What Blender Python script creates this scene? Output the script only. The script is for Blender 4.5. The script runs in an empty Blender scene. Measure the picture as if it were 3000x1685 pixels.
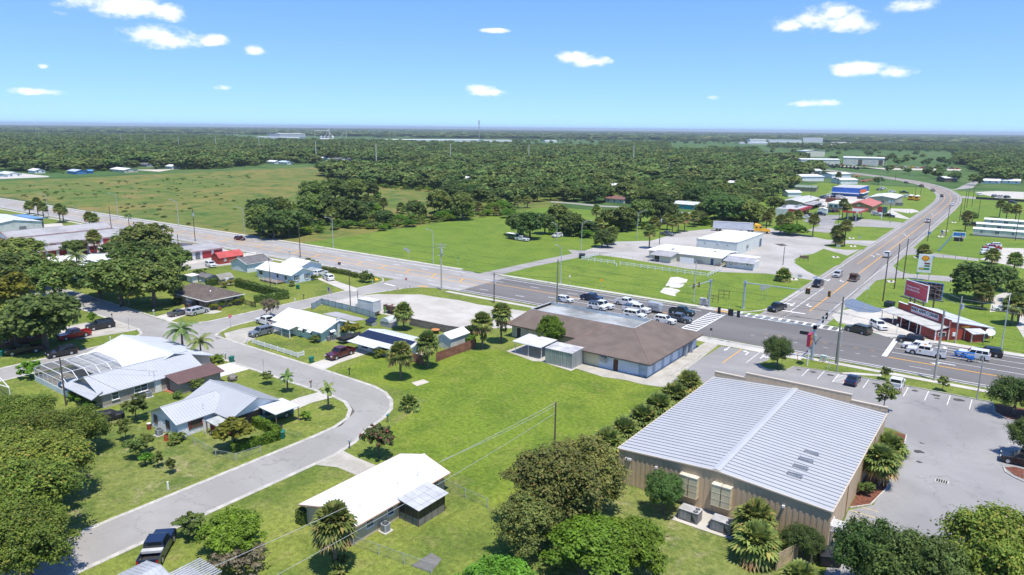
import bpy,bmesh,math,random
import numpy as np
from math import cos,sin,radians,pi
from mathutils import Vector,Matrix
from mathutils.geometry import tessellate_polygon
sc=bpy.context.scene
col=sc.collection
# ------------------------------------------------------------------ camera
CAMH=42.0
FPX=2082.0
PITCH=math.atan2(466,FPX)
ROLL=math.atan2(30,3000)
HEAD=radians(36)
cam_d=bpy.data.cameras.new('camera')
cam=bpy.data.objects.new('camera',cam_d)
col.objects.link(cam)
cam.location=(0,0,CAMH)
cam_d.sensor_width=36.0
cam_d.lens=36.0*FPX/3000.0
cam_d.clip_start=0.5
cam_d.clip_end=60000
cam.rotation_euler=(Matrix.Rotation(HEAD,3,'Z')@Matrix.Rotation(pi/2-PITCH,3,'X')@Matrix.Rotation(ROLL,3,'Z')).to_euler()
sc.camera=cam
# ------------------------------------------------------------------ light
SUN=Vector((0.30,-0.16,1.0)).normalized()
sun_elev=math.asin(SUN.z)
sun_d=bpy.data.lights.new('sun','SUN')
sun_d.energy=4.1
sun_d.angle=radians(0.53)
sun_d.color=(1.0,0.935,0.83)
sun=bpy.data.objects.new('sun',sun_d)
col.objects.link(sun)
sun.location=(0,0,300)
sun.rotation_euler=(-SUN).to_track_quat('-Z','Y').to_euler()
world=bpy.data.worlds.new('World')
sc.world=world
world.use_nodes=True
wn=world.node_tree
wn.nodes.clear()
def WN(t,**k):
 n=wn.nodes.new(t)
 for a,b in k.items():
  setattr(n,a,b)
 return n
sky=WN('ShaderNodeTexSky',sky_type='NISHITA')
sky.sun_disc=False
sky.sun_elevation=sun_elev
sky.sun_rotation=math.atan2(SUN.x,SUN.y)
sky.altitude=10
sky.air_density=1.0
sky.dust_density=0.15
sky.ozone_density=3.0
bg=WN('ShaderNodeBackground')
bg.inputs['Strength'].default_value=0.148
wout=WN('ShaderNodeOutputWorld')
hsv=WN('ShaderNodeHueSaturation')
hsv.inputs['Saturation'].default_value=1.24;hsv.inputs['Hue'].default_value=.508
smap=WN('ShaderNodeMapping');smap.inputs['Scale'].default_value=(1,1,.85);smap.inputs['Location'].default_value=(0,0,0.112)
stc=WN('ShaderNodeTexCoord');snm=WN('ShaderNodeVectorMath',operation='NORMALIZE')
wn.links.new(stc.outputs['Generated'],smap.inputs['Vector']);wn.links.new(smap.outputs[0],snm.inputs[0]);wn.links.new(snm.outputs[0],sky.inputs['Vector'])
wn.links.new(sky.outputs[0],hsv.inputs['Color'])
# small fair-weather clouds: soft lumps at fixed compass directions, broken up by noise
geo=WN('ShaderNodeNewGeometry')
tco=WN('ShaderNodeTexCoord')
def pixdir(px,py):
 v=Vector((px-1500,-(py-842.5),-FPX))
 v.rotate(cam.rotation_euler)
 return v.normalized()
def wmath(op,a,b=None,c=None):
 n=WN('ShaderNodeMath',operation=op)
 for i,q in enumerate((a,b,c)):
  if q is None:continue
  if isinstance(q,(int,float)):n.inputs[i].default_value=q
  else:wn.links.new(q,n.inputs[i])
 return n.outputs[0]
nz=WN('ShaderNodeTexNoise');nz.inputs['Scale'].default_value=34;nz.inputs['Detail'].default_value=8;nz.inputs['Roughness'].default_value=0.62
mpw=WN('ShaderNodeMapping');mpw.inputs['Scale'].default_value=(1,1,1.9)
wn.links.new(tco.outputs['Generated'],mpw.inputs['Vector'])
wn.links.new(mpw.outputs[0],nz.inputs['Vector'])
nz2=WN('ShaderNodeTexNoise');nz2.inputs['Scale'].default_value=11;nz2.inputs['Detail'].default_value=3
wn.links.new(mpw.outputs[0],nz2.inputs['Vector'])
CLOUDS=[(330,12,115,32,1.),(395,20,70,26,.9),(300,30,50,16,.7),(492,36,48,20,.9),(455,105,82,26,1.),(500,118,75,20,.9),
  (628,118,46,14,.75),(748,150,40,14,.7),(130,196,16,7,.5),(120,268,70,9,.6),(1690,168,58,20,1.),(1725,180,62,14,.8),(1405,262,44,16,.95),(1420,272,60,10,.7),
  (2390,60,95,30,1.),(2500,62,62,26,1.),(2320,76,70,18,.85),(2440,40,50,24,.9),(2680,16,70,18,.95),(2500,200,72,19,1.),(2632,211,42,15,.95),
  (2390,302,80,10,.5),(2090,288,22,7,.4),(1450,90,46,7,.4),(180,40,22,8,.45),(650,258,60,8,.35)]
fwd,rgt=Vector((-sin(HEAD),cos(HEAD),0)),Vector((cos(HEAD),sin(HEAD),0))
def wdot(vec):
 n=WN('ShaderNodeVectorMath',operation='DOT_PRODUCT');wn.links.new(tco.outputs['Generated'],n.inputs[0]);n.inputs[1].default_value=vec;return n.outputs['Value']
azn=wmath('ARCTAN2',wdot(rgt),wdot(fwd));eln=wmath('ARCSINE',wdot(Vector((0,0,1))))
azw=wmath('WRAP',azn,radians(45),radians(-45))
cmb=WN('ShaderNodeCombineXYZ');wn.links.new(azw,cmb.inputs[0]);wn.links.new(eln,cmb.inputs[1])
dmin=None
for x,y,a,b,st in CLOUDS:
 d=pixdir(x,y);az,el=math.atan2(d.dot(rgt),d.dot(fwd)),math.asin(d.z);ra,rb=a/FPX*1.22,b/FPX*1.35
 n=WN('ShaderNodeVectorMath',operation='MULTIPLY_ADD');wn.links.new(cmb.outputs[0],n.inputs[0]);n.inputs[1].default_value=(1/ra,1/rb,0);n.inputs[2].default_value=(-az/ra,-el/rb,(1-st)*.8)
 l=WN('ShaderNodeVectorMath',operation='LENGTH');wn.links.new(n.outputs[0],l.inputs[0])
 dmin=l.outputs['Value']if dmin is None else wmath('MINIMUM',dmin,l.outputs['Value'])
dens=wmath('MAXIMUM',wmath('SUBTRACT',1.0,dmin),0.0)
nsum=wmath('ADD',wmath('MULTIPLY',wmath('SUBTRACT',nz.outputs['Fac'],.5),1.9),wmath('MULTIPLY',wmath('SUBTRACT',nz2.outputs['Fac'],.5),1.0))
val=wmath('ADD',dens,nsum)
gate=wmath('MULTIPLY',dens,9.0)
gate=wmath('MINIMUM',gate,1.0)
mrw=WN('ShaderNodeMapRange');mrw.interpolation_type='SMOOTHERSTEP'
mrw.inputs['From Min'].default_value=0.05;mrw.inputs['From Max'].default_value=0.95
wn.links.new(val,mrw.inputs['Value'])
cov=wmath('MULTIPLY',wmath('MULTIPLY',mrw.outputs[0],gate),0.93)
mixw=WN('ShaderNodeMix',data_type='RGBA')
wn.links.new(cov,mixw.inputs['Factor'])
wn.links.new(hsv.outputs[0],mixw.inputs[6])
mixw.inputs[7].default_value=(5.9,6.0,6.15,1)
wn.links.new(mixw.outputs[2],bg.inputs['Color'])
wn.links.new(bg.outputs[0],wout.inputs['Surface'])
world.cycles.sampling_method='MANUAL';world.cycles.sample_map_resolution=512
vs=sc.view_settings
vs.view_transform='Standard';vs.look='None';vs.exposure=0.5;vs.gamma=1.0;vs.use_curve_mapping=False
sc.render.engine='CYCLES'
cy=sc.cycles
cy.max_bounces=6;cy.diffuse_bounces=4;cy.glossy_bounces=2;cy.transmission_bounces=3;cy.transparent_max_bounces=6;cy.volume_bounces=0
cy.caustics_reflective=False;cy.caustics_refractive=False
cy.use_denoising=True
try:cy.denoiser='OPENIMAGEDENOISE'
except Exception:pass
cy.use_adaptive_sampling=True;cy.adaptive_threshold=0.02
cy.sample_clamp_indirect=6
# ------------------------------------------------------------------ photograph pixel -> place on the ground
REG=dict(a=(0,330),b=(750,330),c=(1500,330),d=(2250,330),e=(0,700),f=(650,700),g=(1400,700),h=(2250,700),i=(0,1000),j=(400,1000),k=(0,1265),l=(750,1265),m=(1400,1000),n=(1500,1265),o=(2250,1000),p=(2250,1265),
q=(2050,820,4.989),r=(1850,640,5.152),s=(2250,480,5.724),t=(2550,780,5.1675),u=(200,400,3.68),w=(2700,480,4.6667),x=(1600,820,4.684),y=(1280,940,6.133),z=(0,0,1))
def S(code):
 r,(x,y)=code[0],map(float,code[1:].split(','))
 x0,y0,*k=REG[r];k=k[0]if k else 3.4347
 return x0+x/k,y0+y/k
_c,_s=cos(HEAD),sin(HEAD)
def G(code,z=0.0):
 """where the ray through a photograph pixel meets height z; world X runs along the highway, Y along the cross road"""
 px,py=S(code)if isinstance(code,str)else code
 u,w=px-1500,py-842.5
 c,s=cos(ROLL),sin(ROLL)
 u2=u*c+w*s;w2=-u*s+w*c
 fy=FPX*cos(PITCH)-w2*sin(PITCH);dz=FPX*sin(PITCH)+w2*cos(PITCH)
 t=(CAMH-z)/dz;x=u2*t;y=fy*t
 return(x*_c-y*_s,x*_s+y*_c)
def GL(codes,z=0.0):
 return[G(c,z)if isinstance(c,str)else c for c in(codes.split()if isinstance(codes,str)else codes)]
# ------------------------------------------------------------------ materials
MATS={}
def nmat(name):
 m=bpy.data.materials.new(name);m.use_nodes=True
 nt=m.node_tree;nt.nodes.clear()
 out=nt.nodes.new('ShaderNodeOutputMaterial');p=nt.nodes.new('ShaderNodeBsdfPrincipled')
 nt.links.new(p.outputs[0],out.inputs['Surface'])
 return m,nt,p,out
def noise(nt,vec,scale,detail=4,rough=.55,dist=0):
 n=nt.nodes.new('ShaderNodeTexNoise');n.inputs['Scale'].default_value=scale;n.inputs['Detail'].default_value=detail
 n.inputs['Roughness'].default_value=rough;n.inputs['Distortion'].default_value=dist
 if vec is not None:nt.links.new(vec,n.inputs['Vector'])
 return n.outputs['Fac']
def ramp(nt,fac,lo,hi,c0=None,c1=None):
 n=nt.nodes.new('ShaderNodeMapRange');n.interpolation_type='SMOOTHSTEP'
 n.inputs['From Min'].default_value=lo;n.inputs['From Max'].default_value=hi
 nt.links.new(fac,n.inputs['Value']);return n.outputs[0]
def mixc(nt,fac,a,b,mode='MIX'):
 n=nt.nodes.new('ShaderNodeMix');n.data_type='RGBA';n.blend_type=mode
 if isinstance(fac,float):n.inputs['Factor'].default_value=fac
 else:nt.links.new(fac,n.inputs['Factor'])
 for q,i in((a,6),(b,7)):
  if isinstance(q,tuple):n.inputs[i].default_value=(*q[:3],1)
  else:nt.links.new(q,n.inputs[i])
 return n.outputs[2]
def posn(nt,stretch=None):
 g=nt.nodes.new('ShaderNodeNewGeometry');v=g.outputs['Position']
 if stretch:
  m=nt.nodes.new('ShaderNodeMapping');m.inputs['Scale'].default_value=stretch;nt.links.new(v,m.inputs['Vector']);v=m.outputs[0]
 return v
def bump(nt,p,h,strength,dist=.05):
 b=nt.nodes.new('ShaderNodeBump');b.inputs['Strength'].default_value=strength;b.inputs['Distance'].default_value=dist
 nt.links.new(h,b.inputs['Height']);nt.links.new(b.outputs[0],p.inputs['Normal'])
def M(name,c,rough=.6,var=.12,scale=.6,metal=0.0,c2=None,dirt=0.0,spec=.4,coat=0.0,stretch=None,bmp=0.0,lo=.35,hi=.65):
 """plain procedural surface: colour with soft unevenness, optional second colour, optional dirt patches"""
 if name in MATS:return MATS[name]
 m,nt,p,out=nmat(name)
 v=posn(nt,stretch)
 a=tuple(x*(1-var)for x in c);b=c2 or tuple(min(1,x*(1+var))for x in c)
 f=ramp(nt,noise(nt,v,scale,6,.6),lo,hi)
 cc=mixc(nt,f,a,b)
 f2=noise(nt,v,scale*9,3,.6)
 cc=mixc(nt,ramp(nt,f2,.3,.8),cc,mixc(nt,min(.22,var*.9),cc,(0.02,0.02,0.015)))if var>0 else cc
 if dirt:
  d=ramp(nt,noise(nt,v,scale*.55,8,.7,.6),.52,.72)
  dm=nt.nodes.new('ShaderNodeMath');dm.operation='MULTIPLY';nt.links.new(d,dm.inputs[0]);dm.inputs[1].default_value=dirt
  cc=mixc(nt,dm.outputs[0],cc,(.09,.075,.055))
 nt.links.new(cc,p.inputs['Base Color'])
 p.inputs['Roughness'].default_value=rough;p.inputs['Metallic'].default_value=metal
 p.inputs['Specular IOR Level'].default_value=spec
 p.inputs['Coat Weight'].default_value=coat
 if bmp:bump(nt,p,f2,bmp)
 MATS[name]=m
 return m
def glassy(name,c=(.02,.025,.03),rough=.06):
 m,nt,p,out=nmat(name)
 p.inputs['Base Color'].default_value=(*c,1);p.inputs['Roughness'].default_value=rough;p.inputs['Specular IOR Level'].default_value=.7
 MATS[name]=m;return m
def plain(name,c,rough=.5,metal=0.,coat=0.,spec=.5):
 return M(name,c,rough,.06,.8,metal,coat=coat,spec=spec)
# ------------------------------------------------------------------ mesh building
class MB:
 def __init__(s):s.v=[];s.f=[];s.m=[];s.T=None
 def add(s,vs,fs,mi=0):
  o=len(s.v)
  if s.T is not None:vs=[tuple(s.T@Vector(q))for q in vs]
  s.v+=[tuple(q)for q in vs];s.f+=[tuple(i+o for i in f)for f in fs];s.m+=[mi]*len(fs)
  return s
 def box(s,x0,x1,y0,y1,z0,z1,mi=0):
  return s.add([(x0,y0,z0),(x1,y0,z0),(x1,y1,z0),(x0,y1,z0),(x0,y0,z1),(x1,y0,z1),(x1,y1,z1),(x0,y1,z1)],
   [(0,3,2,1),(4,5,6,7),(0,1,5,4),(1,2,6,5),(2,3,7,6),(3,0,4,7)],mi)
 def prism(s,poly,z0,z1,mi=0):
  n=len(poly)
  A=sum(poly[i][0]*poly[(i+1)%n][1]-poly[(i+1)%n][0]*poly[i][1]for i in range(n))
  if A<0:poly=poly[::-1]
  vs=[(x,y,z0)for x,y in poly]+[(x,y,z1)for x,y in poly]
  return s.add(vs,[tuple(range(n))[::-1],tuple(range(n,2*n))]+[(i,(i+1)%n,(i+1)%n+n,i+n)for i in range(n)],mi)
 def tube(s,p0,p1,r0,r1=None,n=8,mi=0,cap=True):
  r1=r0 if r1 is None else r1
  a,b=Vector(p0),Vector(p1);d=(b-a).normalized()
  x=d.orthogonal().normalized();y=d.cross(x)
  vs=[]
  for P,r in((a,r0),(b,r1)):
   vs+=[P+(x*cos(t)+y*sin(t))*r for t in[2*pi*k/n for k in range(n)]]
  fs=[(k,(k+1)%n,(k+1)%n+n,k+n)for k in range(n)]
  if cap:fs+=[tuple(range(n))[::-1],tuple(range(n,2*n))]
  return s.add(vs,fs,mi)
 def path(s,pts,r,n=6,mi=0):
  for a,b in zip(pts,pts[1:]):s.tube(a,b,r,n=n,mi=mi)
  return s
 def quad(s,*p,mi=0):return s.add(p,[tuple(range(len(p)))],mi)
 def slab(s,pts,th,mi=0):
  """a thin plate: the polygon pts (top) thickened downwards"""
  n=len(pts);vs=list(pts)+[(x,y,z-th)for x,y,z in pts]
  return s.add(vs,[tuple(range(n)),tuple(range(n,2*n))[::-1]]+[(i+n,(i+1)%n+n,(i+1)%n,i)for i in range(n)],mi)
 def mesh(s,name,mats,smooth=False):
  me=bpy.data.meshes.new(name);me.from_pydata(s.v,[],s.f)
  for m in(mats if isinstance(mats,(list,tuple))else[mats]):me.materials.append(m)
  if any(s.m):me.polygons.foreach_set('material_index',s.m)
  if smooth:me.polygons.foreach_set('use_smooth',[True]*len(s.f))
  me.validate();me.update();return me
 def obj(s,name,mats,parent=None,smooth=False,loc=None):
  return link(name,s.mesh(name,mats,smooth),parent,loc)
def MX(*a):return MB().box(*a)
def MT(*a,**k):return MB().tube(*a,**k)
def link(name,data,parent=None,loc=None,rot=None,sca=None):
 o=bpy.data.objects.new(name,data);col.objects.link(o)
 if parent is not None:o.parent=parent
 if loc is not None:o.location=loc
 if rot is not None:o.rotation_euler=rot
 if sca is not None:o.scale=sca
 return o
def tag(o,label,cat,group=None,kind=None):
 o['label']=label;o['category']=cat
 if group:o['group']=group
 if kind:o['kind']=kind
 return o
def thing(name,label,cat,loc=(0,0,0),rz=0.0,group=None):
 o=link(name,None,None,loc,(0,0,rz));o.empty_display_size=.3
 return tag(o,label,cat,group)
def copytree(o,parent=None):
 c=o.copy();col.objects.link(c)
 if parent is not None:c.parent=parent
 for ch in o.children:copytree(ch,c)
 return c
NSH=[0]
def sheet(name,pts,z,mat,label,cat,kind='structure',parent=None):
 pts=GL(pts);NSH[0]+=1;z+=.0002*NSH[0]if z>0.01 and parent is None else 0
 tris=tessellate_polygon([[Vector((x,y,0))for x,y in pts]])
 me=bpy.data.meshes.new(name);me.from_pydata([(x,y,z)for x,y in pts],[],[tuple(t)for t in tris])
 me.materials.append(mat);bm=bmesh.new();bm.from_mesh(me);bmesh.ops.recalc_face_normals(bm,faces=bm.faces)
 for f in bm.faces:
  if f.normal.z<0:f.normal_flip()
 bm.to_mesh(me);bm.free()
 o=link(name,me,parent)
 if parent is None:tag(o,label,cat,kind=kind)
 return o
def text(body,size,mat,parent,M4,name='lettering',align='CENTER',ext=.004,bold=0.0,sx=1.0):
 c=bpy.data.curves.new(name,'FONT');c.body=body;c.size=size;c.align_x=align;c.align_y='CENTER';c.extrude=ext;c.offset=bold
 c.resolution_u=2;c.materials.append(mat)
 tmp=bpy.data.objects.new(name,c);me=bpy.data.meshes.new_from_object(tmp);bpy.data.objects.remove(tmp)
 o=link(name,me,parent);o.matrix_local=M4@Matrix.Diagonal((sx,1,1,1));return o
def facing(origin,ndir):
 """local frame for lettering on an upright face whose outward normal is ndir (x, y)"""
 n=Vector((ndir[0],ndir[1],0)).normalized();up=Vector((0,0,1));r=up.cross(n)
 m=Matrix((r,up,n)).transposed().to_4x4();m.translation=Vector(origin);return m
# ================================================================== GROUND, ROADS, PAVEMENT
def grass_mat(name,dark,mid,light,dry,dryamt=.5,big=.018,mowed=0.0,ds=.33):
 m,nt,p,out=nmat(name)
 v=posn(nt)
 n1=noise(nt,v,big,5,.6,.4);n2=noise(nt,v,big*7,5,.62,.3);n3=noise(nt,v,1.6,4,.75);n4=noise(nt,v,ds,6,.7,.8)
 c=mixc(nt,ramp(nt,n1,.38,.62),mid,light)
 c=mixc(nt,ramp(nt,n2,.42,.68),c,dark)
 d=ramp(nt,n4,.50,.76)
 dm=nt.nodes.new('ShaderNodeMath');dm.operation='MULTIPLY';nt.links.new(d,dm.inputs[0]);dm.inputs[1].default_value=dryamt
 c=mixc(nt,dm.outputs[0],c,dry)
 if mowed:
  w=nt.nodes.new('ShaderNodeTexWave');w.inputs['Scale'].default_value=.22;w.inputs['Distortion'].default_value=5.5;w.inputs['Detail'].default_value=2;w.inputs['Detail Scale'].default_value=.35
  mp=nt.nodes.new('ShaderNodeMapping');mp.inputs['Rotation'].default_value=(0,0,1.15);nt.links.new(v,mp.inputs['Vector']);nt.links.new(mp.outputs[0],w.inputs['Vector'])
  wm=nt.nodes.new('ShaderNodeMath');wm.operation='MULTIPLY';nt.links.new(w.outputs['Fac'],wm.inputs[0]);wm.inputs[1].default_value=mowed
  c=mixc(nt,wm.outputs[0],c,light)
 f=nt.nodes.new('ShaderNodeMapRange');f.inputs['From Min'].default_value=.25;f.inputs['From Max'].default_value=.75;f.inputs['To Min'].default_value=.5;f.inputs['To Max'].default_value=1.45
 nt.links.new(n3,f.inputs['Value'])
 c=mixc(nt,1.0,c,f.outputs[0],'MULTIPLY')
 n5=noise(nt,v,7.0,3,.8)
 f5=nt.nodes.new('ShaderNodeMapRange');f5.inputs['From Min'].default_value=.25;f5.inputs['From Max'].default_value=.75;f5.inputs['To Min'].default_value=.6;f5.inputs['To Max'].default_value=1.4
 nt.links.new(n5,f5.inputs['Value'])
 c=mixc(nt,1.0,c,f5.outputs[0],'MULTIPLY')
 nt.links.new(c,p.inputs['Base Color']);p.inputs['Roughness'].default_value=.9;p.inputs['Specular IOR Level'].default_value=.12
 bump(nt,p,n3,.5,.12)
 MATS[name]=m;return m
GRASS=grass_mat('lawn_grass',(.105,.150,.028),(.145,.195,.034),(.195,.228,.046),(.27,.235,.10),.6)
LAWN2=grass_mat('field_grass',(.088,.160,.022),(.125,.205,.027),(.165,.228,.034),(.22,.225,.07),.4,mowed=.55)
LOTG=grass_mat('vacant_lot_grass',(.100,.160,.020),(.145,.210,.025),(.20,.240,.034),(.25,.235,.07),.5)
MEADOW=grass_mat('meadow_scrub',(.062,.125,.024),(.125,.168,.036),(.20,.185,.05),(.30,.19,.085),.85,.011,0,.045)
FARG=grass_mat('far_pasture',(.045,.10,.025),(.07,.135,.035),(.10,.155,.045),(.15,.15,.06),.4,.004)
YARD=grass_mat('thin_yard_grass',(.10,.145,.032),(.15,.19,.042),(.19,.215,.06),(.33,.27,.17),.9,.05)
def paved(name,c,c2,scale=.12,stain=.3,crack=.0,stretch=None,grain=.10):
 m,nt,p,out=nmat(name)
 v=posn(nt);v2=posn(nt,stretch)if stretch else v
 c_=mixc(nt,ramp(nt,noise(nt,v2,scale,6,.62,.4),.36,.66),c,c2)
 st=ramp(nt,noise(nt,v2,scale*2.3,8,.68,1.2),.56,.78)
 sm=nt.nodes.new('ShaderNodeMath');sm.operation='MULTIPLY';nt.links.new(st,sm.inputs[0]);sm.inputs[1].default_value=stain
 c_=mixc(nt,sm.outputs[0],c_,tuple(x*.35 for x in c))
 g=noise(nt,v,14,3,.8)
 f=nt.nodes.new('ShaderNodeMapRange');f.inputs['From Min'].default_value=.25;f.inputs['From Max'].default_value=.75;f.inputs['To Min'].default_value=1-grain;f.inputs['To Max'].default_value=1+grain
 nt.links.new(g,f.inputs['Value']);c_=mixc(nt,1.0,c_,f.outputs[0],'MULTIPLY')
 if crack:
  vo=nt.nodes.new('ShaderNodeTexVoronoi');vo.feature='DISTANCE_TO_EDGE';vo.inputs['Scale'].default_value=.16
  nd=nt.nodes.new('ShaderNodeTexNoise');nd.inputs['Scale'].default_value=.5;nd.inputs['Detail'].default_value=5;nt.links.new(v,nd.inputs['Vector'])
  ad=nt.nodes.new('ShaderNodeMix');ad.data_type='VECTOR';ad.inputs['Factor'].default_value=.06
  vm=nt.nodes.new('ShaderNodeVectorMath');vm.operation='MULTIPLY_ADD';nt.links.new(nd.outputs['Color'],vm.inputs[0]);vm.inputs[1].default_value=(5,5,0);nt.links.new(v,vm.inputs[2])
  nt.links.new(vm.outputs[0],vo.inputs['Vector'])
  cr=nt.nodes.new('ShaderNodeMapRange');cr.inputs['From Min'].default_value=.0;cr.inputs['From Max'].default_value=.012;cr.inputs['To Min'].default_value=crack;cr.inputs['To Max'].default_value=0
  nt.links.new(vo.outputs['Distance'],cr.inputs['Value'])
  c_=mixc(nt,cr.outputs[0],c_,tuple(x*.4 for x in c))
 nt.links.new(c_,p.inputs['Base Color']);p.inputs['Roughness'].default_value=.88;p.inputs['Specular IOR Level'].default_value=.25
 bump(nt,p,g,.25,.02)
 MATS[name]=m;return m
ASPH_OLD=paved('bleached_asphalt',(.285,.274,.255),(.345,.333,.312),.10,.22,.35,(.5,1,1))
ASPH_NEW=paved('dark_asphalt',(.135,.130,.126),(.175,.168,.162),.09,.35,.0,(.12,1,1))
ASPH_B=paved('cross_road_asphalt',(.215,.200,.185),(.27,.252,.232),.09,.35,.1,(1,.12,1))
ASPH_LOT=paved('car_park_asphalt',(.245,.24,.235),(.305,.298,.29),.07,.25,.35)
CONC=paved('pale_concrete',(.44,.42,.37),(.54,.51,.455),.2,.3)
CONC_D=paved('stained_concrete',(.36,.34,.29),(.46,.435,.38),.3,.55,.3)
CONC_W=paved('new_concrete',(.56,.55,.54),(.62,.61,.60),.2,.1)
GRAVEL=paved('limerock_lot',(.40,.375,.33),(.50,.475,.43),.12,.35,.0,None,.16)
DIRTL=paved('truck_yard_ground',(.33,.315,.29),(.43,.41,.385),.05,.4,.15)
SAND=paved('bare_sand',(.46,.41,.34),(.58,.53,.46),.3,.3)
MULCH=M('red_mulch',(.16,.06,.035),.95,.4,3)
KERB=M('kerb_concrete',(.47,.45,.40),.9,.15,.8,dirt=.5)
WHITEP=M('white_road_paint',(.74,.74,.72),.7,.1,2)
YELP=M('yellow_road_paint',(.76,.37,.03),.7,.12,2)
YELPF=M('faded_yellow_paint',(.58,.45,.20),.8,.2,3)
WATER=glassy('puddle_water',(.17,.18,.19),.18)
# --- base ground to the horizon
mb=MB();mb.quad((-26000,-4000,-.02),(26000,-4000,-.02),(26000,30000,-.02),(-26000,30000,-.02))
tag(mb.obj('ground',FARG),'flat green ground reaching to the horizon','ground',kind='structure')
def patch(name,pts,z,mat,label,cat='grass'):return sheet(name,pts,z,mat,label,cat)
patch('lawns',[(-470,-5),(60,-5),(60,140),(-470,140)],.0,GRASS,'residential lawns along the curved street','lawn')
patch('meadow',[(-620,162),(-150,162),(-140,200),(-205,300),(-230,380),(-200,470),(-330,560),(-620,520)],.004,MEADOW,'brown green scrub meadow behind the highway at left','meadow')
patch('field',[(-215,162.5),(-46,162.5),(-46,300),(-150,330),(-215,330)],.008,LAWN2,'mown bright green field across the highway','field')
patch('roadside_grass',[(-47,165),(75,165),(75,620),(-47,620)],.006,LAWN2,'mown grass along the right of the cross road','lawn')
patch('roadside_grass_beyond',[(-145,290),(-46,290),(-46,640),(-145,640)],.002,LAWN2,'mown grass along the left of the cross road','lawn')
patch('vacant_lot',[(-72.6,78),(-95,78.4),(-96,96),(-84,99.5),(-80,105),(-62,104),(-46.4,105),(-38.2,104),(-38.2,70),(-40,58),(-50.5,58.5),(-50,62),(-68.5,62)],.006,LOTG,'open green vacant lot in the middle of the block','vacant lot')
patch('side_yard',[(-108.5,20),(-76.9,20),(-76.9,57.8),(-85,57.8),(-85,51),(-88,51),(-88,45.5),(-98,45.5),(-108.5,43.5)],.007,YARD,'thin sandy grass yard beside the white house','yard')
patch('rear_yard',[(-37.6,72),(-37.6,58),(-34,46),(-14,46),(-14,64),(-12.5,71.8)],.007,YARD,'patchy grass strip behind the tan metal building','yard')
# --- highway (runs along X)
def vfar(u):return 161.0 if u>-230 else 161.0+(u+230)*.02
hw=link('highway',None);tag(hw,'five lane highway crossing the picture with turn lanes and painted lines','road',kind='structure');hw.empty_display_size=.5
def strip(name,us,v0,v1,z,mat,parent):
 mb=MB()
 for a,b in zip(us,us[1:]):
  f0=v0 if callable(v0)else(lambda u:v0);f1=v1 if callable(v1)else(lambda u:v1)
  mb.quad((a,f0(a),z),(b,f0(b),z),(b,f1(b),z),(a,f1(a),z))
 return mb.obj(name,mat,parent)
US=[-560,-440,-330,-230,-180,-137]
strip('old_pavement',US+[-119],139.6,vfar,.02,ASPH_OLD,hw)
strip('dark_pavement',[-119,-80,-40,0,40,80],139.6,lambda u:161.0 if u<-60 else(161.0 if u<-50 else 163.4),.021,ASPH_NEW,hw)
def dash(a0,a1,v,w=.13,mat=WHITEP,name='lane_line',ax='u',z=.027,parent=None):
 mb=MB()
 if ax=='u':mb.quad((a0,v-w/2,z),(a1,v-w/2,z),(a1,v+w/2,z),(a0,v+w/2,z))
 else:mb.quad((v-w/2,a0,z),(v+w/2,a0,z),(v+w/2,a1,z),(v-w/2,a1,z))
 return mb.obj(name,mat,parent or hw)
# edge lines
for a,b,v in((-440,-141,141.2),(-131,-56,141.2),(-44,-46,141.2),(-36,60,140.6),(-119,-60,159.3),(-230,-133,159.3),(-20,60,162.6)):
 if b>a:dash(a,b,v,.22,name='edge_line')
strip('edge_line',[-440,-330,-230],lambda u:vfar(u)-1.9,lambda u:vfar(u)-1.66,.027,WHITEP,hw)
for v in(144.9,155.7):
 u=-120.0
 while u>-440:
  dash(u-3,u,v,.22,name='lane_dash');u-=12.2
for v,us in((144.9,(-116,-104.2,-92.2,-80)),(155.7,(-119,-107,-95,-83,-71)),(148.6,(-96.5,))):
 for u in us:dash(u,u+2.9,v,.2,name='lane_dash')
dash(-92,-60,148.6,.15);dash(-80,-60,144.9,.15)
for v,u0 in((148.2,-440),(152.6,-440)):
 dash(u0,-119,v,.32,YELP,'yellow_line')
u=-126.0
while u>-330:
 mbq=MB();mbq.quad((u,148.2,.0275),(u+.4,148.2,.0275),(u-1.9,152.6,.0275),(u-2.3,152.6,.0275));mbq.obj('yellow_hatch',YELP,hw);u-=10.5
dash(-119,-60,152.5,.3,YELP,'yellow_line')
dash(-18,70,147.5,.32,YELP,'yellow_line')
for v in(151.3,155.0,158.7):dash(-18,60,v,.15)
for k in range(4):dash(-14+13*k,-10.5+13*k,143.9,.14,name='lane_dash')
for k in range(9):dash(-47+2.9*k+3,-46.1+2.9*k+3,146.4-0*k,.12,name='guide_dash')
for k in range(8):dash(-42+2.9*k,-41.2+2.9*k,149.2+.15*k,.14,YELP,'guide_dash')
MB().quad((-19.2,147.6,.028),(-18.3,147.6,.028),(-18.3,162.0,.028),(-19.2,162.0,.028)).obj('stop_line',WHITEP,hw)
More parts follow.
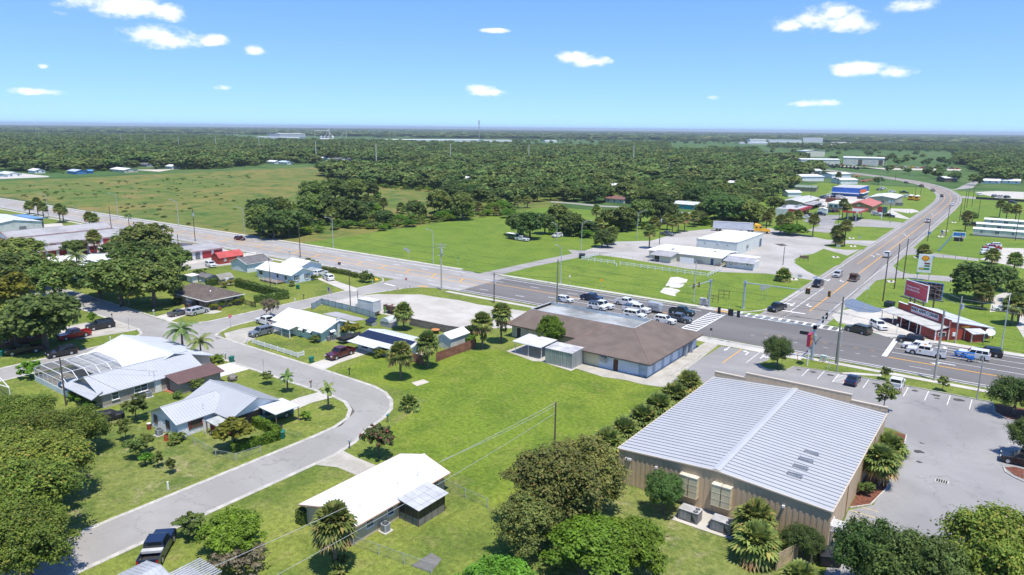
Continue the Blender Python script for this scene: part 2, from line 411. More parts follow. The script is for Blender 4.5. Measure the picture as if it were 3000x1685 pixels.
# crosswalks
def ladder(u0,u1,v0,v1,n,along):
 for k in range(n):
  if along=='v':
   s=v0+(v1-v0)*(k+.25)/n;MB().quad((u0+.2,s,.028),(u1-.2,s,.028),(u1-.2,s+.62,.028),(u0+.2,s+.62,.028)).obj('crosswalk_bar',WHITEP,hw)
  else:
   s=u0+(u1-u0)*(k+.25)/n;MB().quad((s,v0+.2,.028),(s+.62,v0+.2,.028),(s+.62,v1-.2,.028),(s,v1-.2,.028)).obj('crosswalk_bar',WHITEP,hw)
 if along=='v':
  for uu in(u0,u1):dash(v0,v1,uu,.28,name='crosswalk_line',ax='v',z=.0285)
 else:
  for vv in(v0,v1):dash(u0,u1,vv,.28,name='crosswalk_line',z=.0285)
ladder(-57.6,-54.2,141.6,159.4,11,'v')
# --- cross road (runs along Y, then bends left)
br=link('cross_road',None);tag(br,'two lane cross road with turn lane bending away at upper right','road',kind='structure');br.empty_display_size=.5
CP=[(-40.7,160),(-40.7,300),(-40.9,420),(-41.4,480),(-42.8,530),(-46.5,570),(-52,604),(-62,648),(-80,700),(-103,742),(-141,797),(-190,858),(-247,940),(-330,1065),(-420,1200)]
def smooth_path(P,n=6):
 out=[]
 for k in range(len(P)-1):
  p0,p1,p2,p3=P[max(k-1,0)],P[k],P[k+1],P[min(k+2,len(P)-1)]
  for j in range(n):
   t=j/n
   out.append(tuple(.5*((2*p1[i])+(-p0[i]+p2[i])*t+(2*p0[i]-5*p1[i]+4*p2[i]-p3[i])*t*t+(-p0[i]+3*p1[i]-3*p2[i]+p3[i])*t**3)for i in(0,1)))
 return out+[P[-1]]
def offset(P,d):
 out=[]
 for k,p in enumerate(P):
  a,b=P[max(k-1,0)],P[min(k+1,len(P)-1)]
  t=Vector((b[0]-a[0],b[1]-a[1])).normalized();out.append((p[0]+t.y*d,p[1]-t.x*d))
 return out
def ribbon(P,d0,d1,z,name,mat,parent=None,z1=None):
 A,B=offset(P,d0),offset(P,d1);mb=MB()
 for k in range(len(P)-1):
  mb.quad((*A[k],z),(*A[k+1],z),(*B[k+1],z),(*B[k],z))
 mb2=MB();mb2.v=mb.v;mb2.f=[f if True else f for f in mb.f];mb2.m=mb.m
 o=mb2.obj(name,mat,parent)
 me=o.data
 if me.polygons[0].normal.z<0:me.flip_normals()
 return o
CPS=smooth_path(CP)
ribbon(CPS,-7.2,7.6,.012,'shoulder_pavement',ASPH_OLD,br)
ribbon(CPS,-6.3,6.3,.017,'pavement',ASPH_B,br)
L1=[p for p in CPS if p[1]>171]
ribbon(L1,-5.65,-5.5,.024,'edge_line',WHITEP,br);ribbon(L1,5.4,5.55,.024,'edge_line',WHITEP,br)
ribbon([p for p in CPS if p[1]>172],1.25,1.5,.024,'yellow_line',YELP,br)
ribbon([p for p in CPS if p[1]>232],-2.4,-2.2,.024,'yellow_line',YELP,br)
dash(172,205,-42.9,.16,name='lane_line',ax='v',z=.024,parent=br)
for k in range(5):dash(164+1.7*k,164.8+1.7*k,-42.6+.15*k,.14,name='guide_dash',ax='v',z=.03,parent=br)
MB().quad((-46.2,171.6,.025),(-39.4,171.6,.025),(-39.4,172.3,.025),(-46.2,172.3,.025)).obj('stop_line',WHITEP,br)
ladder(-52.5,-28.9,160.9,164.2,13,'u')
def arrow(u,v,rot,kind='straight',s=1.0,parent=None,z=.029):
 sh={'straight':[(-.1,-1.4),(.1,-1.4),(.1,.5),(.4,.4),(0,1.4),(-.4,.4),(-.1,.5)],
  'left':[(-.1,-1.4),(.12,-1.4),(.12,.3),(-.6,.75),(-.55,1.15),(-1.15,.55),(-.5,.1),(-.52,.4),(-.1,.1)],
  'both':[(-.1,-1.4),(.1,-1.4),(.1,-.3),(.55,-.1),(.5,-.45),(1.1,.05),(.6,.6),(.6,.25),(.1,.05),(.1,.5),(.4,.4),(0,1.4),(-.4,.4),(-.1,.5)]}[kind]
 c,s_=cos(rot),sin(rot)
 pts=[(u+(x*c-y*s_)*s,v+(x*s_+y*c)*s)for x,y in sh]
 return sheet('painted_arrow',pts,z,WHITEP,'','',parent=parent or hw)
for code,rot,kd,s,par in(('h250,660',pi,'both',1.5,br),('h390,668',pi,'left',1.4,br),('h610,415',pi,'both',1.3,br),('h725,422',pi,'left',1.2,br),('h1070,175',0,'left',1.2,br),('h1095,155',pi,'left',1.2,br),
  ('h1745,1250',pi/2,'left',1.6,hw),('h1775,1105',pi/2,'both',1.4,hw),('g990,605',-pi/2,'left',1.5,hw),('d1375,1220',0,'left',1.2,br),('d1380,1238',pi,'left',1.2,br),('d1660,1020',0,'left',1.3,br),('d1650,1030',pi,'left',1.3,br)):
 u,v=G(code);arrow(u,v,rot,kd,s,par,.032)
# --- kerbs, verges and pavements along the highway
sw=link('pavements',None);tag(sw,'concrete footpaths and kerbs along both sides of the highway','pavement',kind='structure')
def kerbline(P,w=.42,h=.13,parent=None,name='kerb',mat=None,z0=-.01):
 P=GL(P);A,B=offset(P,-w/2),offset(P,w/2);mb=MB()
 for k in range(len(P)-1):
  q=[A[k],A[k+1],B[k+1],B[k]]
  mb.prism(q,z0,h)
 return mb.obj(name,mat or KERB,parent or sw)
kerbline([(u,vfar(u)+.1)for u in US[:-1]]+[(-137,161.1),(-131,161.1)],h=.12)
kerbline([(-123,161.2),(-66,161.2),(-60,161.4)],h=.12)
kerbline([(-560,139.4),(-150,139.4),(-146,138.4),(-143,135.6),(-142,131)],h=.12)
kerbline([(-133,128),(-132.4,132.5),(-130,136.5),(-126,138.6),(-122,139.4),(-52,139.4)],h=.12)
kerbline([(-34,139.2),(80,139.2)],h=.12)
kerbline([(-12,163.6),(80,163.8)],h=.12)
kerbline([(-29,174),(-26.5,170),(-22.5,166.2),(-17,164.2),(-12,163.6)],h=.03)
kerbline([(-61,161.5),(-55,163),(-50.5,165.8),(-48.2,170),(-47.4,178),(-47.2,196)],h=.03,w=.7)
strip('footpath',US,lambda u:vfar(u)+1.0,lambda u:vfar(u)+2.6,.035,CONC,sw)
strip('footpath',[-123,-90,-62],162.6,164.2,.035,CONC,sw)
strip('footpath',[-62,-54],161.6,164.6,.034,CONC,sw)
strip('footpath',[-121,-85,-52],136.6,138.1,.035,CONC,sw)
strip('footpath',[-52,-31],135.2,139.2,.036,CONC,sw)
strip('footpath',[-31,20,80],136.5,138.0,.035,CONC,sw)
strip('footpath',[-14,20,80],163.9,166.0,.035,CONC,sw)
strip('footpath',[-560,-300,-150],136.6,138.0,.035,CONC,sw)
MB().quad((-57.5,161.7,.04),(-53.5,161.7,.04),(-53.5,162.7,.04),(-57.5,162.7,.04)).obj('tactile_pad',YELP,sw)
MB().quad((-148,136.4,.04),(-145.4,135.2,.04),(-145,136.0,.04),(-147.6,137.4,.04)).obj('tactile_pad',YELP,sw)
MB().quad((-131,137.0,.04),(-128.6,138.0,.04),(-129,138.8,.04),(-131.4,137.8,.04)).obj('tactile_pad',YELP,sw)
# --- local streets
ls=link('side_street',None);tag(ls,'pale worn residential street running down from the highway and round the bend','street',kind='structure')
def poly(name,pts,z,mat,parent):return sheet(name,pts,z,mat,'','',parent=parent)
poly('pavement',[(-142.6,139.6),(-142.0,60),(-141.5,0),(-135,0),(-135,62),(-134,66),(-131.5,69),(-129,70),(-129,77),(-132.3,78.6),(-134.6,83),(-135.1,90),(-135,122),(-133.4,128),(-132.0,134),(-128,138.6),(-122,139.6),(-148,139.6)],.016,ASPH_OLD,ls)
arc_o=[(-84,76.8),(-80.5,76),(-77.2,74.2),(-74.6,71.6),(-73,68.4),(-72,64.5),(-70,60),(-69.2,56)]
arc_i=[(-76,58),(-76.2,62),(-77.2,65.2),(-79.4,67.7),(-82.4,69.3),(-86,69.8)]
poly('pavement',[(-131,69.8),(-131,77.0)]+[(-100,76.9)]+arc_o+[(-69.2,-5),(-76.2,-5)]+arc_i,.0165,ASPH_OLD,ls)
poly('pavement',[(-215,76.5),(-190,77.3),(-150,77.0),(-144,79),(-142,82),(-139,82),(-139,66),(-142,66),(-144.5,69.2),(-148,70.4),(-183,71),(-215,70.5)],.0168,ASPH_OLD,ls)
gut=.38
kerbline([(-131,77.3),(-100,77.2)]+arc_o+[(-69.0,-5)],.6,.05,ls,'gutter_kerb')
kerbline([(-76.4,-5)]+arc_i+[(-127,69.6),(-131,69.0),(-133.8,66.3),(-134.9,62),(-134.9,0)],.6,.05,ls,'gutter_kerb')
kerbline([(-131,77.3),(-132.6,79),(-134.8,83),(-135.2,90),(-135.1,122),(-133.6,128)],.6,.05,ls,'gutter_kerb')
kerbline([(-142,131),(-142.2,90),(-142.2,83),(-143.6,79.4),(-147,77.5),(-190,77.6),(-215,77)],.6,.05,ls,'gutter_kerb')
kerbline([(-215,70.3),(-183,70.8),(-148,70.2),(-144.2,68.9),(-142.2,65.5),(-142,0)],.6,.05,ls,'gutter_kerb')
MB().quad((-140.6,133.6,.026),(-136.2,133.2,.026),(-136.2,133.8,.026),(-140.6,134.2,.026)).obj('stop_line',WHITEP,ls)
poly('asphalt_patch',[G(c)for c in 'e2150,970 e2220,960 e2250,1000 e2180,1015'.split()],.022,ASPH_B,ls)
# leaf litter and silt in the gutter of the bend
poly('gutter_silt',[G(c)for c in 'j2000,560 j2110,610 j2170,670 j2195,710 j2130,780 j2060,850 j2010,870 j2100,790 j2140,720 j2120,650 j2060,600'.split()],.024,M('dark_silt',(.10,.085,.07),.95,.35,1.2),ls)
# --- drives and slabs (concrete, one each)
def drive(pts,z,mat,label,name='driveway',cat='driveway'):return sheet(name,pts,z,mat,label,cat)
drive([(-113.9,64.5),(-113.4,69.9),(-107.6,69.9),(-108.1,62.8)],.022,CONC_W,'bright new concrete driveway beside the brown roofed shed')
drive([(-101.4,77.2),(-97.0,77.4),(-97.8,81),(-97.9,89),(-101.6,89),(-101.6,81)],.022,CONC,'concrete driveway under the burgundy pickup')
drive([(-131.3,79.4),(-131.6,84),(-130.4,88),(-124.2,88),(-123.8,83),(-121.8,77.6),(-127,77.3)],.022,CONC_D,'stained concrete driveway in front of the mint green house')
drive([(-69.3,52.6),(-69.3,57.6),(-66.4,57.3),(-59,57.3),(-59,54),(-66.2,54)],.022,CONC_D,'concrete driveway to the long white roofed house')
drive([(-155.2,77.2),(-155.6,80),(-159,88),(-147.5,89.3),(-147.5,87),(-151.5,84),(-150,80),(-148.6,77.2)],.022,CONC,'concrete driveway under the silver minivan')
drive([(-162,66),(-158,70),(-148.4,70.2),(-147.6,69.3),(-149.5,60.5),(-152,58),(-162,58)],.022,CONC_D,'concrete driveway beneath the big oak with a black wagon parked')
drive([(-89,69.7),(-85.4,69.7),(-86.2,66),(-85.8,60.4),(-89,60.4),(-89.6,66)],.022,CONC,'concrete driveway leading to the white house carport')
drive('f950,400 f1050,390 f1370,500 f1340,530 f1240,520',.022,CONC,'sandy concrete driveway beside the pale blue house')
drive('l1560,1350 l1765,1220 l1870,1285 l1760,1420',.022,M('old_slab',(.17,.165,.155),.9,.15,1),'old grey concrete slab behind the chain link fence','concrete_slab','slab')
drive([(-110.6,54.4),(-106.2,55.2),(-106.2,56.4),(-110.6,55.6)],.03,M('brick_paving',(.36,.13,.07),.9,.2,4),'small red brick step pad at the white door','step_pad','paving')
sheet('limerock_lot','f1080,640 f1300,590 f1400,572 f1560,555 f1850,560 f2000,560 f2150,585 f2400,620 f2576,660 g560,740 g450,900 g120,900 f2576,945 f2400,900 f1900,825 f1370,700',.014,GRAVEL,'pale bare limerock lot beside the box truck','lot')
sheet('side_lane',[(-129,161),(-126.9,194),(-125.5,208),(-131,214),(-116,219),(-117,210),(-120,202),(-122.8,180),(-123,161)],.016,ASPH_OLD,'narrow asphalt lane from the highway to the white store','lane')
sheet('truck_yard','c600,1443 c700,1400 c1000,1300 c1400,1290 c1700,1200 c2000,1170 c2300,1180 d0,1160 d600,1280 d1050,1290 h1100,20 h940,100 h800,170 h560,100 h350,200 h260,240 h400,330 h540,400 h470,420 h0,350 g2450,335 g2100,300 g1500,200 g1240,165 g1000,150',.012,DIRTL,'worn asphalt truck yard around the white roofed store','yard')
sheet('yard_island','h260,215 h330,170 h480,148 h650,150 h800,190 h720,260 h600,298 h450,290 h320,260',.02,LAWN2,'oval grass island in the truck yard with a low sign frame','lawn')
sheet('yard_island','s930,1370 s1100,1340 s1400,1345 s1670,1385 s1600,1440 s1300,1443 s1100,1420',.02,LAWN2,'grass island with a tall palm clump by the truck yard mouth','lawn')
sheet('corner_apron','h640,770 h720,720 h900,700 h1270,720 h1330,860 h1600,950 h1620,1000 h1190,985 h860,880 h700,840',.018,CONC,'pale concrete apron at the corner in front of the red store','apron')
sheet('puddle','h770,620 h850,600 h960,640 h1090,690 h1240,710 h1060,745 h900,735 h780,690',.022,WATER,'rain puddle on the corner by the red store','puddle')
sheet('puddle','h450,385 h510,370 h490,395 h455,400',.02,WATER,'small puddle at the truck yard mouth','puddle')
sheet('puddle','d60,1320 d150,1320 d200,1340 d130,1345',.02,M('wet_mud',(.13,.10,.08),.3),'muddy puddle in the truck yard','puddle')
sheet('gas_station_drive',[G(c)for c in 'h1140,300 h1240,240 h1290,310 h1400,350 h1860,380 h1860,435 h1500,405 h1380,395 h1200,400 h1080,420 h1000,450'.split()],.018,ASPH_OLD,'asphalt entrance drive in front of the yellow shell price sign','drive')
sheet('dealer_drive',[G(c)for c in 'h1420,80 h1520,110 h1640,140 h2120,200 h2120,225 h1640,180 h1480,160 h1300,170'.split()],.018,ASPH_OLD,'long driveway crossing the grass behind the price sign','drive')
sheet('dealer_lot',[G(c)for c in 'h2120,205 h2330,160 h2360,90 h2576,95 h2576,300 h2300,240'.split()],.019,CONC,'pale concrete lot where white pickups are parked','lot')
sheet('lot',[G(c)for c in 'h2260,580 h2576,470 h2576,1000 h2500,880 h2530,790 h2480,700 h2230,740'.split()],.018,CONC,'pale parking apron behind the oak at right','lot')
sheet('abandoned_forecourt',[(-62.4,105.2),(-56,104.2),(-52,105.2),(-49.0,105.0),(-45.0,106.0),(-45.8,112),(-46.2,124),(-46.8,135.4),(-49.5,135.4),(-49.8,127),(-49.6,108),(-63,109.4)],.018,CONC_D,'weathered concrete apron around the abandoned brown roofed building','apron')
sheet('carport_slab',[(-78,105.6),(-70.5,103.8),(-67.8,105.2),(-68,110),(-77.5,114.5)],.018,CONC_D,'stained slab beneath the rusty carport','slab')
sheet('utility_shed_slab',[(-68.6,104.4),(-62.0,103.4),(-61.9,104.2),(-62.3,108.5),(-68.2,108.5)],.03,CONC,'pale slab beneath the corrugated metal shed','slab')
# --- car park of the tan building
pk=link('car_park',None);tag(pk,'grey asphalt car park wrapping round the tan metal building','car park',kind='structure')
poly('pavement',[(-46.4,106.2),(-46.0,134.6),(-36.2,135.2),(-35.9,131.2),(-36.6,128.4),(-34.8,126.2),(-32.2,126.2),(-31.0,130.4),(-23,131.6),(-0.6,131.6),(0.4,127),(8,124),(40,124),(40,62),(-11,62),(-12,82),(-9.9,85),(-9.4,100),(-10.2,109.5),(-12,110.4),(-38,110.4)],.018,ASPH_LOT,pk)
kerbline([(-46.9,112),(-46.9,135.2)],.16,.15,pk)
kerbline([(-35.7,131.6),(-36.7,128.4),(-35.9,126.6),(-34.4,125.9),(-32.4,126.0),(-31.4,127.4),(-30.9,130.5),(-23,131.7),(-0.6,131.8),(-0.2,127.2),(1.5,125),(8,123.8),(30,123.6)],.16,.15,pk)
kerbline([(-12.0,82.6),(-10.2,84.8),(-9.4,90),(-9.2,100),(-9.8,109.3)],.16,.15,pk)
poly('planting_bed',[(-12.0,82.6),(-10.2,84.8),(-9.4,90),(-9.2,100),(-9.8,109.3),(-12.0,109.3)],.05,MULCH,pk)
poly('planting_bed',[(-0.2,131.6),(0,127.2),(1.5,125.2),(8,124),(30,123.8),(30,131.6)],.05,MULCH,pk)
poly('grass_verge',[(-23,131.9),(-0.4,131.9),(-.4,136.4),(-23,136.4)],.012,GRASS,pk)
poly('planting_bed',[G(c)for c in 'o2380,1270 o2480,1265 o2576,1290 o2576,1390 o2480,1350'.split()],.05,MULCH,pk)
kerbline('o2365,1265 o2390,1320 o2470,1370 o2576,1420',.16,.15,pk)
poly('footpath',[G(c)for c in 'h740,1345 h870,1345 h1120,1365 h1130,1330 h1160,1335 h1140,1385 h860,1368 h760,1365'.split()],.03,CONC,pk)
for code in('o400,290','o555,315','o705,340','o1005,400','o1200,438','o1405,475','o1610,517','o1830,560','o2050,598'):
 u,v=G(code);dash(131.3-5.2,131.3,u,.11,name='bay_line',ax='v',z=.024,parent=pk)
u0,u1=G('o705,345')[0],G('o805,360')[0]
for k in range(6):MB().quad((u0,126.4+k*.8,.024),(u1,126.8+k*.8,.024),(u1,127.0+k*.8,.024),(u0,126.6+k*.8,.024)).obj('bay_hatching',WHITEP,pk)
dash(126.4,131.3,u1,.11,name='bay_line',ax='v',z=.024,parent=pk)
for c0,c1 in(('o2440,880','o2576,905'),('o2415,1025','o2540,1045'),('o2385,1178','o2460,1190')):
 a,b=G(c0),G(c1);dash(a[0],b[0],(a[1]+b[1])/2,.11,name='bay_line',z=.024,parent=pk)
for a,b in(('p860,735','p1110,815'),('p820,790','p1100,870'),('p820,850','p1080,935'),('p800,905','p1040,985'),('p770,960','p1030,1040'),('p690,1015','p1000,1050'),('p640,1070','p1000,1115')):
 A,B=G(a),G(b);dash(A[0],B[0],A[1],.12,YELPF,'bay_line',z=.024,parent=pk)
dash(G('q340,1218')[1],G('q605,1015')[1],G('q480,1110')[0],.18,YELP,'yellow_line','v',.024,pk)
dash(G('q685,1220')[1],G('q865,1060')[1],G('q780,1135')[0],.12,WHITEP,'lane_line','v',.024,pk)
for code,rot,kd in(('q400,1008',pi,'straight'),('q705,1068',0,'left'),('q920,1120',0,'both')):
 u,v=G(code);arrow(u,v,rot,kd,1.1,pk,.024)
poly('dock_slab',[G(c)for c in 'p650,1065 p1010,1150 p980,1320 p660,1235'.split()],.026,CONC,pk)
STAIN=M('oil_stain',(.075,.065,.06),.8,.3,2)
for code,r in(('o460,310',.8),('o310,288',.6),('o630,343',.8),('o1085,430',.7),('o1480,500',.7),('o1690,545',.8),('o1920,592',.9),('o1700,575',.5),('o1510,1110',.8),('o1520,1215',.55),('o1550,1028',.4)):
 u,v=G(code);rr=random.Random(code)
 poly('oil_stain',[(u+cos(t)*r*rr.uniform(.5,1.1),v+sin(t)*r*.8*rr.uniform(.5,1.1))for t in[k*pi/6 for k in range(12)]],.0225,STAIN,pk)
gr=thing('storm_drain','square iron storm drain grate in the grey car park','drain',(*G('o1750,1412'),.02))
mbd=MB();mbd.box(-.75,.75,-.55,.55,0,.03);mbd.obj('drain_frame',KERB,gr)
for k in range(5):MX(-.6+.25*k,-.44+.25*k,-.42,.42,.03,.055).obj('drain_bar',M('iron',(.03,.03,.03),.6,.1,2),gr)
# bare patches: sand, worn ground
SG=M('white_sand_patch',(.60,.57,.53),.95,.12,.8)
for codes,lab in(('r590,890 r700,885 r850,925 r830,965 r720,985 r800,990 r780,1025 r720,1050 r560,1040 r600,1020 r510,1020 r550,960','upper half of the white sand patch in the mown field'),
    ('r490,1045 r600,1050 r720,1080 r735,1095 r660,1140 r670,1175 r600,1165 r540,1150 r430,1115 r460,1080','lower half of the white sand patch in the mown field')):
 sheet('sand_patch',codes,.016,SG,lab,'sand')
sheet('concrete_cover','z1205,1122 z1240,1112 z1258,1120 z1222,1132',.02,SAND,'small pale bare patch in the vacant lot by the curved street','patch')
# gas station and shop forecourts at upper right
sheet('forecourt','s640,1120 s900,1030 s1120,1010 s1450,970 s1500,930 s1740,935 s2250,985 s2190,1080 s1480,1050 s1400,1060 s1000,1160',.02,ASPH_OLD,'grey forecourt in front of the fuel canopy','forecourt')
sheet('forecourt','s580,960 s850,860 s1250,865 s1130,960 s1100,1030 s900,1040',.021,ASPH_LOT,'dark asphalt lot beside the small red fronted store','forecourt')
sheet('forecourt','s2050,750 s2420,760 s2500,780 s2540,810 s2360,830 s2100,790 s2250,860 s2380,920 s2330,930 s1970,870',.02,CONC,'pale concrete driveway of the used car lot','forecourt')
sheet('forecourt','s880,560 s1100,540 s1700,560 s1740,640 s1330,660 s1060,700 s870,780 s840,680',.018,CONC,'pale crowded lot between the tan shops','forecourt')
sheet('storage_yard','a380,1130 a620,1110 a640,1140 a520,1170 a400,1165',.02,CONC,'pale concrete yard beside the storage sheds','yard')
sheet('storage_drive',[(-300,84),(-262,84),(-262,96),(-200,108),(-196,132),(-230,140),(-300,132)],.01,DIRTL,'grey service drive around the red door storage sheds','drive')
sheet('shed_apron','e1830,245 e2230,180 e2576,130 e2576,170 e2300,210 e1850,262',.016,CONC,'concrete strip in front of the red door storage shed','apron')
# ================================================================== BUILDINGS
WRF=M('white_metal_roof',(.78,.78,.77),.45,.03,.5,spec=.4)
GALV=M('galvanised_roof',(.62,.65,.69),.42,.06,.35,metal=.25,dirt=.12)
GALV2=M('silver_metal_roof',(.455,.47,.485),.5,.03,.25,metal=.1)
WTR=M('white_trim',(.78,.78,.76),.55,.04,.6)
WWL=M('white_siding',(.74,.75,.75),.6,.06,.5,dirt=.15)
TAN_METAL=M('tan_metal_siding',(.54,.41,.27),.5,.05,.3,spec=.3)
TAN_DARK=M('tan_metal_joint',(.30,.24,.165),.55,.05,.3)
TAN_TRIM=M('tan_trim',(.56,.48,.38),.55,.05,.4)
CREAM=M('cream_duct_paint',(.62,.55,.37),.55,.06,.6,dirt=.15)
BEIGE=M('beige_stucco',(.50,.43,.33),.85,.06,.6,dirt=.1)
BROWNGREY=M('taupe_siding',(.33,.30,.265),.75,.08,.5)
MINT=M('mint_green_stucco',(.52,.66,.57),.8,.05,.5,dirt=.1)
PALEBLUE=M('pale_blue_siding',(.72,.76,.78),.65,.05,.4)
BLUEWALL=M('weathered_blue_paint',(.55,.63,.72),.85,.07,.5,dirt=.35)
BLUEPANEL=M('faded_blue_panel',(.36,.46,.56),.85,.2,1.6)
YELLOWWALL=M('faded_yellow_paint_wall',(.62,.57,.38),.85,.06,.5,dirt=.2)
REDWALL=M('barn_red_boards',(.33,.055,.035),.75,.12,.9)
RED=M('red_painted_metal',(.36,.03,.035),.5,.08,.6)
SHINGLE=M('brown_shingles',(.150,.117,.097),.92,.10,.3,c2=(.175,.135,.112),bmp=.4)
SHINGLE2=M('dark_brown_shingles',(.125,.10,.085),.92,.2,.9,bmp=.4)
SHINGLE_G=M('grey_shingles',(.15,.145,.145),.92,.2,1.2,bmp=.4)
GREYROOF=M('weathered_grey_roof',(.34,.335,.34),.8,.12,.15,dirt=.2)
FLATROOF=M('ponded_flat_roof',(.30,.315,.31),.7,.2,.16,c2=(.44,.455,.45),dirt=.9)
BROWNROOF=M('brown_metal_roof',(.16,.095,.085),.5,.06,.5)
GLASS=glassy('window_glass',(.035,.05,.06),.05)
DARKGLASS=glassy('screen_mesh_dark',(.022,.025,.024),.5)
BLACK=plain('black_paint',(.02,.02,.022),.5)
DKMETAL=M('grey_equipment',(.20,.20,.205),.55,.12,1.0)
CONDGREY=M('grey_condenser',(.33,.36,.39),.5,.1,1.0)
WOOD=M('weathered_wood',(.21,.17,.13),.9,.25,1.5)
FENCEWOOD=M('cedar_fence_boards',(.27,.12,.075),.9,.22,1.1)
DOORBROWN=M('brown_door',(.085,.04,.03),.6,.15,1)
STEEL=M('galvanised_steel',(.44,.46,.48),.45,.08,1,metal=.4)
BRICK=M('brown_brick',(.20,.10,.07),.9,.25,3)
def slope(parent,P,mat,rib=0.0,th=.1,name='roof_slope',rh=.045,rw=.06):
 """roof plane: P = eave start, eave end, ridge end, ridge start"""
 mb=MB();A,B,C,D=[Vector(p)for p in P]
 n=(B-A).cross(D-A).normalized()
 if n.z<0:n=-n;
 pts=[A,B,C,D]
 if(B-A).cross(D-A).z<0:pts=[D,C,B,A]
 mb.slab([tuple(p)for p in pts],th)
 if rib:
  L=max((B-A).length,(C-D).length);k=max(2,int(L/rib))
  for i in range(k+1):
   t=i/k;a=A.lerp(B,t);d=D.lerp(C,t)
   s=(B-A).normalized()*rw/2
   q=[a-s,a+s,d+s,d-s]
   if(q[1]-q[0]).cross(q[3]-q[0]).z<0:q=q[::-1]
   mb.slab([tuple(p+n*rh)for p in q],rh)
 return mb.obj(name,mat,parent)
def gable(parent,u0,u1,v0,v1,axis,ze,zr,wall,roof,ov=.5,rib=0.0,trim=None,gov=None,name='wall',ridge=None,walls=True):
 gov=ov if gov is None else gov
 if axis=='v':
  rc=(u0+u1)/2 if ridge is None else ridge;f=lambda a,b,z:(a,b,z);a0,a1,b0,b1=u0,u1,v0,v1
 else:
  rc=(v0+v1)/2 if ridge is None else ridge;f=lambda a,b,z:(b,a,z);a0,a1,b0,b1=v0,v1,u0,u1
 if walls:
  mb=MB()
  vs=[f(a0,b0,0),f(a1,b0,0),f(a1,b0,ze),f(rc,b0,zr),f(a0,b0,ze),f(a0,b1,0),f(a1,b1,0),f(a1,b1,ze),f(rc,b1,zr),f(a0,b1,ze)]
  mb.add(vs,[(0,1,2,3,4),(9,8,7,6,5),(1,6,7,2),(5,0,4,9)]);mb.obj(name,wall,parent)
 g=(zr-ze)/(rc-a0)*ov
 g1=(zr-ze)/(a1-rc)*ov
 up=.12
 slope(parent,[f(a0-ov,b0-gov,ze-g+up),f(a0-ov,b1+gov,ze-g+up),f(rc,b1+gov,zr+up),f(rc,b0-gov,zr+up)],roof,rib)
 slope(parent,[f(a1+ov,b0-gov,ze-g1+up),f(a1+ov,b1+gov,ze-g1+up),f(rc,b1+gov,zr+up),f(rc,b0-gov,zr+up)],roof,rib)
 mb=MB();mb.tube(f(rc,b0-gov-.02,zr+up+.02),f(rc,b1+gov+.02,zr+up+.02),.09,n=6);mb.obj('ridge_cap',roof,parent)
 if trim is not None:
  mb=MB()
  for bb in(b0-gov-.03,b1+gov+.03):
   for p,q in((f(a0-ov,bb,ze-g+up-.08),f(rc,bb,zr+up-.08)),(f(a1+ov,bb,ze-g1+up-.08),f(rc,bb,zr+up-.08))):mb.tube(p,q,.09,n=4)
  for aa,zz in((a0-ov-.03,ze-g+up-.08),(a1+ov+.03,ze-g1+up-.08)):mb.tube(f(aa,b0-gov,zz),f(aa,b1+gov,zz),.08,n=4)
  mb.obj('fascia',trim,parent)
def hiproof(parent,u0,u1,v0,v1,ze,zr,roof,ov=.5,inset=None,name='roof_slope'):
 u0-=ov;u1+=ov;v0-=ov;v1+=ov
 if u1-u0>v1-v0:
  i=inset or(v1-v0)/2;vc=(v0+v1)/2;R0,R1=(u0+i,vc,zr),(u1-i,vc,zr)
  fs=[[(u0,v0,ze),(u1,v0,ze),R1,R0],[(u1,v1,ze),(u0,v1,ze),R0,R1],[(u1,v0,ze),(u1,v1,ze),R1],[(u0,v1,ze),(u0,v0,ze),R0]]
 else:
  i=inset or(u1-u0)/2;uc=(u0+u1)/2;R0,R1=(uc,v0+i,zr),(uc,v1-i,zr)
  fs=[[(u0,v0,ze),(u1,v0,ze),R0],[(u1,v0,ze),(u1,v1,ze),R1,R0],[(u1,v1,ze),(u0,v1,ze),R1],[(u0,v1,ze),(u0,v0,ze),R0,R1]]
 for f in fs:MB().slab(f,.1).obj(name,roof,parent)
def fr(face,at):
 """maps (along, up, out) on a wall face to world"""
 return{'u+':lambda a,z,o:(at+o,a,z),'u-':lambda a,z,o:(at-o,a,z),'v+':lambda a,z,o:(a,at+o,z),'v-':lambda a,z,o:(a,at-o,z)}[face]
def wbox(mb,F,a0,a1,z0,z1,o0,o1,mi=0):
 p,q=F(a0,z0,o0),F(a1,z1,o1)
 mb.box(min(p[0],q[0]),max(p[0],q[0]),min(p[1],q[1]),max(p[1],q[1]),z0,z1,mi)
def window(parent,face,at,c,z0,w,h,frame=None,grid=(2,2),glass=None,name='window',fw=.07,sill=True):
 F=fr(face,at);frame=frame or WTR;mb=MB()
 for a0,a1,b0,b1 in((c-w/2-fw,c-w/2,z0-fw,z0+h+fw),(c+w/2,c+w/2+fw,z0-fw,z0+h+fw),(c-w/2,c+w/2,z0-fw,z0),(c-w/2,c+w/2,z0+h,z0+h+fw)):wbox(mb,F,a0,a1,b0,b1,0,.06)
 for i in range(1,grid[0]):x=c-w/2+w*i/grid[0];wbox(mb,F,x-.025,x+.025,z0,z0+h,0,.05)
 for i in range(1,grid[1]):z=z0+h*i/grid[1];wbox(mb,F,c-w/2,c+w/2,z-.025,z+.025,0,.045)
 o=mb.obj(name,frame,parent)
 mb=MB();wbox(mb,F,c-w/2,c+w/2,z0,z0+h,0,.025);mb.obj('pane',glass or GLASS,o)
 if sill:mb=MB();wbox(mb,F,c-w/2-.12,c+w/2+.12,z0-fw-.06,z0-fw,0,.14);mb.obj('sill',frame,o)
 return o
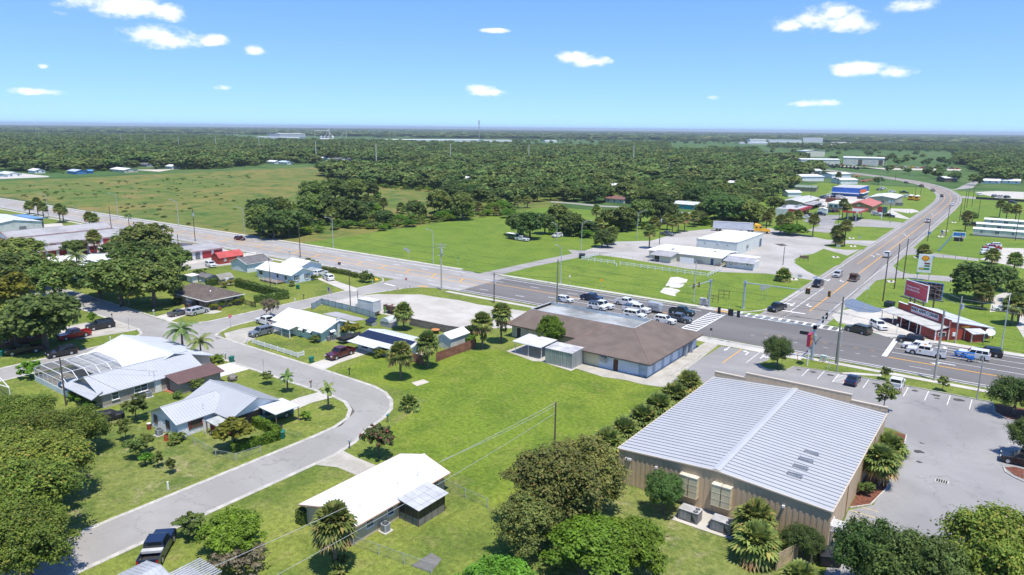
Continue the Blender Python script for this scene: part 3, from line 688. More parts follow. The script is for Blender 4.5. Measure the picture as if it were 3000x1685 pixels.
def door(parent,face,at,c,w=.95,h=2.05,mat=None,z0=.05,name='door',handle=True):
 F=fr(face,at);mb=MB();wbox(mb,F,c-w/2,c+w/2,z0,z0+h,0,.05);o=mb.obj(name,mat or WTR,parent)
 mb=MB()
 for a0,a1,b0,b1 in((c-w/2-.08,c-w/2,z0,z0+h+.08),(c+w/2,c+w/2+.08,z0,z0+h+.08),(c-w/2,c+w/2,z0+h,z0+h+.08)):wbox(mb,F,a0,a1,b0,b1,0,.07)
 mb.obj('door_frame',WTR,o)
 if handle:mb=MB();wbox(mb,F,c+w*.35,c+w*.35+.06,z0+.95,z0+1.05,.05,.1);mb.obj('handle',STEEL,o)
 return o
def battens(parent,face,at,a0,a1,z0,z1,step,mat,w=.05,d=.03,name='siding_ribs'):
 F=fr(face,at);mb=MB();n=int((a1-a0)/step)
 for k in range(n+1):
  x=a0+(a1-a0)*k/n;wbox(mb,F,x-w/2,x+w/2,z0,z1,0,d)
 return mb.obj(name,mat,parent)
def laps(parent,face,at,a0,a1,z0,z1,step,mat,name='lap_siding'):
 F=fr(face,at);mb=MB();n=int((z1-z0)/step)
 for k in range(n):
  z=z0+(z1-z0)*k/n;wbox(mb,F,a0,a1,z,z+.03,0,.03)
 return mb.obj(name,mat,parent)
def condenser(u,v,label,rz=0,mat=None,group='air conditioning condensers'):
 t=thing('condenser',label,'condenser',(u,v,.02),rz,group)
 mb=MB();r=.42
 mb.prism([(-r,-r+.12),(-r+.12,-r),(r-.12,-r),(r,-r+.12),(r,r-.12),(r-.12,r),(-r+.12,r),(-r,r-.12)],.08,.92);mb.obj('casing',mat or CONDGREY,t)
 mb=MB()
 for k in range(7):
  z=.16+k*.1;mb.box(-r-.012,r+.012,-r+.13,r-.13,z,z+.03);mb.box(-r+.13,r-.13,-r-.012,r+.012,z,z+.03)
 mb.obj('louvre',DKMETAL,t)
 mb=MB();mb.tube((0,0,.92),(0,0,.95),.36,n=16);mb.obj('fan_well',BLACK,t)
 mb=MB()
 for k in range(4):a=k*pi/2;mb.tube((0,0,.97),(.36*cos(a),.36*sin(a),.96),.02,n=4)
 mb.obj('fan_guard',STEEL,t)
 MX(-.6,.6,-.6,.6,0,.07).obj('pad',CONC,t)
 return t
def stack(parent,u,v,z,h=.35,r=.06):MT((u,v,z-.1),(u,v,z+h),r,n=6).obj('vent_pipe',GALV,parent)
# ---------------------------------------------------------------- tan metal building
tb=thing('metal_warehouse','large tan ribbed metal building with ridged silver roof by the car park','warehouse',(-24.2,88,0))
tb.location=(0,0,0)
U0,U1,V0,V1,ZE,ZR=-36.2,-12.1,72.2,104.2,4.35,5.15
UC=(U0+U1)/2
mb=MB();mb.add([(U0,V0,0),(U1,V0,0),(U1,V0,ZE),(UC,V0,ZR),(U0,V0,ZE),(U0,V1,0),(U1,V1,0),(U1,V1,ZE),(UC,V1,ZR),(U0,V1,ZE)],[(0,1,2,3,4),(9,8,7,6,5),(1,6,7,2),(5,0,4,9)])
mb.obj('wall',TAN_METAL,tb)
def zroof(u):return ZR-(ZR-ZE)*abs(u-UC)/(UC-U0)
n=80
for k in range(n):
 a=U0+(U1-U0)*k/n;b=U0+(U1-U0)*(k+1)/n
 if k%2==0:mbp=MB();mbp.add([(a,V0-.035,.05),(b,V0-.035,.05),(b,V0-.035,zroof(b)-.05),(a,V0-.035,zroof(a)-.05),(a,V0,.05),(b,V0,.05),(b,V0,zroof(b)-.05),(a,V0,zroof(a)-.05)],[(0,1,2,3),(1,5,6,2),(4,0,3,7),(3,2,6,7),(0,4,5,1)]);mbp.obj('wall_panel',TAN_METAL,tb)
 else:pass
mb=MB();wbox(mb,fr('u+',U1),V0,V1,.05,.2,0,.04);mb.obj('base_flashing',TAN_DARK,tb)
for v in(80.5,88.5,96.5):mb=MB();wbox(mb,fr('u+',U1),v-.08,v+.08,.1,ZE,0,.1);mb.obj('downpipe',M('downpipe_brown',(.33,.22,.10),.5),tb)
for k in range(16):mb=MB();a=V0+2*k;wbox(mb,fr('u+',U1),a+.05,a+1.95,.22,ZE-.1,0,.02);mb.obj('wall_panel',TAN_METAL,tb)
NP=38
rp={}
for side in(0,1):
 ue=U0-.12 if side==0 else U1+.12;ur=UC
 w=(V1-V0)/NP
 mb=MB();zz=lambda u:zroof(u)+.06 if U0<=u<=U1 else ZE+.055
 ptsA=[(ue,0,zz(ue)),(ur,0,ZR+.06),(ur,w-.07,ZR+.06),(ue,w-.07,zz(ue))]
 if side==1:ptsA=ptsA[::-1]
 mb.slab(ptsA,.05)
 seam=[(ue,w-.07,zz(ue)+.075),(ur,w-.07,ZR+.135),(ur,w,ZR+.135),(ue,w,zz(ue)+.075)]
 if side==1:seam=seam[::-1]
 mb.slab(seam,.12,1)
 me=mb.mesh('roof_panel',[GALV2,M('seam_shadow_grey',(.27,.28,.30),.6,.03,.3)])
 for k in range(NP):link('roof_panel',me,tb,(0,V0-.06+k*w,0))
mb=MB();mb.add([(UC-.45,V0-.1,ZR+.12),(UC,V0-.1,ZR+.2),(UC+.45,V0-.1,ZR+.12),(UC-.45,V1,ZR+.12),(UC,V1,ZR+.2),(UC+.45,V1,ZR+.12)],[(0,1,4,3),(1,2,5,4)]);mb.obj('ridge_cap',GALV2,tb)
mb=MB()
for a,b in(((U0-.12,V0-.12,ZE+.02),(UC,V0-.12,ZR+.02)),((UC,V0-.12,ZR+.02),(U1+.12,V0-.12,ZE+.02)),((U1+.14,V0-.1,ZE),(U1+.14,V1,ZE)),((U0-.14,V0-.1,ZE),(U0-.14,V1,ZE))):mb.tube(a,b,.11,n=4)
mb.obj('eave_gutter',TAN_TRIM,tb)
for a,b,h in((U0-.1,-31.5,5.2),(-31.5,-16.6,6.0),(-16.6,U1+.1,5.2)):
 mb=MB();mb.box(a,b,V1-.05,V1+.25,3.6,h);mb.box(a-.05,b+.05,V1-.12,V1+.32,h,h+.1,1);mb.obj('parapet',[TAN_METAL,TAN_TRIM],tb)
 n_=int((b-a)/.85)
 for q in range(n_):mb=MB();wbox(mb,fr('v-',V1-.05),a+(b-a)*(q+.06)/n_,a+(b-a)*(q+.94)/n_,ZE+.3,h-.02,0,.025);mb.obj('parapet_panel',TAN_METAL,tb)
mb=MB();mb.box(U0,U1,V1,V1+.2,0,5.1);mb.obj('front_wall',TAN_METAL,tb)
for code in('o440,1125','o385,1195','o330,1270','o270,1350'):
 u,v=G(code,4.8);z=zroof(u)+.1
 mb=MB();mb.box(u-.75,u+.75,v-.3,v-.22,z,z+.2);mb.box(u-.75,u+.75,v+.22,v+.3,z,z+.2);mb.box(u-.8,u-.72,v-.3,v+.3,z,z+.32);mb.box(u+.72,u+.8,v-.3,v+.3,z,z+.2);mb.obj('roof_curb',STEEL,tb)
for ca in('n1830,430','n2155,530'):
 u,_=G(ca,3.4);
 for k in(-1,1):
  mb=MB();mb.box(u+k*.56-.5,u+k*.56+.5,V0-.75,V0-.03,1.3,3.75)
  for zz_ in(1.3,2.1,2.9):mb.box(u+k*.56-.52,u+k*.56+.52,V0-.77,V0-.03,zz_,zz_+.05)
  mb.box(u+k*.56-.53,u+k*.56+.53,V0-.79,V0-.03,3.75,3.85,1);mb.obj('duct_chase',[CREAM,M('cream_cap',(.66,.62,.50),.5)],tb)
LAMPW=M('lamp_housing',(.70,.70,.68),.4)
for c0 in('n1118,282','n1150,270','n1176,278','n1420,375','p140,760'):
 u,_=G(c0,3.6);mb=MB();mb.box(u-.13,u+.13,V0-.34,V0-.03,3.3,3.55);mb.box(u-.05,u+.05,V0-.1,V0,3.4,3.7,1);mb.obj('wall_lamp',[LAMPW,DKMETAL],tb)
for c0,z in(('n1690,630',1.2),('n1990,725',1.2),('n1410,540',1.3)):
 u,_=G(c0,1.5);mb=MB();mb.box(u-.2,u+.2,V0-.24,V0-.03,z,z+.8);mb.tube((u,V0-.1,0),(u,V0-.1,z),.03,n=6);mb.obj('electrical_box',M('grey_box',(.36,.42,.47),.5),tb)
mb=MB();wbox(mb,fr('u+',U1),72.9,73.9,.05,2.1,.02,.06);mb.obj('rear_door',M('tan_door',(.30,.25,.19),.6),tb)
u,v=G('p710,925',2.7);aw=MB()
for k in range(8):aw.box(U1+.04,U1+1.3,v-.85+.22*k,v-.85+.22*k+.1,2.65-.0*k,2.7)
aw.box(U1+1.26,U1+1.34,v-.9,v+.95,2.6,2.74);aw.box(U1+.02,U1+.06,v-.9,v+.95,2.6,2.9);aw.obj('slatted_awning',WTR,tb)
mb=MB();mb.box(U1+.03,U1+1.1,72.3,73.9,2.1,2.16);mb.obj('door_canopy',STEEL,tb)
# rooftop-style package units standing on the slab behind
sheet('equipment_pad',[G(c)for c in 'n1605,885 n1660,820 n1790,700 n2280,930 n2235,1010 n2210,1090 n1950,1005'.split()],.04,CONC,'concrete pad under two air handling units behind tan building','pad')
def package_unit(code,label):
 u,v=G(code);t=thing('air_handler',label,'air conditioner',(u,v,.05),0,'air handling units behind the tan building')
 MX(-1.1,1.1,-.68,.68,.1,1.25).obj('cabinet',DKMETAL,t)
 MX(-1.14,1.14,-.72,.72,1.25,1.31).obj('lid',M('unit_lid',(.42,.41,.40),.6,.15,1.2),t)
 MB().add([(-1.5,-.5,.55),(-1.1,-.5,.55),(-1.1,-.5,1.1),(-1.5,.4,.55),(-1.1,.4,.55),(-1.1,.4,1.1)],[(0,1,2),(5,4,3),(0,2,5,3),(1,0,3,4),(2,1,4,5)]).obj('intake_hood',DKMETAL,t)
 for x,y in((.7,.32),(.7,-.32)):
  mb=MB();mb.tube((x,y,1.31),(x,y,1.34),.27,n=16);f=mb.obj('fan_well',BLACK,t)
  mb=MB()
  for k in range(6):a=k*pi/6;mb.tube((x-.26*cos(a),y-.26*sin(a),1.36),(x+.26*cos(a),y+.26*sin(a),1.36),.012,n=4)
  mb.obj('fan_guard',STEEL,f)
 MB().add([(.35,-.69,.2),(.9,-.69,.2),(.35,-.69,1.15)],[(0,1,2)]).obj('open_panel',BLACK,t)
 for x in(-.75,-.35):MX(x-.16,x+.16,-.7,-.66,.3,1.1).obj('access_panel',M('unit_panel',(.26,.26,.27),.5),t)
 MX(-1.05,1.05,-.62,.62,0,.1).obj('skid',BLACK,t)
package_unit('n1790,885','grey air handling unit on pad nearer the bushy shrub');package_unit('n2115,995','grey air handling unit on pad nearer the palms')
# ---------------------------------------------------------------- abandoned brown-roofed building
ab=thing('abandoned_building','abandoned blue and cream building with brown shingle hip roof and flat well','building')
E0,Z1,ZD=2.75,2.85,5.0
UA,UB,VN,VF=-66.6,-49.7,108.5,130.6
UW,VW=-83.0,114.4
MB().prism([(UA+.3,VN),(UB,VN),(UB,VF),(UW,VF),(UW,VW),(UA+.3,VW)],0,E0).obj('wall',BLUEWALL,ab)
o=.9
N_,E_,W_=(UB+o,VN-o,E0),(UB+o,VF+o,E0),(UA-o+.3,VN-o,E0)
val_=(UA-o+.3,VW-o,E0);L_=(UW-o,VW-o,E0);FL_=(UW-o,VF+o,E0)
d1,d2,d3,d4,d5=(-81.9,120.2,ZD),(-81.9,127.4,ZD),(-58,127.4,ZD),(-58,119.6,ZD),(-62.5,119.6,ZD)
for f in([W_,N_,d4,d5],[N_,E_,d3,d4],[val_,W_,d5],[L_,val_,d5,(-81.9,119.6,ZD)],[FL_,L_,(-81.9,119.6,ZD),d2],[E_,FL_,d2,d3]):
 A=[Vector(p)for p in f]
 if(A[1]-A[0]).cross(A[2]-A[0]).z<0:f=f[::-1]
 MB().slab(f,.14).obj('roof_slope',SHINGLE,ab)
MB().prism([(-81.9,119.6),(-58,119.6),(-58,127.4),(-81.9,127.4)],ZD-1.2,ZD-.62).obj('flat_roof_well',FLATROOF,ab)
mb=MB()
for a,b in(((-81.9,119.6),(-58,119.6)),((-58,119.6),(-58,127.4)),((-81.9,127.4),(-81.9,119.6))):mb.tube((*a,ZD-.02),(*b,ZD-.02),.1,n=4)
mb.obj('roof_flashing',M('flashing_grey',(.55,.57,.58),.5),ab)
MB().quad((-81.9,127.38,ZD-.62),(-58,127.38,ZD-.62),(-58,127.38,ZD),(-81.9,127.38,ZD)).obj('well_lining',M('well_lining',(.46,.53,.56),.6,.15,.4),ab)
mb=MB()
for a,b in((W_,N_),(N_,E_),(L_,val_),(val_,W_)):mb.tube((a[0],a[1],E0-.14),(b[0],b[1],E0-.14),.09,n=4)
mb.obj('fascia',M('dark_fascia',(.06,.05,.045),.7),ab)
for a,b in((N_,d4),(W_,d5)):mb=MB();mb.tube((a[0],a[1],a[2]+.02),(b[0],b[1],b[2]+.04),.09,n=5);mb.obj('hip_cap',M('hip_cap_brown',(.24,.165,.14),.9,.15,1),ab)
door(ab,'v-',VN,-55.8,1.0,2.1,DOORBROWN)
for a0,a1,m_ in((-66.1,-64.6,YELLOWWALL),(-62.4,-59.2,YELLOWWALL),(-51.4,-49.75,BLUEPANEL)):mb=MB();wbox(mb,fr('v-',VN),a0,a1,.05,E0-.15,0,.03);mb.obj('wall_patch',m_,ab)
mb=MB();wbox(mb,fr('v-',VN),-58.9,-57.7,1.2,2.1,0,.35);wbox(mb,fr('v-',VN),-58.0,-57.5,1.1,2.0,.35,.45);mb.obj('wall_air_conditioner',M('rusty_box',(.40,.39,.34),.7,.25,2),ab)
for v0,v1 in((110.6,111.7),(114.3,115.4),(118.0,119.1),(121.6,122.7)):mb=MB();wbox(mb,fr('u+',UB),v0,v1,.05,E0-.1,0,.04);mb.obj('wall_panel',BLUEPANEL,ab)
for v0,v1 in((108.7,110.5),(111.8,114.2),(115.5,117.9),(119.2,121.5)):mb=MB();wbox(mb,fr('u+',UB),v0,v1,.3,E0-.2,0,.02);mb.obj('boarded_bay',M('pale_blue_board',(.66,.73,.80),.8,.06,.6),ab)
for vv in(124.2,127.0):MX(UB+.1,UB+.75,vv-.3,vv+.3,0,E0).obj('porch_pillar',M('grey_block',(.34,.38,.42),.9,.15,2),ab)
mb=MB();wbox(mb,fr('v-',VW),-82.9,-66,.05,E0-.12,0,.03);mb.obj('cream_wing_wall',YELLOWWALL,ab)
door(ab,'v-',VW-.03,-81.2,1.0,2.1,BLACK);mb=MB();wbox(mb,fr('v-',VW-.03),-80.5,-78.9,.1,2.2,0,.05);mb.obj('board_panel',M('bare_board',(.56,.52,.45),.8,.1,1),ab)
# corrugated utility shed and rusty carport
cs=thing('corrugated_shed','windowless corrugated grey metal shed against the abandoned building','shed')
a0,a1,b0,b1=-68.1,-62.35,104.35,108.4
CORR=M('corrugated_zinc',(.40,.42,.42),.5,.2,.8,metal=.3,dirt=.3,stretch=(4,4,.25))
MX(a0,a1,b0,b1,.03,2.9).obj('wall',CORR,cs)
battens(cs,'v-',b0,a0+.05,a1-.05,.05,2.85,.36,CORR,.12,.035);battens(cs,'u+',a1,b0+.05,b1-.05,.05,2.85,.36,CORR,.12,.035)
for k in range(8):
 x=a0-.08+(a1-a0+.16)*k/8;MB().slab([(x,b0-.12,2.95),(x+.7,b0-.12,2.95),(x+.7,b1+.05,3.1),(x,b1+.05,3.1)],.04).obj('roof_panel',M('zinc_roof',(.52,.51,.50),.55,.2,.6,dirt=.45),cs)
cp=thing('carport','rusty white carport on thin posts beside the abandoned building','carport')
P1,P2,P3=G('y1413,575'),G('y1640,640'),G('y1875,690')
for P in(P1,P2,P3):MT((*P,0),(*P,2.35),.06,n=8).obj('post',WTR,cp)
for P in((P1[0]-.3,P1[1]+4.6),(P3[0]+.2,P3[1]+4.5)):MT((*P,0),(*P,2.3),.06,n=8).obj('post',WTR,cp)
RUST=M('rusty_white_sheet',(.66,.66,.65),.6,.1,.5,c2=(.40,.17,.06),lo=.58,hi=.74)
for k in range(11):
 t0,t1=k/11,(k+.94)/11;pa=(P1[0]-.4+(P3[0]-P1[0]+.7)*t0,P1[1]-.5+(P3[1]-P1[1])*t0);pb=(P1[0]-.4+(P3[0]-P1[0]+.7)*t1,P1[1]-.5+(P3[1]-P1[1])*t1)
 MB().slab([(*pa,2.45),(*pb,2.45),(pb[0],pb[1]+5.6,2.6),(pa[0],pa[1]+5.6,2.6)],.05).obj('roof_sheet',RUST,cp)
mb=MB();mb.tube((P1[0]-.4,P1[1]-.5,2.36),(P3[0]+.3,P3[1]-.5,2.36),.07,n=4);mb.obj('roof_beam',WTR,cp)
MX(-76.5,-71.2,110.8,112.6,0,1.9).obj('store_cupboard',M('dusty_blue',(.30,.38,.45),.8,.1,1),cp)
# ---------------------------------------------------------------- house C: long white roof, beige walls
hc=thing('beige_house','beige bungalow with long bright white roof and dark screened porch','house')
gable(hc,-58.7,-51.5,43.4,57.6,'v',2.35,3.35,BEIGE,WRF,.5,0,M('rust_edge',(.50,.33,.24),.7),.55)
for c,w in((45.9,.95),(48.9,.85),(56.0,1.1)):window(hc,'u+',-51.5,c,1.05,w,.95,None,(1,2))
window(hc,'v-',43.4,-56.2,1.0,.9,1.0,None,(1,2))
pr=(-51.45,-48.5,50.1,54.3)
mb=MB();mb.box(pr[0],pr[1],pr[2],pr[3],0,.9)
mb.obj('porch_knee_wall',M('grey_screen_skirt',(.20,.20,.18),.8),hc)
mb=MB();mb.box(pr[0],pr[1]-.02,pr[2]+.02,pr[3]-.02,.9,2.15);mb.obj('porch_screen',DARKGLASS,hc)
mb=MB()
for v in(50.1,51.1,52.2,53.2,54.3):mb.box(pr[1]-.03,pr[1]+.04,v-.04,v+.04,0,2.2)
for u in(-51.3,-50.4,-49.4):mb.box(u-.04,u+.04,pr[2]-.04,pr[2]+.03,0,2.25)
mb.box(pr[0],pr[1]+.04,pr[2]-.04,pr[2]+.02,2.1,2.2);mb.box(pr[1]-.02,pr[1]+.05,pr[2],pr[3],2.08,2.18);mb.obj('porch_frame',M('porch_frame_brown',(.16,.10,.07),.7),hc)
for k in range(5):
 v=49.75+k*.98;MB().slab([(-48.1,v,2.2),(-48.1,v+.95,2.2),(-51.3,v+.95,2.62),(-51.3,v,2.62)],.05).obj('porch_roof_panel',M('porch_roof_sheet',(.46,.47,.475),.5,.08,.8),hc)
stack(hc,-52.9,45.9,3.1);stack(hc,-52.2,57.0,3.0);stack(hc,-53.6,52.2,3.2,.3)
mb=MB();mb.tube((-51.3,49.9,1.5),(-51.3,49.9,4.6),.03,n=6);mb.obj('antenna_mast',M('rust_pole',(.22,.11,.08),.8),hc)
mb=MB();mb.tube((-52.6,54.4,3),(-52.6,54.4,4.3),.045,n=6);mb.obj('service_mast',STEEL,hc)
condenser(*G('l1305,1000'),'grey condenser beside the beige house rear wall',0)
# ---------------------------------------------------------------- house B: white L-shaped house
hb=thing('white_house','white lap sided L shaped house with silver metal roof and red shutters','house')
gable(hb,-96.9,-89.9,46.4,54,'v',2.25,3.75,WWL,GALV2,.3,.42,None,.35)
gable(hb,-97.2,-86.0,52.2,60.0,'u',2.3,3.95,WWL,GALV2,.5,.42,None,.45)
laps(hb,'v-',46.4,-96.9,-89.9,.15,2.2,.2,WWL);laps(hb,'u+',-89.9,46.4,52.2,.15,2.0,.2,WWL)
BOARD=M('brown_window_boards',(.115,.075,.05),.8,.2,3)
for c in(-95.6,-92.4):window(hb,'v-',46.36,c,.95,.8,1.1,BOARD,(1,1),BOARD,sill=False)
window(hb,'u+',-89.86,49.0,.95,1.3,1.0,BOARD,(1,1),BOARD,sill=False)
for c in(48.1,49.9):mb=MB();wbox(mb,fr('u+',-89.86),c-.2,c+.2,.85,2.0,0,.06);mb.obj('shutter',M('maroon_shutter',(.20,.05,.04),.7),hb)
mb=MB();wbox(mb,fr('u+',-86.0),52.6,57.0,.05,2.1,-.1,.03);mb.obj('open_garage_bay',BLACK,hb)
mb=MB();mb.slab([(-86.2,56.4,2.5),(-82.0,56.4,2.3),(-82.0,60.6,2.3),(-86.2,60.6,2.5)],.1);mb.obj('carport_roof',M('pale_carport_roof',(.60,.64,.67),.5,.08,.8),hb)
for p in((-82.2,56.6),(-82.2,60.4)):MT((*p,0),(*p,2.3),.07,n=6).obj('carport_post',WOOD,hb)
for c in('i2040,635','i2150,555','i2155,510','i2275,535'):u,v=G(c,3.5);stack(hb,u,v,3.3,.35)
condenser(*G('i1605,945'),'dark condenser beside the white house gable end')
# red shed with flat grey roof, ladder, wheel
rs=thing('red_shed','small maroon playhouse shed with flat grey roof beside the white house','shed',(*G('i2135,925'),0))
MX(-.2,2.3,-.1,1.6,0,1.7).obj('wall',M('maroon_boards',(.24,.03,.035),.7,.12,2),rs)
MB().slab([(-.6,-.5,1.95),(2.6,-.5,1.75),(2.6,1.9,1.8),(-.6,1.9,2.0)],.12).obj('roof',M('grey_felt_roof',(.40,.42,.40),.9,.15,1),rs)
for x,y in((-.5,-.4),(2.5,-.4)):MX(x-.06,x+.06,y-.06,y+.06,0,1.85).obj('post',WOOD,rs)
mb=MB();mb.box(1.2,1.7,-.12,-.08,.05,.6);mb.obj('dog_door',BLACK,rs)
ld=thing('ladder','white ladder leaning on the maroon shed','ladder',(*G('i2062,930'),0))
mb=MB()
for dx in(-.2,.2):mb.box(dx-.03,dx+.03,-.03,.03,0,2.1)
mb.obj('rail',WTR,ld)
for k in range(7):MX(-.2,.2,-.025,.025,.2+.28*k,.25+.28*k).obj('rung',WTR,ld)
ty=thing('spare_tyre','black tyre leaning by the maroon shed','tyre',(*G('i2125,945'),.33));MT((0,-.1,0),(0,.1,0),.33,n=16).obj('tyre',BLACK,ty);MT((0,-.12,0),(0,.12,0),.17,n=12).obj('rim',STEEL,ty)
bt=thing('drum','orange ribbed plastic drum beside the white house corner','drum',(*G('i1675,1000'),0));mb=MB()
for k in range(4):mb.tube((0,0,.22*k),(0,0,.22*k+.19),.3,n=14)
mb.obj('body',M('orange_plastic',(.45,.09,.04),.5),bt);MT((0,0,.86),(0,0,.9),.24,n=14).obj('lid',BLACK,bt)
dr2=thing('drum','rust red drum with white lid at the white house far corner','drum',(*G('i1503,885'),0));MT((0,0,0),(0,0,.85),.29,n=14).obj('body',M('rust_red_drum',(.26,.05,.04),.6),dr2);MT((0,0,.85),(0,0,.92),.3,n=14).obj('lid',WTR,dr2)
# ---------------------------------------------------------------- house A: taupe, silver roofs
ha=thing('taupe_house','taupe house with long ribbed silver roof and white rear roof beside pool cage','house')
gable(ha,-118.0,-109.3,45.4,61.2,'v',2.25,4.0,BROWNGREY,GALV2,.35,.45,None,.5)
gable(ha,-130.5,-113.5,52.5,65.6,'u',2.35,4.35,BROWNGREY,M('white_silver_roof',(.62,.64,.66),.5,.03,.4),.6,.45,None,.5)
mb=MB();mb.slab([(-119.0,43.6,2.05),(-108.6,43.6,2.05),(-109.2,45.6,2.75),(-118.3,45.6,2.75)],.1);mb.obj('skirt_roof',GALV2,ha)
for k in range(7):
 u=-131.2+k*1.9;MB().slab([(u,49.0,2.2),(u+1.82,49.0,2.2),(u+1.82,52.6,2.6),(u,52.6,2.6)],.08).obj('patio_roof_panel',WRF,ha)
battens(ha,'u+',-109.3,45.6,61.0,.3,2.3,.4,M('taupe_batten',(.27,.245,.215),.8),.04,.025)
for c in(47.3,):window(ha,'u+',-109.28,c,.95,.95,1.1,None,(1,2))
window(ha,'u+',-109.28,51.2,1.0,2.0,1.05,None,(2,2));door(ha,'u+',-109.28,53.9,.9,2.0)
for c in(-115.6,-112.9):window(ha,'v-',45.38,c,1.0,.8,.9,None,(1,2))
mb=MB();wbox(mb,fr('u+',-109.3),45.4,61.2,0,.25,0,.05);mb.obj('plinth',CONC,ha)
stack(ha,*G('i1550,345',3.2),3.0,.9,.05);stack(ha,*G('i1500,310',3.4),3.2,.2)
condenser(*G('i1497,560'),'grey condenser against the taupe house wall')
sd=thing('lean_to_shed','taupe lap sided shed with dark brown metal roof beside taupe house','shed')
mb=MB();mb.add([(-108.9,55.6,0),(-105.6,55.6,0),(-105.6,55.6,1.9),(-108.9,55.6,2.4),(-108.9,62.6,0),(-105.6,62.6,0),(-105.6,62.6,1.9),(-108.9,62.6,2.4)],[(0,1,2,3),(7,6,5,4),(1,5,6,2),(4,0,3,7)]);mb.obj('wall',BROWNGREY,sd)
laps(sd,'u+',-105.6,55.6,62.6,.1,1.9,.22,M('tan_lap_siding',(.38,.345,.29),.75))
slope(sd,[(-105.1,55.0,1.95),(-105.1,63.1,1.95),(-109.0,63.1,2.6),(-109.0,55.0,2.6)],BROWNROOF,.35)
# pool cage: frame, screens, pool
pc=thing('pool_enclosure','white framed screened pool cage beside the taupe house','pool cage')
ca0,ca1,cb0,cb1=-130.4,-118.2,44.2,53.0
H1,H2=2.3,3.5
SCREEN,nt_,p_,out_=nmat('insect_screen')
p_.inputs['Base Color'].default_value=(.05,.055,.055,1);p_.inputs['Roughness'].default_value=.9
tr=nt_.nodes.new('ShaderNodeBsdfTransparent');mx=nt_.nodes.new('ShaderNodeMixShader');mx.inputs[0].default_value=.38
nt_.links.new(tr.outputs[0],mx.inputs[1]);nt_.links.new(p_.outputs[0],mx.inputs[2]);nt_.links.new(mx.outputs[0],out_.inputs['Surface'])
mb=MB();um,u1m=ca0+3,ca1-2
for k in range(6):
 v=cb0+(cb1-cb0)*k/5;pts=[(ca0,v,0),(ca0,v,H1),(um,v,H2),(u1m,v,H2),(ca1,v,H1)]
 if k==0:pts.append((ca1,v,0))
 mb.path(pts,.06,4)
for u,z in((ca0,H1),(um,H2),(u1m,H2),(ca1,H1),(ca0,.9)):mb.tube((u,cb0,z),(u,cb1,z),.06,n=4)
for k in range(8):u=ca0+(ca1-ca0)*k/7;mb.tube((u,cb0,0),(u,cb0,H1),.045,n=4)
mb.tube((ca0,cb0,H1),(ca1,cb0,H1),.06,n=4);mb.tube((ca0,cb0,.9),(ca1,cb0,.9),.06,n=4)
mb.obj('cage_frame',WTR,pc)
mb=MB();mb.quad((ca0,cb0,H1),(ca0,cb1,H1),(um,cb1,H2),(um,cb0,H2));mb.quad((um,cb0,H2),(um,cb1,H2),(u1m,cb1,H2),(u1m,cb0,H2));mb.quad((u1m,cb0,H2),(u1m,cb1,H2),(ca1,cb1,H1),(ca1,cb0,H1));mb.quad((ca0,cb0,.9),(ca1,cb0,.9),(ca1,cb0,H1),(ca0,cb0,H1));mb.quad((ca0,cb1,.9),(ca0,cb0,.9),(ca0,cb0,H1),(ca0,cb1,H1));mb.quad((ca0,cb0,H1),(um,cb0,H2),(u1m,cb0,H2),(ca1,cb0,H1));mb.obj('screen_panel',SCREEN,pc)
mb=MB();mb.box(ca0-.03,ca1,cb0-.04,cb0-.01,0,.88);mb.box(ca0-.04,ca0-.01,cb0,cb1,0,.88);mb.obj('kick_panel',M('frosted_kick_panel',(.55,.62,.66),.5),pc)
pl=thing('above_ground_pool','round blue swimming pool inside the screened cage','pool',(-121.6,46.6,0))
mb=MB();mb.tube((0,0,0),(0,0,1.1),2.2,n=32,cap=False);mb.obj('pool_wall',M('pool_wall_blue',(.05,.18,.38),.5),pl)
MT((0,0,1.0),(0,0,1.02),2.15,n=32).obj('water',glassy('pool_water',(.03,.16,.34),.04),pl)
mb=MB()
for k in range(32):a,b=k*pi/16,(k+1)*pi/16;mb.tube((2.2*cos(a),2.2*sin(a),1.1),(2.2*cos(b),2.2*sin(b),1.1),.07,n=4)
mb.obj('pool_rim',M('pool_rim',(.10,.20,.33),.5),pl)
sheet('pool_deck',[(ca0,cb0),(ca1,cb0),(ca1,cb1),(ca0,cb1)],.03,CONC_D,'beige deck inside the pool cage','deck')
tk=thing('water_tank','white cylindrical pool filter tank in the screened cage','tank',(-124.9,46.2,.03));MT((0,0,0),(0,0,1.3),.45,n=16).obj('body',WTR,tk);MT((0,0,1.3),(0,0,1.45),.3,.1,n=16).obj('cap',WTR,tk)
# edge of a second cage at the left border
pc2=thing('pool_enclosure','corner of a white screened enclosure at the left border','pool cage')
mb=MB();z2=2.2
for p,q in(((-131.5,35.5,z2+1),(-123.6,38.2,z2)),((-131.5,38.8,z2+1),(-123.6,38.2,z2)),((-123.6,38.2,0),(-123.6,38.2,z2)),((-131.5,35.5,0),(-123.6,38.2,.1)),((-127,37,.1),(-127,37,2.6)),((-129.5,36,.1),(-129.5,36,2.9))):mb.tube(p,q,.07,n=4)
mb.obj('cage_frame',WTR,pc2);MB().quad((-131.5,35.5,.1),(-123.6,38.2,.1),(-123.6,38.2,z2),(-131.5,35.5,z2+1)).obj('screen_panel',SCREEN,pc2)
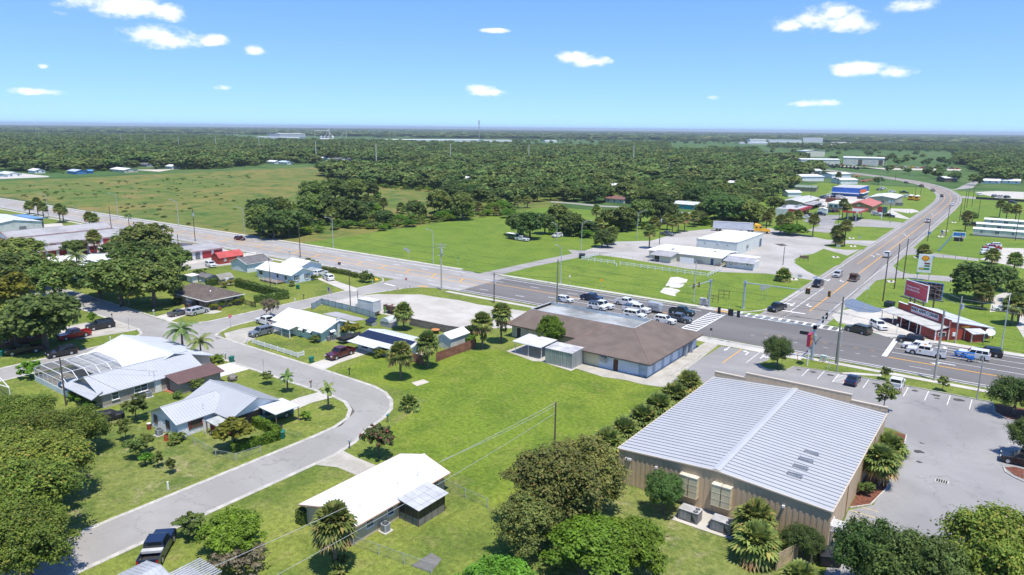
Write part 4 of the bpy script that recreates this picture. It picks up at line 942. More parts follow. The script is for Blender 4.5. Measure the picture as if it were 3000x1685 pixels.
# ---------------------------------------------------------------- mint green house
hg=thing('mint_green_house','mint green house with broad white metal roof and window awnings','house')
gable(hg,-126.0,-110.6,87.7,96.2,'u',2.1,3.6,MINT,WRF,.3,0,WTR,.5)
mb=MB();mb.slab([(-123.5,85.3,1.9),(-117.6,85.3,1.9),(-117.6,87.4,2.25),(-123.5,87.4,2.25)],.1);mb.obj('porch_roof',WRF,hg)
mb=MB()
for u in(-123.3,-120.4,-117.8):mb.box(u-.08,u+.08,85.5,85.66,0,1.9)
mb.box(-123.3,-117.8,85.55,85.6,.85,.92)
for k in range(18):mb.box(-123.2+.3*k,-123.15+.3*k,85.56,85.59,.1,.85)
mb.obj('porch_railing',WTR,hg)
mb=MB();mb.slab([(-120.5,96.4,2.5),(-111.0,96.4,2.4),(-111.0,100,2.1),(-120.5,100,2.2)],.1);mb.obj('patio_roof',GREYROOF,hg)
mb=MB();wbox(mb,fr('v-',87.7),-125.9,-123.6,.05,2.0,0,.04);mb.obj('garage_door',M('pale_blue_door',(.55,.62,.70),.6),hg)
window(hg,'v-',87.7,-121.0,.9,.8,1.0,None,(1,2));door(hg,'v-',87.7,-118.9)
for c in(-116.4,-114.0,):window(hg,'v-',87.7,c+.4,1.0,.7,.8,None,(1,2))
for c in(90.2,93.4):window(hg,'u+',-110.6,c,.9,.9,.9,None,(1,2))
def awning(par,face,at,c,z,w=1.3,d=.8):
 F=fr(face,at);mb=MB();mb.slab([F(c-w/2,z,0),F(c+w/2,z,0),F(c+w/2,z-.45,d),F(c-w/2,z-.45,d)][::(1 if face in('u-','v+')else-1)],.04);return mb.obj('awning',WRF,par)
for c in(-116.3,-113.6):awning(hg,'v-',87.7,c,2.15)
for c in(90.2,93.4):awning(hg,'u+',-110.6,c,2.2)
MX(-110.55,-110.2,91.6,92.3,0,4.1).obj('chimney',M('grey_block_chimney',(.50,.54,.52),.9,.15,3),hg)
mb=MB();mb.box(-110.5,-109.9,88.9,89.4,0,.9);mb.box(-110.5,-110.0,89.7,90.2,0,1.1);mb.obj('utility_meter',DKMETAL,hg)
condenser(*G('f1130,1015'),'dark green condenser at the mint house side',0,M('green_condenser',(.10,.16,.15),.6))
# ---------------------------------------------------------------- solar house
hs=thing('solar_panel_house','white cottage with grey metal roof carrying dark solar panels','house')
gable(hs,-101.6,-88.9,89.2,96.4,'u',2.1,3.0,WWL,M('silver_white_roof',(.66,.69,.72),.4,.04,.4),.7,.45,WTR,.5)
mb=MB();mb.slab([(-102.4,87.2,1.9),(-95.0,87.2,1.9),(-95.0,88.9,2.0),(-102.4,88.9,2.0)],.1);mb.obj('porch_roof',M('silver_white_roof',(.66,.69,.72)),hs)
PVM=M('solar_cells',(.018,.022,.045),.15,.1,2,spec=.6)
for k in range(9):
 u0=-102.0+k*1.45;z0=2.1+(3.0-2.1)*(90.1-89.2)/3.6+.2;z1=2.1+(3.0-2.1)*(92.3-89.2)/3.6+.2
 mb=MB();mb.slab([(u0,89.8,z0),(u0+1.38,89.8,z0),(u0+1.38,92.3,z1),(u0,92.3,z1)],.05);mb.obj('solar_panel',PVM,hs)
window(hs,'v-',89.2,-99.6,.7,1.5,1.1,BLACK,(3,1));window(hs,'v-',89.2,-97.4,.8,.7,1.0,None,(1,2));door(hs,'v-',89.2,-96.2);window(hs,'v-',89.2,-93.4,.8,1.6,1.0,None,(2,1));window(hs,'u+',-88.9,92.6,.9,1.0,.9)
for c in(-97.95,-96.85,-94.45,-92.35):mb=MB();wbox(mb,fr('v-',89.2),c-.13,c+.13,.7,1.9,0,.05);mb.obj('shutter',M('dark_shutter',(.06,.05,.05),.7),hs)
ws=thing('white_shed','tall white vinyl shed with ridged white roof near the cedar fence','shed')
gable(ws,-90.2,-87.0,99.8,105.2,'v',2.2,2.95,M('grey_white_vinyl',(.55,.56,.56),.6),WRF,.15,0,WTR,.2)
gb=thing('garden_shed','small grey garden shed with domed white greenhouse beside','shed',(*G('f1610,880'),0));MX(-.5,2.6,0,2.2,0,1.2).obj('wall',M('grey_fence_paint',(.36,.36,.36),.8),gb)
mb=MB()
for k in range(8):
 a,b=pi*k/8,pi*(k+1)/8;mb.quad((1+1.2*cos(a),-.1,1.2+.9*sin(a)),(1+1.2*cos(b),-.1,1.2+.9*sin(b)),(1+1.2*cos(b),2.3,1.2+.9*sin(b)),(1+1.2*cos(a),2.3,1.2+.9*sin(a)))
mb.add([(1+1.2*cos(pi*k/8),-.1,1.2+.9*sin(pi*k/8))for k in range(9)],[tuple(range(9))]);mb.obj('domed_roof',M('frosted_plastic',(.52,.56,.57),.4),gb)
sv=thing('tilted_solar_panel','tilted solar panel on a low grey box behind the solar house','solar panel',(*G('f1490,870'),0));MX(-.9,1.1,-.4,1.2,0,.8).obj('box',M('grey_fence_paint',(.36,.36,.36)),sv);MB().slab([(-1,-.6,.95),(1.2,-.6,.95),(1.2,1.2,1.5),(-1,1.2,1.5)],.06).obj('panel',PVM,sv)
ttn=thing('fire_pit','round orange topped table in the fenced back garden','table',(*G('f2150,950'),0));MT((0,0,0),(0,0,.75),.55,.75,n=16).obj('base',BLACK,ttn);MT((0,0,.75),(0,0,.85),.9,n=20).obj('top',M('orange_top',(.55,.24,.08),.6),ttn)
# ---------------------------------------------------------------- brown shingle house
hn=thing('brown_roof_house','tan ranch house with dark brown shingle hip roof and clipped shrubs','house')
MX(-166,-151.4,88.0,96.6,0,2.3).obj('wall',M('tan_stucco',(.45,.34,.22),.85,.08,.6),hn)
hiproof(hn,-166,-151.4,88.0,96.6,2.3,4.2,SHINGLE2,.8,2.8)
mb=MB()
for a,b in(((-166.8,87.2),(-150.6,87.2)),((-150.6,87.2),(-150.6,97.4))):mb.tube((*a,2.27),(*b,2.27),.1,n=4)
mb.obj('fascia',WTR,hn)
MB().add([(-154.6,90.6,3.75),(-151.9,91.0,2.85),(-154.4,93.6,3.8)],[(0,1,2)]).obj('gable_vent',WTR,hn)
window(hn,'v-',88,-157.4,.7,1.6,1.0,None,(3,2));window(hn,'v-',88,-163.4,.8,.8,1.1,None,(2,2));window(hn,'u+',-151.4,95.2,.8,1.2,1.1,None,(2,2));door(hn,'v-',88,-160.0)
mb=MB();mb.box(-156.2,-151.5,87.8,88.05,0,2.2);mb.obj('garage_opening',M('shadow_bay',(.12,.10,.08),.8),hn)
# ---------------------------------------------------------------- pale blue house by the highway, garage
hw2=thing('pale_blue_house','pale blue house with white metal roofs and wooden deck near the highway','house')
gable(hw2,-175.2,-159.7,117.6,125.0,'u',2.5,3.9,PALEBLUE,WRF,.3,0,WTR,.4)
gable(hw2,-174.5,-166.5,125.2,133.4,'u',2.6,3.9,PALEBLUE,WRF,.4,0,WTR,.4)
laps(hw2,'v-',117.6,-175.2,-159.7,.2,2.5,.25,PALEBLUE);laps(hw2,'u+',-159.7,117.6,125,.2,2.5,.25,PALEBLUE)
SHUT=M('dark_green_shutter',(.05,.075,.07),.7)
for c,w in((-173.2,1.6),(-165.6,.9),(-162.0,1.0)):window(hw2,'v-',117.57,c,.95,w,1.1,None,(1,1))
for c,w in((119.4,.9),(122.8,1.0)):
 window(hw2,'u+',-159.67,c,.9,w,1.2,None,(2,2))
 for s in(-1,1):mb=MB();wbox(mb,fr('u+',-159.67),c+s*(w/2+.22)-.13,c+s*(w/2+.22)+.13,.85,2.2,0,.06);mb.obj('shutter',SHUT,hw2)
door(hw2,'v-',117.57,-168.8,z0=.4)
mb=MB();mb.box(-170.2,-162.4,114.8,117.5,.25,.4);mb.obj('deck',WOOD,hw2)
mb=MB()
for u in(-170.2,-168.2,-166.2,-164.2,-162.4):mb.box(u-.05,u+.05,114.8,114.9,0,1.3)
mb.box(-170.2,-162.4,114.82,114.88,1.2,1.28);mb.box(-170.2,-162.4,114.82,114.88,.75,.81);mb.obj('deck_railing',WTR,hw2)
hg2=thing('detached_garage','pale blue garage with dark shingle hip roof near red barn shed','garage')
laps(hg2,'v-',119.3,-190.4,-182.4,.2,2.5,.3,PALEBLUE)
gable(hg2,-190.4,-182.4,119.3,127.6,'v',2.6,3.9,PALEBLUE,SHINGLE_G,.3,0,WTR,.3)
# ---------------------------------------------------------------- red gambrel barn, small sheds
def gambrel(t,u0,u1,v0,v1,zw,zm,zt,wall,roof,axis='v',ins=.55):
 uc=(u0+u1)/2;um0=u0+(uc-u0)*(1-ins);um1=u1-(u1-uc)*(1-ins)
 P=[(u0,zw),(um0,zm),(uc,zt),(um1,zm),(u1,zw)]
 vs=[(u0,v0,0),(u1,v0,0)]+[(a,v0,z)for a,z in P[::-1]];n=len(vs);vs+=[(a,v1,z)for a,b,z in vs]
 MB().add(vs,[tuple(range(n)),tuple(range(n,2*n))[::-1],(1,n+1,n+2,2),(n,0,n-1,2*n-1)]).obj('wall',wall,t)
 Q=[(u0-.15,zw-.1)]+P[1:4]+[(u1+.15,zw-.1)]
 for(a,za),(b,zb)in zip(Q,Q[1:]):
  MB().slab([(a,v0-.15,za+.08),(b,v0-.15,zb+.08),(b,v1+.15,zb+.08),(a,v1+.15,za+.08)],.06).obj('roof_slope',roof,t)
rbn=thing('red_barn_shed','red wooden barn shed with bright red gambrel roof near the highway','shed')
gambrel(rbn,-204.6,-200.4,121.6,130.0,1.9,2.9,3.4,REDWALL,M('bright_red_roof',(.50,.09,.08),.5))
window(rbn,'u+',-200.4,123.6,.9,.6,.7);window(rbn,'u+',-200.4,128.2,.9,.6,.7)
gsd=thing('gambrel_shed','small tan gambrel garden shed with grey roof behind the hedge','shed')
gambrel(gsd,-176.4,-172.6,104.6,108.6,1.7,2.4,2.8,M('tan_boards',(.42,.34,.22),.8),M('grey_green_shingle',(.26,.25,.21),.9))
MX(-173.0,-172.3,106.0,107.0,0,1.9).obj('door',WTR,gsd)
gs2=thing('grey_shed','small grey gabled shed beside the tan gambrel shed','shed')
gable(gs2,-182.4,-177.2,103.6,106.8,'u',1.7,2.3,M('grey_blue_boards',(.45,.50,.52),.8),SHINGLE_G,.2);window(gs2,'v-',103.6,-180.6,.7,.6,.7)
gs3=thing('white_tool_shed','little white flat roofed tool shed by the oaks','shed');MX(-184.4,-181.6,101.9,103.4,0,1.9).obj('wall',WWL,gs3);MB().slab([(-184.8,101.4,2.0),(-181.2,101.4,2.0),(-181.2,103.8,2.15),(-184.8,103.8,2.15)],.1).obj('roof',WRF,gs3);MX(-182.9,-182.1,101.84,101.9,.1,1.7).obj('door',M('pale_blue_door',(.55,.62,.70)),gs3)
# ---------------------------------------------------------------- storage sheds with red doors
def storage(label,u0,u1,v0,v1,axis,ze,zr,end_doors=0,side=None,wall=None,ndoor=10,dw=2.2):
 t=thing('storage_building',label,'storage building',group='red door storage sheds')
 gable(t,u0,u1,v0,v1,axis,ze,zr,wall or WWL,GREYROOF,.35,0,RED,.3)
 if end_doors:
  for k in range(end_doors):
   c=u0+.7+(u1-u0-1.4)*(k+.5)/end_doors;mb=MB();wbox(mb,fr('v-',v0),c-(u1-u0-1.4)/end_doors*.38,c+(u1-u0-1.4)/end_doors*.38,.05,2.1,0,.05);mb.obj('roller_door',RED,t)
 if side:
  for k in range(ndoor):
   c=v0+(v1-v0)*(k+.5)/ndoor;mb=MB();wbox(mb,fr('u+',u1),c-dw/2,c+dw/2,.05,2.1,0,.05);mb.obj('roller_door',RED,t)
 return t
storage('long grey roofed storage shed with red roller doors on its near gable',-277,-266,92.2,127,'v',2.6,4.4,6,True)
storage('low grey roofed storage shed in front of the long one',-259.5,-251.5,81,109,'v',2.4,3.2,0,True,None,9)
storage('grey roofed storage shed behind the long one at the left border',-300,-289,96,131,'v',2.6,4.2,5,False)
storage('small grey roofed storage block nearest the highway',-243,-229,121.5,129.6,'u',2.5,3.3,0,False)
t=storage('grey roofed storage block with red doors beside the red barn shed',-225.4,-213.4,117.4,131.0,'v',2.7,3.6,0,False)
for c,m_ in((119.5,BLACK),(122.2,M('slate_wall',(.16,.17,.18),.8)),(124.6,RED),(126.2,RED),(128.6,RED),(130.0,RED)):mb=MB();wbox(mb,fr('u+',-213.4),c-.8,c+.8,.05,2.3,0,.05);mb.obj('roller_door',m_,t)
mf=thing('metal_building','long pale metal building with low roof at the left border','building')
gable(mf,-352,-316,98,117,'u',4.2,5.6,M('pale_metal_wall',(.58,.60,.56),.6),M('pale_grey_roof',(.62,.66,.68),.5),.3,0,None,.3)
mb=MB();wbox(mb,fr('u+',-316),109,111.4,.1,3,0,.06);mb.obj('door',DKMETAL,mf)
mb=MB();mb.box(-344,-326,117.1,121.4,0,4.2);mb.slab([(-345,117,4.6),(-325,117,4.6),(-325,122,4.3),(-345,122,4.3)],.15,1);mb.obj('side_bay',[DKMETAL,M('blue_trim',(.15,.30,.55),.5)],mf)
# ---------------------------------------------------------------- roofs among the left trees
def small_house(label,u0,u1,v0,v1,axis,roof,wall,ze=2.4,zr=3.5,name='cottage',wins=True):
 t=thing(name,label,'house')
 gable(t,u0,u1,v0,v1,axis,ze,zr,wall,roof,.5,0,WTR,.4)
 if wins:
  for c in(.25,.7):
   x=u0+(u1-u0)*c;window(t,'v-',v0,x,.9,1.0,1.0,None,(2,2),sill=False)
   y=v0+(v1-v0)*c;window(t,'u+',u1,y,.9,1.0,1.0,None,(2,2),sill=False)
 return t
small_house('bright white roofed house half hidden by the left oaks',-226,-209,84,92,'u',WRF,WWL)
small_house('white hip cottage glimpsed behind the left oaks',-236,-226,86,95,'v',WRF,WWL)
small_house('white and blue tarp roofed trailer behind the tall left oak',-232,-220,95,102,'u',M('pale_trailer_roof',(.68,.72,.74),.5),WWL,2.4,2.8)
small_house('grey roofed brick house at the left border under the oak',-168,-156,46.5,56,'u',M('grey_metal_roof',(.40,.42,.44),.5),BRICK,2.3,3.3)
t=thing('corner_house','grey ribbed metal roof at the bottom left under leaves','house')
hx=GL('k1440,1300 k1820,1345 k1960,1185 k2160,1300 k2110,1443',2.3)
MX(-61.6,-57.4,18.5,27.4,0,2.2).obj('wall',BEIGE,t)
slope(t,[(-56.8,18,2.25),(-56.8,27.9,2.25),(-59.5,27.9,2.9),(-59.5,18,2.9)],M('grey_metal_roof',(.50,.52,.54)),.4);slope(t,[(-62.2,18,2.25),(-62.2,27.9,2.25),(-59.5,27.9,2.9),(-59.5,18,2.9)],M('grey_metal_roof',(.50,.52,.54)),.4)
for k in range(11):
 u=-58.6+k*.34;MX(u,u+.1,25.8,31.2,2.2,2.3).obj('pergola_slat',M('slat_metal',(.62,.63,.64),.4,metal=.3),t)
mb=MB();mb.slab([(-58.5,26.2,2.14),(-55.3,26.2,2.14),(-55.3,30.0,2.14),(-58.5,30.0,2.14)],.05);mb.obj('pergola_sheet',M('rusty_pan',(.60,.60,.59),.5,.15,.8,dirt=.5),t)
for p in((-58.4,31),(-55.2,31),(-55.2,26)):MX(p[0]-.06,p[0]+.06,p[1]-.06,p[1]+.06,0,2.2).obj('post',WOOD,t)
# ---------------------------------------------------------------- red corner store (turned 45 degrees)
RZ=radians(45)
mc=thing('corner_store','red corner store with stepped false front and grey porch roof','shop',(-10.0,167.8,0),RZ)
# local frame: +x runs back along the side wall, +y runs left along the facade
FL,DP=15.6,9.6
def redbox(name,x0,x1,y0,y1,z0,z1,m=None):return MX(x0,x1,y0,y1,z0,z1).obj(name,m or REDWALL,mc)
mb=MB();mb.add([(0,0,0),(DP,0,0),(DP,0,2.3),(.25,0,4.0),(0,0,4.0),(0,FL,0),(DP,FL,0),(DP,FL,2.3),(.25,FL,4.0),(0,FL,4.0)],[(4,3,2,1,0),(5,6,7,8,9),(1,2,7,6),(0,5,9,4)]);mb.obj('wall',REDWALL,mc)
slope(mc,[(DP+.9,-.4,2.3),(DP+.9,FL+.4,2.3),(.2,FL+.4,4.05),(.2,-.4,4.05)],M('pale_grey_metal',(.60,.63,.66),.45),.6)
for y0,y1,z in((-.1,1.8,4.4),(1.8,12.6,5.0),(12.6,FL+.1,4.4)):
 mb=MB();mb.box(-.16,.12,y0,y1,2.4,z);mb.obj('false_front',REDWALL,mc)
 MX(-.24,.2,y0-.08,y1+.08,z,z+.12).obj('parapet_cap',WTR,mc)
mb=MB();mb.box(-.25,-.15,3.2,11.4,3.25,4.55);sg=mb.obj('sign_board',M('sign_white',(.80,.80,.82),.5),mc)
MX(-.262,-.25,3.25,11.35,3.25,3.55).obj('sign_band',M('sign_pink_band',(.66,.36,.38),.5),sg)
INK=plain('sign_black',(.012,.012,.014),.6)
fm=Matrix(((0,0,-1),(-1,0,0),(0,1,0))).to_4x4()
def mtext(body,size,y,z,mat,x=-.27,sx=1.0,bold=.02,par=None):
 m4=fm.copy();m4.translation=Vector((x,y,z));return text(body,size,mat,par or mc,m4,bold=bold,sx=sx)
mtext("MARY ANN'S CORNER",.95,7.3,4.05,INK,sx=.84,bold=.035)
mb=MB();mb.box(-.1,0,5,6,3,3.01)
slope(mc,[(-3.3,-.2,2.3),(-3.3,FL+1.5,2.3),(-.16,FL+1.5,2.95),(-.16,-.2,2.95)],M('pale_porch_metal',(.52,.52,.49),.5,.08,.6,dirt=.2),.75,name='porch_roof')
for y in(5.4,7.8,10.4,13.0,FL+1.2):redbox('porch_post',-3.15,-3.03,y-.06,y+.06,0,2.3,WTR)
MX(-3.3,0,4.4,FL+1.4,0,.12).obj('porch_floor',M('dark_red_deck',(.13,.045,.045),.8),mc)
redbox('porch_rail',-3.12,-3.06,5.4,13.0,.85,.92,M('maroon_rail',(.16,.03,.03),.7))
redbox('corner_room',-3.1,-.02,0,4.4,0,2.3);
for y in(.06,4.34):redbox('corner_board',-3.16,-3.02,y-.1,y+.1,0,2.35,WTR)
for x in(-3.1,-.1):redbox('corner_board',x-.08,x+.08,-.07,.03,0,2.4 if x<-1 else 4.0,WTR)
mb=MB();mb.box(-2.6,-.8,-.1,-.02,.95,1.85);wf=mb.obj('window',WTR,mc);MX(-2.5,-.9,-.12,-.1,1.03,1.77).obj('pane',DARKGLASS,wf)
for y,w in((12.0,1.1),(6.7,1.6)):mb=MB();mb.box(-.06,0,y-w/2-.1,y+w/2+.1,.3 if w<1.2 else .9,2.1);wf=mb.obj('window',M('grey_frame',(.22,.22,.24),.6),mc);MX(-.09,-.06,y-w/2,y+w/2,.4 if w<1.2 else 1.0,2.0).obj('pane',GLASS,wf)
YL=plain('yellow_letters',(.70,.52,.03),.5)
m4=Matrix(((1,0,0),(0,0,-1),(0,1,0))).to_4x4();m4.translation=Vector((3.6,-.06,2.72));text('WHISKEY',.48,YL,mc,m4,bold=.01)
redbox('meter_box',.7,1.35,-.2,-.02,.9,1.7,WTR)
redbox('side_store',3.6,6.4,-2.0,-.02,0,1.95);slope(mc,[(3.3,-2.5,1.95),(6.8,-2.5,1.95),(6.8,-.05,2.45),(3.3,-.05,2.45)],M('pale_grey_metal',(.60,.63,.66)),.5,name='side_store_roof')
for x,y in((3.6,-2.0),(6.4,-2.0),(3.6,-.08)):redbox('corner_board',x-.07,x+.07,y-.07,y+.07,0,2.0,WTR)
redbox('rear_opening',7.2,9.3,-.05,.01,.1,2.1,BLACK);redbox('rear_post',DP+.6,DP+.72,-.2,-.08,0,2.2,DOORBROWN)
# satellite dish
sdh=thing('satellite_dish','large white satellite dish on a pole beside the red store','satellite dish',(*G('t1795,1150'),0))
MT((0,0,0),(0,0,2.0),.05,n=8).obj('pole',STEEL,sdh)
mb=MB();nrm=Vector((.1,-.75,.6)).normalized();X=nrm.orthogonal().normalized();Y=nrm.cross(X);ring=[]
for j,(r,d)in enumerate(((.02,0),(.35,.03),(.65,.11),(.85,.2))):
 for k in range(16):a=k*pi/8;ring.append(tuple(Vector((0,-.1,2.1))+nrm*d+(X*cos(a)+Y*sin(a))*r))
fs=[(j*16+k,j*16+(k+1)%16,(j+1)*16+(k+1)%16,(j+1)*16+k)for j in range(3)for k in range(16)]
mb.add(ring,fs);mb.obj('dish',WTR,sdh)
mb=MB();mb.tube((0,-.2,1.7),tuple(Vector((0,-.1,2.1))+nrm*.8),.02,n=4);mb.obj('feed_arm',STEEL,sdh)
# ---------------------------------------------------------------- billboards
def billboard(loc,ang,label,front,lines,w=7.4,h=3.4,z0=4.2,back=True,rim=None):
 t=thing('billboard',label,'billboard',(*loc,0),ang,'pair of angled billboards behind the red store')
 for x in(-w*.3,w*.3):MT((x,.5,0),(x,.5,z0+h*.8),.16,n=10).obj('post',M('rust_brown_steel',(.09,.055,.045),.8,.2,1),t)
 MX(-w/2,w/2,-.02,.1,z0,z0+h).obj('panel',front,t)
 MX(-w/2,w/2,.1,.13,z0,z0+h).obj('backing',M('board_back_dark',(.03,.03,.032),.8),t)
 r=rim or WTR
 mb=MB();mb.box(-w/2-.12,w/2+.12,-.1,.14,z0+h,z0+h+.14);mb.box(-w/2-.12,w/2+.12,-.1,.14,z0-.14,z0);mb.box(-w/2-.14,-w/2,-.1,.14,z0,z0+h);mb.box(w/2,w/2+.14,-.1,.14,z0,z0+h);mb.obj('frame',r,t)
 BW=M('rust_brace',(.26,.17,.12),.8,.2,1)
 for k in range(7):x=-w/2+w*(k+.5)/7;MX(x-.05,x+.05,.13,.28,z0-.3,z0+h).obj('stringer',BW,t)
 for z in(.3,1.2,2.1,3.0):MX(-w/2,w/2,.28,.38,z0+z-.06,z0+z+.06).obj('brace',BW,t)
 mb=MB();mb.box(-w/2-.6,w/2+.2,-.9,-.1,z0-.5,z0-.4);mb.tube((-w/2,-.9,z0-.45),(w/2,-.9,z0-.45),.04,n=5);mb.obj('catwalk',M('dark_catwalk',(.06,.06,.065),.7),t)
 for body,size,x,z,mt in lines:
  m4=Matrix(((1,0,0),(0,0,-1),(0,1,0))).to_4x4();m4.translation=Vector((x,-.04,z0+z));text(body,size,mt,t,m4,align='LEFT',bold=.012)
 return t
PALET=plain('billboard_white_print',(.86,.80,.82),.6)
BBR=M('billboard_red',(.58,.075,.095),.55,.05,.5)
A0,A1=G('t550,200',8.3),G('t885,300',8.3)
bang=math.atan2(A1[1]-A0[1],A1[0]-A0[0])
BBW=math.hypot(A1[0]-A0[0],A1[1]-A0[1])
b1=billboard(((A0[0]+A1[0])/2,(A0[1]+A1[1])/2),bang,'red billboard with white hometown help slogan above the red store',BBR,
 [('Hometown help.',.62,-BBW*.44,2.35,PALET),("It's called service.",.62,-BBW*.44,1.65,PALET)],BBW,3.6,4.6)
c0=(A0[0]+.9,A0[1]+1.0);c1=G('t1105,270',8.1)
ang2=math.atan2(c1[1]-c0[1],c1[0]-c0[0])
billboard(((c0[0]+c1[0])/2,(c0[1]+c1[1])/2),ang2+pi,'back of the second billboard showing brown bracing and blue edge',M('billboard_blue',(.06,.14,.38),.6),[],math.hypot(c1[0]-c0[0],c1[1]-c0[1]),3.6,4.4,rim=M('blue_rim',(.08,.2,.5),.5))
# ---------------------------------------------------------------- horseshoe store complex
PALEYEL=M('pale_yellow_stucco',(.60,.60,.47),.85,.06,.4,dirt=.12)
PALEGREEN=M('pale_green_white_wall',(.62,.65,.60),.8,.05,.4)
WFLAT=M('white_coated_roof',(.80,.80,.79),.6,.08,.25,dirt=.3)
st=thing('roadside_store','low white roofed cream store with painted horseshoe wall','shop')
MX(-101.5,-76.6,218.0,231.6,0,2.55).obj('wall',PALEYEL,st)
MX(-102.3,-76.2,217.2,232.4,2.55,2.75).obj('flat_roof',WFLAT,st)
mb=MB();mb.slab([(-93.8,218.6,2.95),(-76.0,218.6,2.95),(-76.0,224.5,3.7),(-93.8,224.5,3.7)],.2);mb.slab([(-93.8,224.5,3.7),(-76.0,224.5,3.7),(-76.0,231,3.1),(-93.8,231,3.1)],.2);mb.obj('raised_roof',WFLAT,st)
MX(-97.2,-91.4,212.8,218.0,0,2.3).obj('side_room',PALEYEL,st);mb=MB();mb.slab([(-98.6,211.8,2.25),(-91.0,211.8,2.25),(-91.0,218.4,2.95),(-98.6,218.4,2.95)],.15);mb.obj('side_room_roof',GREYROOF,st)
for p in((-98.3,212.2),(-94.9,212.2)):MX(p[0]-.09,p[0]+.09,p[1]-.09,p[1]+.09,0,2.25).obj('post',WTR,st)
mb=MB();wbox(mb,fr('v-',212.8),-97.0,-95.2,.1,2.0,0,.05);mb.obj('door',BLACK,st)
MX(-74.8,-66.4,217.6,223.6,0,2.35).obj('front_room',PALEGREEN,st)
mb=MB();mb.slab([(-75.6,216.6,2.3),(-65.6,216.6,2.3),(-67.0,221.6,3.2),(-75.6,221.6,3.2)],.12);mb.obj('front_room_roof',M('grey_lowslope_roof',(.34,.345,.37),.8,.15,.4),st)
MB().slab([(-76,221.6,3.1),(-67,221.6,3.2),(-67,227,2.9),(-76,227,2.9)],.15).obj('front_room_roof',WFLAT,st)
mb=MB();mb.tube((-75.6,216.55,2.24),(-65.6,216.55,2.24),.09,n=4);mb.obj('fascia',WTR,st)
mb=MB()
for k in range(20):
 a0_,a1_=radians(-225+270*k/20),radians(-225+270*(k+1)/20);c_=(-73.4,1.55)
 pt=lambda a,r:(c_[0]+r*.8*cos(a+pi*0),217.57,c_[1]+r*sin(a))
 a0_,a1_=radians(110+320*k/20),radians(110+320*(k+1)/20)
 mb.quad(pt(a0_,.62),pt(a1_,.62),pt(a1_,.47),pt(a0_,.47))
mb.obj('painted_horseshoe',INK,st)
for x0,x1,z in((-72.2,-71.4,1.95),(-72.2,-71.2,1.65),(-72.2,-71.5,1.3),(-70.3,-69.0,2.0),(-70.2,-69.1,1.5),(-67.6,-66.9,1.9),(-67.6,-66.7,1.5)):
 mb=MB();mb.box(x0,x1,217.55,217.6,z-.06,z+.06);mb.obj('painted_line',M('faded_print',(.36,.38,.40),.8),st)
mb=MB();mb.tube((-68.2,217.58,1.75),(-68.2,217.56,1.75),.26,n=10);mb.obj('painted_emblem',INK,st)
door(st,'v-',218,-79.6,1.0,2.0,M('dark_blue_door',(.05,.09,.15),.6))
MX(-89.6,-84.9,216.0,216.1,0,1.85).obj('white_screen_fence',WTR,st)
for u in(-84.2,-83.2):MX(u-.35,u+.35,217.2,217.9,0,.8).obj('bin',DKMETAL,st)
for c in('r625,470','r665,470','r1265,530'):u,v=G(c,3);MX(u-.4,u+.4,v-.4,v+.4,2.7,3.4 if c[1]=='6' else 3.9).obj('roof_unit',M('roof_unit_grey',(.45,.45,.44),.6),st)
for k,(x,y)in enumerate(((-77.8,217.2),(-76.8,217.4))):
 bk=thing('bicycle',('nearer' if k else 'farther')+' bicycle leaning at the cream store corner','bicycle',(x,y,0),.2)
 for dx in(-.5,.5):
  mb=MB()
  for q in range(12):a,b=q*pi/6,(q+1)*pi/6;mb.tube((dx+.33*cos(a),0,.34+.33*sin(a)),(dx+.33*cos(b),0,.34+.33*sin(b)),.025,n=4)
  mb.obj('wheel',BLACK,bk)
 mb=MB();mb.path([(-.5,0,.34),(-.1,0,.3),(.35,0,.8),(-.2,0,.8),(-.1,0,.3)],.025,4);mb.path([(.5,0,.34),(.33,0,.95)],.025,4);mb.obj('frame',M('bike_red',(.25,.05,.05),.5),bk)
 MX(-.32,-.08,-.06,.06,.85,.91).obj('saddle',BLACK,bk)
wb=thing('block_warehouse','tall pale block warehouse with flat white roof behind the store','warehouse')
MX(-93.6,-79.2,239.6,268.6,0,4.55).obj('wall',PALEGREEN,wb);MX(-93.4,-79.4,239.8,268.4,4.55,4.62).obj('flat_roof',WFLAT,wb)
mb=MB();mb.box(-93.7,-79.1,239.5,239.85,4.55,4.75);mb.box(-79.45,-79.1,239.5,268.7,4.55,4.75);mb.box(-93.7,-79.1,268.4,268.75,4.55,4.75);mb.box(-93.7,-93.35,239.5,268.7,4.55,4.75);mb.obj('parapet',PALEGREEN,wb)
mb=MB();wbox(mb,fr('u+',-79.2),264.6,266.8,0,3.0,0,.06);mb.obj('door',M('blue_grey_door',(.10,.13,.18),.6),wb)
MX(-79.2,-78.9,250.0,251.2,1.4,2.6).obj('meter_bank',M('rust_meter',(.30,.27,.22),.7,.3,2),wb)
for c in(-90.5,-86,-82.5):mb=MB();wbox(mb,fr('v-',239.6),c-.3,c+.3,3.3,3.55,0,.05);mb.obj('wall_vent',DKMETAL,wb)
